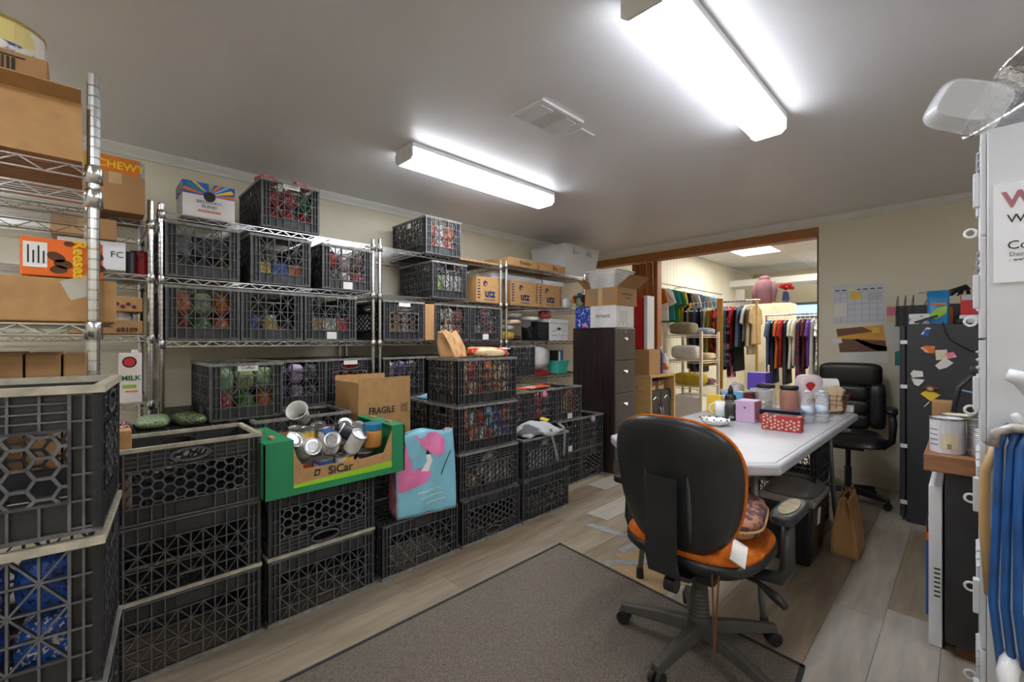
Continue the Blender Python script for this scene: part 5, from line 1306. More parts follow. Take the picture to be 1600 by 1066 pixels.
tag(MB().pillow((0, 0, 0.035), (0.09, 0.14, 0.07), 14, 8, 0.7, 0.1, 3).build('crumpled_packet', pk('olive', 'brown'), None, (-0.78, 4.52, 0)), 'crumpled brown packet on the floor beside the baseboard', 'packet')

# ================================================================ ON THE TABLE
ZT = TH + 0.001
def up(name, label, cat, prof, m, loc, n=24, parts=(), smooth=True):
    mb = MB(); mb.smooth = smooth; mb.lathe(prof, n)
    o = tag(mb.build(name, m, None, loc), label, cat)
    for nm, pf, mm in parts:
        q = MB(); q.smooth = smooth; q.lathe(pf, n); q.build(nm, mm, o)
    return o
ds = thing('trinket_dish', 'white oval dish with blue dotted scalloped rim', 'dish', (-1.0, 2.585, ZT))
_m = MB(); _m.smooth = True
_m.grid(lambda u, v: ((0.035 + 0.05 * v) * math.cos(2 * PI * u), (0.03 + 0.04 * v) * math.sin(2 * PI * u), 0.003 + 0.032 * v ** 2 + 0.004 * math.sin(10 * 2 * PI * u) * v), 60, 8, True)
_m.lathe([(0.001, 0.0), (0.034, 0.0), (0.034, 0.004)], 24, cap=False); _m.build('bowl', mat('glazed_white', (236, 236, 234), 0.15, var=0.01), ds, solid=0.003)
for k in range(14):
    a = 2 * PI * k / 14; _m = MB(); _m.smooth = True; _m.pillow((0.084 * math.cos(a), 0.069 * math.sin(a), 0.038), (0.011, 0.011, 0.008), 8, 6, 1.0); _m.build('blue_dot', plain('navy', 0.2), ds)
mg = up('mug', 'white ceramic mug with handle beside the syrup bottle', 'mug', [(0.03, 0), (0.038, 0.004), (0.04, 0.095), (0.037, 0.095), (0.034, 0.01)], MATS['glazed_white'], (-1.09, 2.915, ZT))
_m = MB(); _m.smooth = True; _m.tube([(-0.026 - 0.03 * math.sin(t), -0.026 - 0.02 * math.sin(t), 0.05 + 0.032 * math.cos(t)) for t in [PI * k / 10 for k in range(11)]], 0.006, 8); _m.build('handle', MATS['glazed_white'], mg)
sy = up('syrup_bottle', 'dark chocolate syrup bottle with black cone cap', 'bottle', [(0.03, 0), (0.033, 0.005), (0.033, 0.13), (0.028, 0.15), (0.014, 0.165)], plain('black', 0.25), (-1.0, 2.82, ZT), parts=(('label', [(0.0336, 0.015), (0.0336, 0.125)], mat('syrup_label', (56, 50, 50), 0.4, rgb2=(200, 190, 180), thresh=0.56, vscale=20)), ('cone_cap', [(0.016, 0.163), (0.015, 0.18), (0.005, 0.21)], plain('black'))))
pbx = carton('lilac gift box with a small emblem beside the syrup bottle', -0.965, -0.862, 2.80, 2.93, ZT, ZT + 0.125, mat('lilac_card', (206, 172, 202), 0.5, var=0.03), tape=False, name='gift_box')
face_print(pbx, '+x', -0.06, 0.06, 0.02, 0.12, plain('mauve', 0.6), 'mauve_side'); MB().prism([(0.008 * math.cos(k), 0.006 * math.sin(k)) for k in range(6)], -0.0668, -0.0652, 'xz').build('emblem', plain('purple'), pbx, (0, 0, 0.085))
sn = carton('red cookie box with white snowflakes and a clear window lid', -0.785, -0.602, 2.66, 2.74, ZT, ZT + 0.08, mat('snowflake_red', (186, 50, 62), 0.5, var=0.05), tape=False, name='cookie_box', rz=0.08)
rr_ = random.Random(2)
for k in range(34):
    r_ = rr_.uniform(0.005, 0.0075); a, b = -0.08 + 0.0177 * (k % 10) + rr_.uniform(-0.003, 0.003), 0.012 + 0.0185 * (k // 10) + 0.008 * (k % 2)
    _m = MB()
    for q in range(3): _m.box((a, -sn['hy'] - 0.0008, b), (2 * r_, 0.001, 0.003), (0, q * PI / 3, 0))
    _m.build('snowflake', plain('cream'), sn)
MB().bx(-0.07, 0.07, -0.028, 0.028, 0.0805, 0.0815).build('window', mat('green_window_film', (110, 120, 90), 0.1), sn)
ft = carton('stack of dark blue foil trays behind the cookie box', -0.86, -0.66, 2.90, 3.0, ZT, ZT + 0.075, mat('navy_foil', (34, 34, 74), 0.2, 0.3), tape=False, name='foil_tray', cat='tray', rz=0.08)
for k in range(3): MB().bx(-0.108, 0.108, -0.055, 0.055, 0.018 + 0.022 * k, 0.022 + 0.022 * k).build('tray_lip', MATS['navy_foil'], ft)
for x_, y_, lab in ((-0.652, 3.05, 'half hidden water bottle beside the cookie box'), (-0.598, 3.13, 'clear water bottle with pale blue label near the table edge')):
    up('water_bottle', lab, 'bottle', [(0.028, 0), (0.032, 0.006), (0.032, 0.05), (0.03, 0.06), (0.032, 0.07), (0.032, 0.12), (0.014, 0.16), (0.013, 0.175)], M_CLEAR, (x_, y_, ZT), parts=(('label', [(0.0325, 0.05), (0.0325, 0.1)], mat('water_label', (200, 216, 232), 0.4, rgb2=(90, 140, 200), thresh=0.6, vscale=26)), ('cap', [(0.015, 0.172), (0.015, 0.188)], plain('white'))))
jr = up('cookie_jar', 'clear glass jar with black lid holding wrapped candy', 'jar', [(0.058, 0), (0.062, 0.01), (0.062, 0.15), (0.05, 0.17)], M_CLEAR, (-0.94, 3.28, ZT), parts=(('lid', [(0.056, 0.168), (0.056, 0.19)], plain('black')),))
for k in range(9):
    a = k * 2.4; goods('pouch', ['tan', 'cream', 'brown'][k % 3], 'white', (-0.94 + 0.028 * math.cos(a), 3.28 + 0.028 * math.sin(a), ZT + 0.012 + 0.024 * (k // 3)), (0.03, 0.034, 0.024), a, ['tan', 'cream', 'brown'][k % 3] + ' wrapped candy inside the glass cookie jar', 'candy in the jar')
up('cookie_jar', 'brown filled jar with black lid next to the candy jar', 'jar', [(0.05, 0), (0.052, 0.01), (0.052, 0.15), (0.045, 0.17)], mat('rosy_filled_glass', (176, 124, 108), 0.15), (-0.80, 3.27, ZT), parts=(('lid', [(0.052, 0.168), (0.052, 0.19)], plain('black')),))
kd = MB(); kd.smooth = True; kd.pillow((0, 0, 0.13), (0.09, 0.16, 0.26), 22, 14, 0.5, 0.05, 8)
kb_ = tag(kd.build('party_bag', mat('white_printed_film', (230, 214, 218), 0.3, var=0.06, bump=0.5, bscale=16), None, (-0.725, 3.42, ZT), (0, 0, -0.75)), 'white plastic bag of paper cups with red heart logo', 'bag')
_m = MB(); _m.prism([(0.03 * math.cos(t) , 0.024 * math.sin(t)) for t in [PI * k / 10 for k in range(11)]] + [(0, -0.04)], 0.045, 0.049, 'yz'); _m.build('red_heart', M_REDINK, kb_, (0, -0.02, 0.19))
for k in range(2): _m = MB(); _m.tube([(0.048, -0.03 + 0.028 * k + 0.013 * math.cos(t), 0.09 + 0.013 * math.sin(t)) for t in [2 * PI * q / 14 for q in range(14)]], 0.003, 5, closed=True); _m.build('red_ring_print', M_REDINK, kb_)
up('paper_cup_sleeve', 'sleeve of nested grey paper cups beside the party bag', 'cups', [(0.036, 0)] + [q for k in range(9) for q in ((0.034, 0.01 + 0.016 * k), (0.039, 0.012 + 0.016 * k))] + [(0.03, 0.16)], plain('silver', 0.5), (-0.635, 3.33, ZT), smooth=False)
wb2 = thing('wire_basket', 'dark wire basket holding brown paper napkins', 'basket', (-0.63, 3.60, ZT))
_m = MB()
for j in range(5):
    s_ = 0.06 + 0.006 * j; _m.tube([(-s_, -s_, 0.03 * j), (s_, -s_, 0.03 * j), (s_, s_, 0.03 * j), (-s_, s_, 0.03 * j)], 0.002, 5, closed=True)
for k in range(16):
    a = k // 4; u = (k % 4) / 4 * 2 - 1
    P_q = [(u, -1), (1, u), (-u, 1), (-1, -u)][a]; _m.tube([(P_q[0] * 0.06, P_q[1] * 0.06, 0.0), (P_q[0] * 0.084, P_q[1] * 0.084, 0.13)], 0.002, 5)
_m.build('wire_frame', plain('brown', 0.4), wb2)
for k in range(7):
    o = tag(MB().box((0, 0, 0.085), (0.1, 0.003, 0.17), (0.12 * (k - 3), 0.10 * ((k * 5) % 7 - 3), 0)).build('paper_napkin', mat('kraft_napkin', (208, 182, 146), 0.85, var=0.06), None, (-0.63, 3.557 + 0.014 * k, ZT + 0.006)), 'brown paper napkin fanned out in the wire basket', 'napkin', 'napkins in the basket')
pt2 = tag(MB().lathe([(0.02, -0.1), (0.045, -0.1), (0.045, 0.1), (0.02, 0.1), (0.02, -0.1)], 26, axis='x', cap=False).build('paper_roll', M_PAPER, None, (-0.70, 3.6, ZT + 0.18), (0, 0, 0.5)), 'white paper towel roll lying across the wire basket', 'paper roll')
MB().lathe([(0.0195, -0.0995), (0.021, -0.0995), (0.021, 0.0995), (0.0195, 0.0995), (0.0195, -0.0995)], 20, axis='x', cap=False).build('core', M_CARD, pt2)
carton('folded white paper stack at the end of the table', -0.60, -0.53, 3.68, 3.74, ZT, ZT + 0.045, M_PAPER, tape=False, name='paper_stack', cat='paper')
prp = carton('purple tissue box standing behind the candy jar', -1.10, -0.98, 3.42, 3.54, ZT + 0.13, ZT + 0.255, mat('purple_print_box', (96, 72, 178), 0.4, rgb2=(176, 150, 214), thresh=0.6, vscale=8), tape=False, name='tissue_box')
carton('white carton that lifts the purple tissue box', -1.11, -0.97, 3.40, 3.56, ZT, ZT + 0.128, plain('cream'), tape=False, name='small_carton')
tb2 = carton('light blue and white tea box tipped on its edge', -1.20, -1.07, 3.21, 3.28, ZT, ZT + 0.13, plain('skyblue'), tape=False, name='tea_box', rz=0.25)
MB().prism([(0.05 * math.cos(t), 0.05 * math.sin(t)) for t in [PI * k / 12 for k in range(13)]], -0.0366, -0.0352, 'xz').build('white_arc_print', M_PAPER, tb2, (0, 0, 0.03))
carton('rust red spice box beside the tea box', -1.05, -1.0, 3.20, 3.26, ZT, ZT + 0.13, plain('maroon'), tape=False, name='spice_box')
yb = carton('yellow and orange baking mix box behind the mug', -1.22, -1.13, 3.0, 3.05, ZT, ZT + 0.12, pk('yellow', 'orange'), tape=False, name='mix_box', rz=0.2)
for k, (c, s, x_, y_, lab) in enumerate((('orange', 'brown', -1.16, 3.12, 'small orange jar behind the baking mix box'), ('navy', 'white', -1.22, 3.32, 'navy jar at the far side of the table'), ('black', 'grey', -1.035, 3.36, 'dark jar between spice box and candy jar'))):
    goods('jar', c, s, (x_, y_, ZT), (0.06, 0.06, 0.11 + 0.02 * k), 0, lab)
for k, (c, s, x_, y_, sz, lab) in enumerate((('yellow', 'blue', -1.07, 3.12, (0.08, 0.09, 0.04), 'crumpled yellow snack wrapper beside the tea box'), ('tan', 'brown', -0.97, 3.1, (0.09, 0.14, 0.04), 'tan wrapped bar behind the lilac gift box'), ('teal', 'red', -1.2, 3.45, (0.1, 0.12, 0.12), 'teal and red pouch at the far table corner'), ('white', 'red', -1.22, 3.58, (0.07, 0.1, 0.17), 'white and red packet leaning at the far table end'), ('red', 'white', -0.83, 2.845, (0.03, 0.04, 0.05), 'small red bauble beside the lilac box'))):
    goods('pouch', c, s, (x_, y_, ZT), sz, 0.3 * k, lab)
for k in range(6):
    _m = MB(); _m.tube([(0, 0, 0), (0.03, 0.02, 0.004), (0.07, 0.01, 0.002)], 0.0025, 5)
    tag(_m.build('plastic_utensil', M_CLEAR, None, (-0.60 + 0.012 * (k % 3), 3.22 + 0.03 * k, ZT + 0.003), (0, 0, 0.5 * k)), 'loose clear plastic utensil near the table edge', 'utensil', 'loose plastic utensils')
# ================================================================ WALL PAPERS, FRIDGE, COUNTER, LOCKER
WY = YF - 0.001
def sheet(name, label, cat, poly, m, d=0.002, off=0.0):
    return tag(MB().prism(poly, WY - off - d, WY - off, 'xz').build(name, m), label, cat)
cal = sheet('wall_calendar', 'large white dry erase calendar sheet with sticky notes', 'calendar', [(-0.82, 1.365), (-0.475, 1.37), (-0.472, 1.70), (-0.822, 1.712)], mat('calendar_sheet', (206, 208, 216), 0.35, var=0.02))
gl = MB()
for k in range(1, 7): xx = -0.82 + 0.0495 * k; gl.bx(xx - 0.001, xx + 0.001, WY - 0.0026, WY - 0.002, 1.39, 1.64)
for k in range(6): zz = 1.39 + 0.05 * k; gl.bx(-0.81, -0.48, WY - 0.0026, WY - 0.002, zz - 0.001, zz + 0.001)
gl.build('grid_lines', plain('grey'), cal)
for k in range(7): MB().bx(-0.808 + 0.048 * k, -0.776 + 0.048 * k, WY - 0.0028, WY - 0.002, 1.655, 1.664).build('day_print', M_INK if k < 6 else plain('maroon'), cal)
for x0, x1, z0, z1, m_, lab in ((-0.70, -0.63, 1.58, 1.635, 'yellow', 'bright yellow sticky note on the calendar'), (-0.725, -0.655, 1.65, 1.69, 'cream', 'pale cream sticky note on the calendar'), (-0.585, -0.49, 1.56, 1.63, 'silver', 'grey slip of paper on the calendar'), (-0.815, -0.725, 1.43, 1.55, 'white', 'white list taped to the calendar')):
    tag(MB().bx(x0, x1, WY - 0.0045, WY - 0.003, z0, z1).build('paper_note', plain(m_, 0.7)), lab, 'note')
pic = sheet('calendar_picture', 'sunset road photograph of a wall calendar', 'calendar', [(-0.80, 1.325), (-0.485, 1.355), (-0.458, 1.135), (-0.775, 1.12)], mat('sunset_print', (214, 120, 20), 0.35, rgb2=(236, 190, 70), vscale=3, var=0.2), off=0.001)
for poly, m_, nm in (([(-0.80, 1.324), (-0.62, 1.342), (-0.55, 1.30), (-0.79, 1.26)], plain('brown', 0.4), 'dusk_cloud'), ([(-0.785, 1.24), (-0.47, 1.225), (-0.459, 1.136), (-0.775, 1.121)], plain('brown', 0.4), 'autumn_ground'),
                     ([(-0.68, 1.235), (-0.65, 1.24), (-0.56, 1.2), (-0.46, 1.175), (-0.459, 1.137), (-0.53, 1.14), (-0.62, 1.19)], plain('charcoal', 0.4), 'road'), ([(-0.56, 1.33), (-0.51, 1.335), (-0.5, 1.29), (-0.55, 1.285)], plain('yellow', 0.4), 'sun_glow')):
    MB().prism(poly, WY - 0.0038, WY - 0.003, 'xz').build(nm, m_, pic)
sheet('paper_sheet', 'white sheet below the sunset picture', 'paper', [(-0.775, 1.12), (-0.458, 1.135), (-0.45, 1.04), (-0.765, 1.04)], M_PAPER, 0.001)
sheet('paper_note', 'small white card pinned over the sunset picture edge', 'note', [(-0.825, 1.235), (-0.765, 1.25), (-0.755, 1.205), (-0.82, 1.19)], M_PAPER, 0.001, 0.004)
sheet('paper_note', 'pink paper between the calendar and the wire rack', 'note', [(-0.46, 1.50), (-0.40, 1.50), (-0.40, 1.43), (-0.46, 1.43)], plain('pink', 0.7))
sheet('paper_note', 'salmon paper under the pink paper', 'note', [(-0.46, 1.427), (-0.40, 1.427), (-0.405, 1.37), (-0.46, 1.37)], plain('cream', 0.7))
sheet('paper_sheet', 'white schedule sheet hung beside the fridge', 'paper', [(-0.458, 1.36), (-0.365, 1.36), (-0.365, 1.14), (-0.45, 1.14)], plain('white', 0.7), 0.001)
sheet('paper_note', 'teal paper tag hung beside the fridge', 'note', [(-0.41, 1.13), (-0.36, 1.15), (-0.36, 1.02), (-0.41, 1.02)], plain('teal', 0.6), 0.002)
# black sorter shelf on the wall behind the fridge
ss = thing('desk_sorter', 'black metal desk sorter with wire frame on the fridge', 'organiser', (-0.16, 4.52, 1.3335))
MB().bx(-0.225, 0.35, 0.05, 0.06, 0, 0.16).build('back_plate', M_BLACKM, ss); MB().bx(-0.225, 0.35, -0.1, 0.05, 0.0, 0.006).build('tray', M_BLACKM, ss)
for k in range(3):
    _m = MB(); x_ = -0.215 + 0.045 * k; _m.tube([(x_, -0.1, 0.006), (x_, -0.1, 0.1 + 0.03 * k), (x_, -0.03, 0.2), (x_, 0.05, 0.24), (x_, 0.05, 0.006)], 0.0025, 5); _m.build('wire_divider', M_BLACKM, ss)
_m = MB(); _m.tube([(-0.1, 0.05, 0.25), (-0.02, 0.05, 0.262), (-0.07, 0.05, 0.15)], 0.003, 5); _m.build('wire_hook', M_BLACKM, ss)

fr_ = thing('refrigerator', 'black refrigerator side covered with magnets and notes', 'refrigerator', (0.02, 4.27, 0))
MB().bx(-0.305, 0.30, -0.29, 0.28, 0.0, 1.33).build('cabinet', mat('black_fridge_steel', (52, 52, 56), 0.45, var=0.05, bump=0.1, bscale=350), fr_, bevel=0.006)
MB().bx(-0.34, -0.31, -0.285, 0.275, 0.03, 1.325).build('door', MATS['black_fridge_steel'], fr_, bevel=0.008)
for z in (0.12, 0.5, 0.9, 1.2): MB().bx(-0.335, -0.30, -0.297, -0.286, z, z + 0.025).build('hinge_clip', M_WPLASTIC, fr_)
FYP = 3.979
def magnet(name, label, poly, m, d=0.004, cat='magnet'):
    return tag(MB().prism(poly, FYP - d, FYP, 'xz').build(name, m), label, cat)
magnet('magnet', 'small blue crumpled magnet high on the fridge', [(-0.215, 1.26), (-0.185, 1.31), (-0.165, 1.305), (-0.18, 1.25)], pk('blue', 'white'))
magnet('magnet', 'orange cartoon style magnet near the pale sticky note', [(-0.215, 1.175), (-0.19, 1.19), (-0.145, 1.185), (-0.15, 1.14), (-0.19, 1.145)], pk('orange', 'cream'))
magnet('paper_note', 'pale cream sticky note on the fridge', [(-0.145, 1.16), (-0.09, 1.165), (-0.085, 1.105), (-0.14, 1.095)], plain('cream', 0.7), 0.002, 'note')
magnet('magnet', 'pink and white magnet overlapping the pale sticky note', [(-0.10, 1.14), (-0.06, 1.15), (-0.045, 1.12), (-0.08, 1.105)], pk('pink', 'white'), 0.006)
magnet('magnet', 'white cross shaped paper clip magnet', [(-0.145, 1.06), (-0.10, 1.115), (-0.06, 1.08), (-0.09, 1.05), (-0.125, 1.035)], plain('white'), 0.006)
magnet('magnet', 'white magnet with an orange spot', [(-0.265, 1.0), (-0.25, 1.025), (-0.205, 1.02), (-0.2, 0.985), (-0.255, 0.975)], pk('white', 'orange'))
magnet('magnet', 'white shirt shaped magnet below the orange spot magnet', [(-0.26, 0.97), (-0.195, 0.965), (-0.205, 0.945), (-0.225, 0.92), (-0.245, 0.93)], plain('white'))
magnet('paper_note', 'yellow diamond sticky note under the brown magnet', [(-0.215, 0.87), (-0.18, 0.905), (-0.12, 0.87), (-0.165, 0.825)], plain('yellow', 0.7), 0.002, 'note')
_m = MB(); _m.smooth = True; _m.pillow((0, 0, 0), (0.055, 0.02, 0.045), 16, 10, 0.9); mk_ = tag(_m.build('magnet', plain('brown'), None, (-0.168, FYP - 0.012, 0.912)), 'round brown animal face magnet holding the yellow note', 'magnet')
for s in (-1, 1):
    _m = MB(); _m.smooth = True; _m.pillow((s * 0.029, 0, 0.0), (0.018, 0.012, 0.02), 10, 8, 1.0); _m.build('ear', plain('brown'), mk_)
_m = MB(); _m.smooth = True; _m.pillow((0, -0.008, -0.006), (0.034, 0.012, 0.026), 12, 8, 1.0); _m.build('muzzle', plain('tan'), mk_)
magnet('magnet', 'thin white pen shaped magnet below the yellow note', [(-0.2, 0.785), (-0.195, 0.785), (-0.17, 0.82), (-0.176, 0.822)], plain('white'), 0.006)
# on the fridge
cb = thing('coffee_bag', 'blue coffee bag standing on the fridge', 'bag', (-0.135, 4.12, 1.3335))
_m = MB(); _m.smooth = True
_m.grid(lambda u, v: ((0.055 - 0.002 * v) * math.copysign(abs(math.cos(2 * PI * u)) ** 0.4, math.cos(2 * PI * u)), (0.035 * (1 - v ** 3) + 0.003) * math.copysign(abs(math.sin(2 * PI * u)) ** 0.6, math.sin(2 * PI * u)), 0.225 * v), 28, 12, True); _m.build('pouch_body', mat('blue_coffee_film', (24, 128, 190), 0.3, var=0.08, bump=0.3, bscale=16), cb)
MB().bx(-0.056, 0.056, -0.005, 0.005, 0.19, 0.215).build('fold_clip', plain('blue'), cb)
MB().prism([(-0.045, 0.06), (0.0, 0.11), (0.045, 0.12), (0.04, 0.07), (-0.01, 0.03)], -0.040, -0.0365, 'xz').build('printed_picture', pk('lime', 'cream'), cb); MB().bx(-0.035, 0.035, -0.037, -0.033, 0.125, 0.14).build('orange_lettering', plain('orange'), cb)
carton('open blue and white box of wipes on the fridge', -0.28, -0.175, 4.08, 4.2, 1.3335, 1.405, pk('white', 'blue'), tape=False, name='wipes_box')
carton('orange red packet behind the blue coffee bag', -0.105, -0.065, 4.18, 4.22, 1.3335, 1.45, plain('orange'), tape=False, name='packet', cat='packet')
fc_ = carton('red first aid style tin above a white box on the fridge', -0.03, 0.12, 4.08, 4.25, 1.3885, 1.52, plain('red', 0.35), tape=False, name='red_tin')
face_print(fc_, '-y', -0.07, 0.07, 0.095, 0.13, plain('silver'), 'grey_band')
carton('white box beneath the red tin on the fridge', -0.035, 0.12, 4.07, 4.26, 1.3335, 1.3875, M_WHITE, tape=False, name='white_box')
carton('small black device on the edge of the fridge', -0.05, 0.0, 4.0, 4.05, 1.3335, 1.362, plain('black'), tape=False, name='device', cat='device')
tag(MB().box((0, 0, 0), (0.12, 0.03, 0.014), (0, -0.35, 0)).build('stapler', plain('black', 0.3), None, (-0.19, 4.03, 1.365)), 'black stapler leaning on the fridge top', 'stapler')
_m = MB(); 
for k in range(18): a = k * 0.35; _m.tube([(0, 0, 0.06), (0.05 * math.cos(a) - 0.03, 0.03 * math.sin(a), 0.03 - 0.05 * (k % 3) / 3)], 0.006, 5)
tag(_m.build('knit_scarf', cloth('charcoal'), None, (-0.005, 4.2, 1.53)), 'dark fringed scarf hung behind the red tin', 'scarf')
_m = MB(); _m.smooth = True; _m.tube([(-0.11, 3.97, 1.34), (-0.095, 3.972, 1.28), (-0.08, 3.972, 1.235), (-0.04, 3.972, 1.2), (0.03, 3.972, 1.15)], 0.004, 6); tag(_m.build('power_cord', M_BLACK), 'black power cord running down the fridge side', 'cord')

# counter with butcher block top
ct = thing('counter_cabinet', 'low black cabinet with brown wood grain top', 'cabinet', (0.24, 2.84, 0))
MB().bx(-0.30, 0.3, -0.44, 0.44, 0.05, 0.708).build('case', mat('black_panel', (46, 46, 47), 0.55, var=0.12, vscale=14, bump=0.1), ct, bevel=0.003)
MB().bx(-0.27, 0.28, -0.41, 0.41, 0.0, 0.05).build('plinth', plain('brown'), ct)
MB().bx(-0.36, 0.32, -0.455, 0.46, 0.709, 0.776).build('counter_top', mat('walnut_grain', (150, 104, 70), 0.45, var=0.2, vscale=6, stretch=(1, 6, 8)), ct, bevel=0.004)
def big_can(label, x, y, z, r, h, m, ribs=False, lid=None):
    return tin(label, (x, y, z), r, h, m, 'large_can', lid, 'can', 32, ribs)
c1 = big_can('large can with white and blue nutrition label on the counter', -0.055, 2.475, 0.777, 0.052, 0.135, mat('nutrition_label', (216, 214, 220), 0.4, var=0.03))
_m = MB(); _m.xf = Matrix.Rotation(0, 4, 'Z')
for k, (a0, a1, z0, z1, m_) in enumerate(((3.5, 4.25, 0.025, 0.115, plain('white')), (3.55, 4.2, 0.03, 0.034, plain('blue')), (3.55, 4.2, 0.05, 0.053, plain('blue')), (3.55, 4.2, 0.07, 0.073, plain('blue')), (3.55, 4.2, 0.09, 0.093, plain('blue')), (4.4, 5.3, 0.02, 0.08, plain('cream')))):
    q = MB(); q.grid(lambda u, v: ((0.0525 + 0.0003 * k) * math.cos(a0 + (a1 - a0) * u), (0.0525 + 0.0003 * k) * math.sin(a0 + (a1 - a0) * u), z0 + (z1 - z0) * v), 8, 2); q.build('label_print', m_, c1)
for k in range(7):
    a = 4.75 + 0.035 * k; q = MB(); q.box((0.0535 * math.cos(a), 0.0535 * math.sin(a), 0.03), (0.001, 0.001, 0.02), (0, 0, a)); q.build('barcode_stripe', M_INK, c1)
big_can('large ribbed bare steel can beside the labelled can', 0.052, 2.47, 0.777, 0.052, 0.135, M_STEEL, True)
big_can('large can behind the labelled can', -0.03, 2.59, 0.777, 0.05, 0.137, plain('cream'))
big_can('large can with green lid behind the ribbed can', 0.078, 2.59, 0.777, 0.05, 0.137, plain('silver'), False, plain('green'))
carton('small kraft box on the counter behind the cans', -0.11, -0.045, 2.72, 2.84, 0.777, 0.95, M_CARD2, tape=False)
cm = thing('coffee_maker', 'black coffee maker with curved handle on the counter', 'coffee maker', (0.075, 2.82, 0.777))
MB().bx(-0.06, 0.14, -0.1, 0.15, 0.0, 0.30).build('body', mat('gloss_black', (30, 30, 33), 0.15), cm, bevel=0.015, seg=3); MB().bx(-0.065, 0.145, -0.105, 0.155, 0.3, 0.33).build('top', M_BLACK, cm, bevel=0.008)
_m = MB(); _m.smooth = True; _m.tube([(-0.06, -0.1, 0.3), (-0.1, -0.11, 0.24), (-0.115, -0.115, 0.14), (-0.09, -0.11, 0.05), (-0.06, -0.1, 0.01)], 0.009, 8); _m.build('handle', M_BLACK, cm)
wbt = up('drink_bottle', 'slate purple drink bottle with looped strap on the counter', 'bottle', [(0.034, 0), (0.036, 0.006), (0.036, 0.13), (0.022, 0.165), (0.02, 0.175)], mat('slate_bottle', (86, 86, 112), 0.35), (0.045, 2.67, 0.777), parts=(('cap', [(0.021, 0.174), (0.021, 0.205)], plain('denim')),))
_m = MB(); _m.smooth = True; _m.tube([(0, 0, 0.2), (-0.02, -0.01, 0.225), (-0.06, -0.02, 0.235)], 0.004, 6); _m.build('strap', plain('denim'), wbt)
wc1 = carton('tall white carton with black print leaning beside the counter', -0.108, -0.068, 2.44, 2.80, 0.001, 0.64, M_WHITE, tape=False, name='white_box')
for k in range(7): face_print(wc1, '-y', -0.004, 0.014, 0.2 + 0.018 * k, 0.206 + 0.018 * k, M_INK, 'print_line')
_m = MB(); _m.tube([(-0.021, -0.1, 0.52), (-0.03, -0.06, 0.47), (-0.03, -0.02, 0.40), (-0.021, 0.02, 0.42)], 0.003, 6); _m.build('cord', M_BLACK, wc1)
carton('thin orange and blue packet beside the white carton', -0.128, -0.112, 2.70, 2.80, 0.001, 0.42, pk('blue', 'orange'), tape=False, name='packet', cat='packet')

# locker
M_LOCK = mat('white_locker_enamel', (214, 215, 218), 0.35, var=0.02, bump=0.04, bscale=200)
lk = thing('locker', 'tall white six tier metal locker with latches', 'locker', (0.24, 2.03, 0))
MB().bx(-0.2, 0.21, -0.158, 0.158, 0.0, 1.83).build('case', M_LOCK, lk, bevel=0.003)
for k in range(6):
    z0 = 0.02 + 0.3015 * k
    d_ = MB().bx(-0.213, -0.201, -0.152, 0.152, z0 + 0.003, z0 + 0.298).build('door', M_LOCK, lk, bevel=0.002)
    MB().bx(-0.228, -0.213, -0.13, -0.105, z0 + 0.09, z0 + 0.19).build('hinge_bar', M_LOCK, d_, bevel=0.003)
    MB().bx(-0.220, -0.213, 0.02, 0.05, z0 + 0.09, z0 + 0.19).build('latch', M_LOCK, d_, bevel=0.003)
    for q in range(3): MB().box((-0.215, -0.03, z0 + 0.215 + 0.024 * q), (0.012, 0.11, 0.004), (0, -0.6, 0)).build('louvre', plain('silver', 0.4), d_)
    _m = MB(); _m.tube([(-0.232 + 0.014 * math.cos(t), 0.145, z0 + 0.06 + 0.014 * math.sin(t)) for t in [2 * PI * q / 16 for q in range(16)]], 0.004, 6, closed=True); _m.build('hasp_ring', M_WPLASTIC, d_)
ps = tag(MB().bx(0.052, 0.33, 1.867, 1.8705, 1.385, 1.665).build('poster', mat('poster_paper', (236, 236, 240), 0.3, var=0.01)), 'white notice poster taped to the locker side', 'poster')
for tx, sz, z_, m_, bo_ in (('Wa', 0.062, 1.615, plain('mauve', 0.6), 0.002), ('Wa', 0.034, 1.562, M_INK, 0), ('Con', 0.034, 1.488, M_INK, 0), ("Don't", 0.017, 1.463, plain('grey'), 0), ('- www', 0.013, 1.448, M_INK, 0)):
    lettering(tx, sz, ps, (0.07 if sz > 0.05 else (0.078 if sz > 0.02 else 0.082), 1.8665, z_), FY, m_, align='LEFT', bold=bo_)
M_HOOK = mat('white_hook_plastic', (230, 230, 232), 0.25)
hk = thing('wall_hook', 'large white plastic double hook fixed to the locker side', 'hook', (0.115, 1.871, 1.02))
_m = MB(); _m.smooth = True; _m.tube([(0.02, 0, -0.04), (0.02, -0.05, 0.04), (-0.01, -0.075, 0.1), (-0.04, -0.075, 0.11)], [0.014, 0.02, 0.024, 0.016], 12); _m.build('upper_arm', M_HOOK, hk)
_m = MB(); _m.smooth = True; _m.tube([(0.01, 0, -0.06), (-0.01, -0.04, -0.03), (-0.025, -0.06, 0.0)], [0.012, 0.012, 0.009], 10); _m.build('lower_peg', M_HOOK, hk)
MB().bx(-0.0, 0.05, -0.012, -0.0005, -0.09, 0.02).build('back_plate', M_HOOK, hk, bevel=0.004)
M_HOSE = mat('blue_hose_vinyl', (36, 92, 160), 0.35, var=0.15, vscale=14)
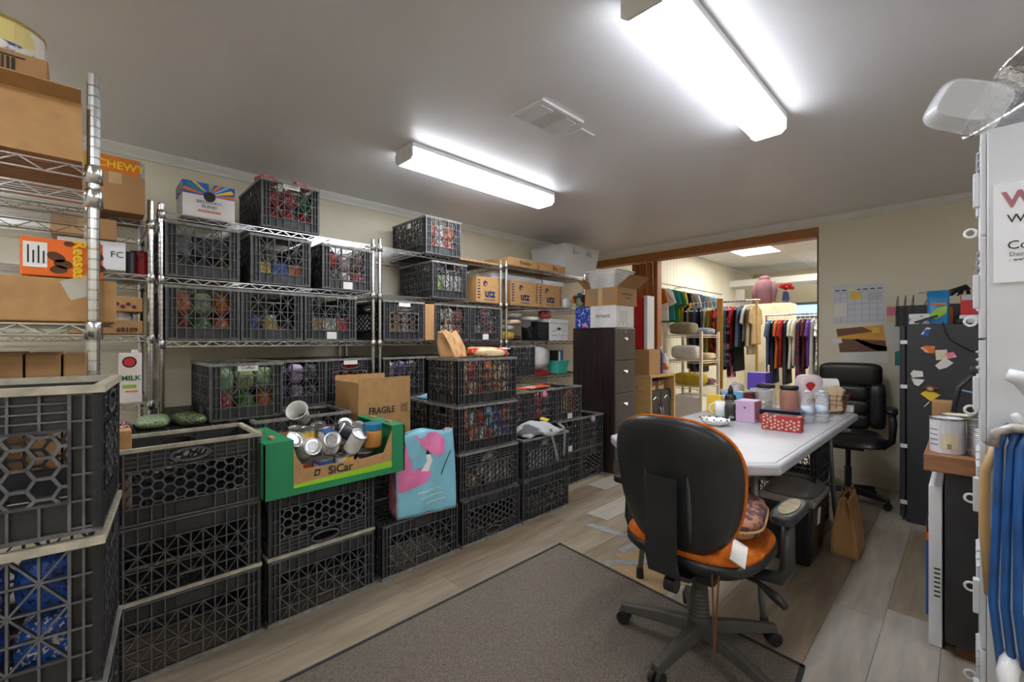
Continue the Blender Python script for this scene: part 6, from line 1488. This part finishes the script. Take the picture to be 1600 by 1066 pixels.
for k in range(7):
    x0, y0 = 0.062 + 0.018 * k, 1.815 - 0.014 * (k % 3)
    low = 0.25 + 0.05 * (k % 3)
    _m = MB(); _m.smooth = True
    _m.tube([(x0 + 0.01, y0, low), (x0 - 0.012 + 0.004 * k, y0 - 0.01, 0.5), (x0 - 0.004, y0, 0.75), (x0 + 0.004 * (k % 2), y0 + 0.004, 0.93), (x0 + 0.016, y0 + 0.012, 0.985), (x0 + 0.03, y0 + 0.03, 0.93)], 0.0095, 8)
    tag(_m.build('hose_loop', M_HOSE), 'blue vinyl hose loop hanging beside the white locker', 'hose', 'blue hose loops')
hb = MB(); hb.smooth = True; hb.tube([(0.048, 1.80, 0.93), (0.056, 1.80, 0.97), (0.085, 1.80, 0.985), (0.16, 1.80, 0.985)], 0.013, 10)
tag(hb.build('hose_wrap', mat('silver_wrap', (180, 176, 168), 0.4, 0.4, var=0.2, vscale=60)), 'silver wrapped hose end bent over the blue loops', 'hose')
_m = MB(); _m.smooth = True; _m.tube([(0.06, 1.845, 0.93), (0.035, 1.845, 0.85), (0.034, 1.845, 0.70), (0.045, 1.845, 0.5)], 0.012, 8); tag(_m.build('tan_hose', plain('tan', 0.5)), 'tan hose hanging behind the blue loops', 'hose')
hk2 = MB(); hk2.smooth = True; hk2.tube([(0.10, 1.87, 0.33), (0.085, 1.81, 0.36), (0.075, 1.77, 0.33), (0.08, 1.75, 0.26)], [0.018, 0.022, 0.022, 0.016], 10)
tag(hk2.build('wall_hook', M_HOOK), 'lower white plastic hook fixed to the locker side', 'hook')
# foil trays on the locker
M_FOIL = mat('aluminium_foil', (200, 200, 200), 0.25, 0.95, var=0.08, bump=0.8, bscale=50)
at = thing('foil_roasting_pan', 'aluminium foil roasting pan tipped on the locker top', 'pan', (0.15, 1.97, 1.98)); at.rotation_euler = Vector((-0.75, -0.45, 0.45)).to_track_quat('Z', 'Y').to_euler()
_m = MB(); _m.smooth = False
N_ = 72
def pan(u, v):
    a = 2 * PI * u; q = sup(a, 1, 1, 4.5); w = 0.004 * math.sin(36 * a) * (1 - abs(2 * v - 1))
    return ((0.15 + 0.03 * v + w) * q[0], (0.11 + 0.03 * v + w) * q[1], 0.075 * v - 0.04)
_m.grid(pan, N_, 6, True); _m.build('pan_wall', M_FOIL, at, solid=0.001)
_m = MB(); _m.prism([sup(2 * PI * k / 32, 0.15, 0.11, 4.5) for k in range(32)], -0.041, -0.0395); _m.build('pan_bottom', M_FOIL, at)
_m = MB(); _m.tube([(*[1.0 * q for q in sup(2 * PI * k / 40, 0.186, 0.146, 4.5)], 0.036) for k in range(40)], 0.006, 6, closed=True); _m.build('rolled_rim', M_FOIL, at)
_m = MB(); _m.smooth = True; _m.pillow((0, 0, 0.11), (0.2, 0.22, 0.22), 22, 14, 0.8, 0.08, 9); tag(_m.build('foil_bundle', M_FOIL, None, (0.335, 2.03, 1.832)), 'crumpled foil bundle standing behind the roasting pan', 'foil')
cd = thing('dome_cover', 'clear dome tray lid jutting out from the foil pan', 'lid', (0.0, 1.80, 1.885)); cd.rotation_euler = (1.55, 0.5, 0.15); cd.scale = (0.62, 0.62, 0.9)
_m = MB(); _m.smooth = False; _m.grid(lambda u, v: ((0.10 + 0.03 * v) * sup(2 * PI * u, 1, 1, 4)[0], (0.08 + 0.03 * v) * sup(2 * PI * u, 1, 1, 4)[1], -0.05 * v + 0.05), 40, 5, True); _m.build('dome_wall', M_CLEAR, cd, solid=0.001)
_m = MB(); _m.prism([sup(2 * PI * k / 32, 0.10, 0.08, 4) for k in range(32)], 0.049, 0.051); _m.build('dome_top', M_CLEAR, cd)
_m = MB(); _m.tube([(*sup(2 * PI * k / 36, 0.132, 0.112, 4), 0.0) for k in range(36)], 0.004, 6, closed=True); _m.build('rim', M_CLEAR, cd)
# ================================================================ THE CLOTHES ROOM
def garment_mesh(kind, L=0.7, w=0.42, th=0.034, seed=0):
    """hangs in the local yz plane from z=0 (rod) downwards"""
    r2 = random.Random(seed); h = w / 2
    j = lambda a: a + r2.uniform(-0.008, 0.008)
    if kind == 'shirt':
        half = [(0.05, -0.075), (0.12, -0.085), (h, -0.125), (h + 0.05, -0.30), (h - 0.03, -0.33), (h - 0.055, -0.2), (h - 0.06, -L * 0.6), (h - 0.05, -L)]
    elif kind == 'jacket':
        half = [(0.05, -0.07), (0.13, -0.085), (h, -0.13), (h + 0.05, -0.62), (h - 0.03, -0.63), (h - 0.05, -0.25), (h - 0.05, -L)]
    elif kind == 'dress':
        half = [(0.06, -0.08), (0.13, -0.1), (h - 0.06, -0.25), (h - 0.03, -L * 0.6), (h + 0.02, -L)]
    else:
        half = [(0.11, -0.07), (0.125, -0.1), (0.12, -L * 0.5), (0.115, -L)]
    pts = [(j(a), j(b)) for a, b in half]
    poly = pts + [(-a, b) for a, b in reversed(pts)]
    mb = MB(); n = len(poly); secs = [(-th / 2, 0.9), (-th / 4, 1.0), (th / 4, 1.0), (th / 2, 0.9)]
    cz = sum(p[1] for p in poly) / n
    vs = []
    for x_, s in secs:
        for a, b in poly: vs.append((x_ + 0.006 * math.sin(20 * a + 9 * b + seed), a * s, cz + (b - cz) * (s + (1 - s) * 0.6)))
    fs = [tuple(range(n))[::-1], tuple(range(3 * n, 4 * n))]
    for q in range(3):
        for k in range(n): fs.append((q * n + k, q * n + (k + 1) % n, (q + 1) * n + (k + 1) % n, (q + 1) * n + k))
    mb.add(vs, fs)
    return mb.mesh(kind, cloth('grey'))
GM = {}
def gm(kind, L, seed):
    k = (kind, round(L, 2), seed)
    if k not in GM: GM[k] = garment_mesh(kind, L, 0.42 if kind != 'pants' else 0.25, seed=seed)
    return GM[k]
_m = MB(); _m.tube([(0, 0.0, 0.004), (0, 0.014, 0.016), (0, 0.0, 0.028), (0, -0.014, 0.016), (0, -0.004, -0.02), (0, 0, -0.06)], 0.0025, 5)
_m.tube([(0, 0, -0.06), (0, 0.19, -0.115), (0, -0.19, -0.115), (0, 0, -0.06)], 0.003, 5)
HANGER = _m.mesh('hanger', M_WPLASTIC)
GN = {'shirt': 'shirt', 'jacket': 'jacket', 'dress': 'dress', 'pants': 'pair of trousers'}
def hang(kind, col, L, loc, rz, where, seed, group, extra=''):
    o = link({'shirt': 'hanging_shirt', 'jacket': 'hanging_jacket', 'dress': 'hanging_dress', 'pants': 'hanging_trousers'}[kind], gm(kind, L, seed % 3), None, loc, (0, 0, rz))
    recolor(o, cloth(col)) if not extra else recolor(o, mat('cloth_print_' + extra, COLS[col], 0.9, rgb2=COLS[extra], thresh=0.5, vscale=14, bump=0.2))
    link('hanger', HANGER, o)
    return tag(o, '%s %s hanging on the %s' % (col if not extra else col + ' and ' + extra + ' printed', GN[kind], where), 'clothes', group)
# brass rack
RY = 6.5
rk = thing('garment_rack', 'garment rack with a wide brass post', 'clothes rack', (-2.43, RY, 0))
for x_ in (-0.45, 0.075, 0.46):
    MB().bx(x_ - 0.04 if x_ > 0 and x_ < 0.2 else x_ - 0.014, x_ + 0.04 if x_ > 0 and x_ < 0.2 else x_ + 0.014, -0.26 if x_ > 0 and x_ < 0.2 else -0.014, -0.235 if x_ > 0 and x_ < 0.2 else 0.014, 0.03, 1.80 if x_ > 0 and x_ < 0.2 else 1.77).build('post', M_BRASS, rk, bevel=0.004)
_m = MB(); _m.tube([(-0.46, 0, 1.77), (0.5, 0, 1.77)], 0.012, 10); _m.build('rail', M_CHROME, rk)
_m = MB(); _m.tube([(-0.46, 0, 0.035), (0.5, 0, 0.035)], 0.014, 8)
for x_ in (-0.45, 0.075, 0.46): _m.tube([(x_, -0.27, 0.02), (x_, 0.27, 0.02)], 0.018, 8)
_m.build('base', M_CHROME, rk)
seq = [('pants', 'khaki', 0.95, ''), ('pants', 'charcoal', 1.0, ''), ('pants', 'denim', 1.0, ''), ('pants', 'navy', 0.95, ''), ('pants', 'grey', 1.0, ''), ('dress', 'cream', 0.9, ''), ('dress', 'orange', 0.9, 'lime'), ('dress', 'red', 0.8, 'black'), ('jacket', 'brown', 0.75, 'black'), ('pants', 'black', 0.95, ''),
       ('pants', 'denim', 0.9, 'skyblue'), ('pants', 'black', 1.05, 'pink'), ('shirt', 'red', 0.6, ''), ('dress', 'black', 0.95, ''), ('jacket', 'denim', 0.62, ''), ('shirt', 'white', 0.55, ''), ('jacket', 'khaki', 0.72, ''), ('shirt', 'tan', 0.6, '')]
for k, (kd, c, L, ex_) in enumerate(seq):
    hang(kd, c, L, (-2.87 + 0.052 * k, RY, 1.765), 0.05 * math.sin(k * 2.1), 'brass post rack', k, 'clothes on the brass post rack', ex_)
# chrome rack of shirts
RY2 = 7.3
rk2 = thing('garment_rack', 'chrome garment rack of shirts below the clerestory window', 'clothes rack', (-1.4, RY2, 0))
for x_ in (-0.68, 0.72):
    _m = MB(); _m.tube([(x_, 0, 0.03), (x_, 0, 1.60)], 0.014, 10); _m.build('post', M_CHROME, rk2)
    _m = MB(); _m.tube([(x_, -0.27, 0.02), (x_, 0.27, 0.02)], 0.016, 8); _m.build('foot', M_CHROME, rk2)
_m = MB(); _m.tube([(-0.7, 0, 1.60), (0.74, 0, 1.60)], 0.012, 10); _m.build('rail', M_CHROME, rk2)
cols2 = [('denim', ''), ('navy', ''), ('orange', ''), ('red', ''), ('charcoal', ''), ('white', ''), ('cream', ''), ('navy', 'maroon'), ('maroon', ''), ('purple', ''), ('silver', ''), ('white', 'grey'), ('red', 'white'), ('grey', ''), ('charcoal', 'navy'), ('cream', 'tan'), ('mauve', ''), ('maroon', 'black'), ('lime', ''), ('sage', ''), ('teal', ''), ('black', ''), ('skyblue', ''), ('brown', '')]
for k, (c, ex_) in enumerate(cols2):
    hang(['shirt', 'dress', 'shirt'][k % 3], c, 0.72 + 0.12 * ((k * 5) % 3) / 2 + (0.15 if k % 3 == 1 else 0), (-2.03 + 0.055 * k, RY2, 1.596), 0.04 * math.sin(k * 1.7), 'chrome shirt rack', k, 'clothes on the chrome shirt rack', ex_)
# rail on the panelled wall
wr = thing('wall_rail', 'white wall mounted rail of small tops along the panelling', 'clothes rail', (XL + 0.012, 6.9, 2.06))
_m = MB(); _m.tube([(0.22, -1.3, 0), (0.22, 1.4, 0)], 0.01, 8); _m.build('rail', M_CHROME, wr)
for y_ in (-1.2, 0, 1.2): MB().bx(0.0, 0.225, y_ - 0.01, y_ + 0.01, 0.008, 0.026).build('bracket', M_WHITE, wr)
for k, (c, kd) in enumerate((('orange', 'shirt'), ('white', 'shirt'), ('teal', 'shirt'), ('green', 'shirt'), ('yellow', 'shirt'), ('navy', 'shirt'), ('cream', 'shirt'), ('denim', 'jacket'), ('grey', 'shirt'), ('silver', 'dress'), ('skyblue', 'shirt'), ('charcoal', 'shirt'))):
    hang(kd, c, 0.55, (XL + 0.232, 5.72 + 0.19 * k, 2.055), PI / 2 + 0.5 * math.sin(k), 'panelled wall rail', k, 'clothes on the wall rail')
# white wire shelves with folded clothes
ws = thing('wire_rack', 'white wire rack of folded clothes beyond the opening', 'shelving', (-2.56, 5.82, 0))
M_WW = mat('white_coated_wire', (226, 218, 200), 0.4)
for sx in (-1, 1):
    for sy in (-1, 1):
        _m = MB(); _m.bx(sx * 0.24 - 0.016, sx * 0.24 + 0.016, sy * 0.27 - 0.016, sy * 0.27 + 0.016, 0, 1.34); _m.build('post', M_WW, ws)
WZ = (1.30, 0.97, 0.64, 0.12)
for z in WZ:
    _m = MB()
    for k in range(13): _m.tube([(-0.24, -0.27 + 0.045 * k, z), (0.24, -0.27 + 0.045 * k, z)], 0.004, 4, cap=False)
    for s in (-1, 1): _m.tube([(s * 0.24, -0.27, z - 0.004), (s * 0.24, 0.27, z - 0.004)], 0.007, 5); _m.tube([(s * 0.24, -0.27, z - 0.03), (s * 0.24, 0.27, z - 0.03)], 0.005, 5)
    for s in (-1, 1): _m.tube([(-0.24, s * 0.27, z - 0.004), (0.24, s * 0.27, z - 0.004)], 0.007, 5); _m.tube([(-0.24, s * 0.27, z - 0.03), (0.24, s * 0.27, z - 0.03)], 0.005, 5)
    _m.build('wire_deck', M_WW, ws)
def folded(col, x_, y_, z, sx, sy, sz, lab, ex_=None, seed=1):
    mb = MB(); mb.smooth = True; mb.pillow((0, 0, sz / 2), (sx, sy, sz), 20, 10, 0.55, 0.05, seed)
    return tag(mb.build('folded_clothes', cloth(col) if not ex_ else mat('cloth_print2_' + col + ex_, COLS[col], 0.9, rgb2=COLS[ex_], vscale=30, stretch=(1, 1, 4), bump=0.3), None, (x_, y_, z + 0.006)), lab, 'clothes', 'folded clothes on the white rack')
folded('khaki', -2.60, 5.68, WZ[0], 0.34, 0.24, 0.16, 'heap of khaki clothes on top of the white wire rack', None, 2); folded('silver', -2.50, 5.95, WZ[0], 0.36, 0.26, 0.09, 'flat pile of pale striped linen on the white wire rack', 'denim', 3)
folded('white', -2.56, 5.67, WZ[1], 0.36, 0.24, 0.19, 'bulky white shirt pile on the second wire deck', 'silver', 4); folded('charcoal', -2.6, 5.93, WZ[1] , 0.2, 0.2, 0.13, 'dark shirt on the second wire deck', None, 5); folded('cream', -2.40, 5.93, WZ[1], 0.18, 0.24, 0.09, 'cream knit on the second wire deck', 'tan', 6)
folded('yellow', -2.52, 5.70, WZ[2], 0.4, 0.26, 0.16, 'mustard yellow blanket on the third wire deck', None, 7); folded('black', -2.5, 5.97, WZ[2], 0.36, 0.24, 0.08, 'black and pink folded blanket on the third wire deck', 'mauve', 8)
for k, y_ in enumerate((5.68, 5.96)):
    carton(['white storage box on the bottom deck of the wire rack', 'second white storage box on the bottom deck of the wire rack'][k], -2.75, -2.33, y_ - 0.12, y_ + 0.12, 0.127, 0.5, M_WHITE, tape=False, name='storage_box')
# dark hutch with arched doors and a wooden top
hu = thing('dark_cabinet', 'black cabinet with arched silver trimmed doors under a wood desk', 'cabinet', (-2.52, 4.475, 0))
MB().bx(-0.22, 0.2, -0.24, 0.24, 0.0, 0.69).build('case', mat('black_cabinet_wood', (40, 40, 44), 0.35, var=0.06), hu, bevel=0.003)
for s in (-1, 1):
    d_ = MB().bx(0.201, 0.218, *sorted((s * 0.235, s * 0.005)), 0.05, 0.68).build('door', MATS['black_cabinet_wood'], hu, bevel=0.003)
    _m = MB(); c_ = s * 0.12
    _m.tube([(0.221, c_ - 0.085, 0.08), (0.221, c_ - 0.085, 0.55), (0.221, c_ - 0.05, 0.60), (0.221, c_, 0.625), (0.221, c_ + 0.05, 0.60), (0.221, c_ + 0.085, 0.55), (0.221, c_ + 0.085, 0.08)], 0.005, 6); _m.build('arched_moulding', M_STEEL, d_)
    _m = MB(); _m.smooth = True; _m.tube([(0.222, s * 0.02, 0.34), (0.235, s * 0.032, 0.40), (0.235, s * 0.018, 0.46), (0.222, s * 0.03, 0.51)], 0.006, 6); _m.build('curved_handle', M_STEEL, d_)
dk = thing('wooden_desk', 'light wood desk standing over the black cabinet', 'desk', (-2.52, 4.465, 0))
M_PINE = mat('pine_board', (214, 172, 112), 0.5, var=0.1, vscale=5, stretch=(2, 8, 8))
MB().bx(-0.24, 0.25, -0.27, 0.275, 0.835, 0.865).build('desk_top', M_PINE, dk, bevel=0.003); MB().bx(-0.24, 0.25, 0.25, 0.275, 0.0, 0.835).build('side_panel', M_PINE, dk); MB().bx(-0.24, 0.25, -0.27, -0.245, 0.0, 0.835).build('side_panel', M_PINE, dk)
for k, (c, y_) in enumerate((('maroon', 4.37), ('brown', 4.56))):
    carton(['stack of red books under the desk top', 'brown book stack under the desk top'][k], -2.56, -2.33, y_ - 0.08, y_ + 0.08, 0.692, 0.79, pk(c, 'tan'), tape=False, name='book_stack', cat='books')
carton('kraft box on the pine desk under the red boxes', -2.70, -2.30, 4.22, 4.46, 0.8665, 1.13, M_CARD, tape=False)
for k, (x_, m_, lab) in enumerate(((-2.63, plain('red'), 'tall red box at the back of the three on the pine desk'), (-2.55, M_WHITE, 'narrow white box between the tall red boxes'), (-2.455, plain('red'), 'tall red box leaning on the white strip'), (-2.37, M_WHITE, 'white edged strip box in front of the tall red boxes'))):
    carton(lab, x_ - (0.045 if k % 2 == 0 else 0.02), x_ + (0.045 if k % 2 == 0 else 0.02), 4.27, 4.42, 1.132, 1.70 - (0.12 if k == 1 else 0.0), m_, tape=False, name='tall_box')
up('spray_bottle', 'purple blue spray can on the pine desk', 'bottle', [(0.032, 0), (0.034, 0.005), (0.034, 0.22), (0.022, 0.25)], mat('indigo_can', (52, 46, 130), 0.3), (-2.34, 4.52, 0.8665), parts=(('cap', [(0.024, 0.25), (0.024, 0.285)], plain('silver')),))
up('cleaner_bottle', 'white cleaner bottle with orange label on the pine desk', 'bottle', [(0.045, 0), (0.048, 0.008), (0.048, 0.15), (0.018, 0.2), (0.018, 0.22)], plain('white'), (-2.34, 4.62, 0.8665), parts=(('label', [(0.0486, 0.04), (0.0486, 0.11)], pk('orange', 'white')),))
tag(MB().lathe([(0.02, 0), (0.055, 0), (0.055, 0.05), (0.02, 0.05), (0.02, 0)], 24, cap=False).build('tape_roll', plain('navy'), None, (-2.44, 4.665, 0.8665)), 'navy roll of tape on the edge of the pine desk', 'tape')
# display cabinet with hoodie form and flowers
carton('cream display cabinet behind the garment racks', -2.62, -1.95, 8.0, 8.4, 0.0, 1.83, plain('cream'), tape=False, name='display_cabinet', cat='cabinet')
ho = thing('torso_form', 'mauve hooded sweatshirt on a torso form on the cabinet', 'clothes', (-2.36, 8.18, 1.8315))
_m = MB(); _m.smooth = True; _m.lathe([(0.1, 0), (0.125, 0.1), (0.14, 0.25), (0.13, 0.36), (0.07, 0.42), (0.05, 0.44)], 24); _m.build('sweatshirt_body', mat('dusty_rose_fleece', (100, 64, 70), 0.9, bump=0.2), ho)
_m = MB(); _m.smooth = True; _m.pillow((0, 0.0, 0.43), (0.16, 0.15, 0.1), 20, 12, 0.9, 0.04, 3); _m.build('hood', mat('dusty_rose_fleece', (100, 64, 70), 0.9, bump=0.2), ho)
for s in (-1, 1): _m = MB(); _m.smooth = True; _m.tube([(s * 0.11, 0, 0.36), (s * 0.15, -0.01, 0.22), (s * 0.14, -0.03, 0.04)], [0.05, 0.045, 0.035], 12); _m.build('sleeve', mat('dusty_rose_fleece', (100, 64, 70), 0.9, bump=0.2), ho)
vs_ = up('flower_vase', 'navy vase of red artificial flowers on the cabinet', 'vase', [(0.04, 0), (0.055, 0.06), (0.04, 0.17), (0.045, 0.19)], plain('navy', 0.3), (-2.04, 8.15, 1.8315))
for k in range(9):
    a = k * 2.4; r_ = 0.03 + 0.01 * (k % 4); _m = MB(); _m.smooth = True; _m.pillow((r_ * 1.8 * math.cos(a), r_ * 1.8 * math.sin(a), 0.25 + 0.02 * (k % 3)), (0.07, 0.07, 0.06), 10, 8, 0.9, 0.15, k); _m.build('flower', cloth('red'), vs_)
tag(MB().box((0, 0, 0.07), (0.11, 0.004, 0.15), (0.25, 0, 0.3)).build('sign_card', M_PAPER, None, (-2.18, RY - 0.0, 1.784)), 'small white card standing on the brass rack rail', 'sign')
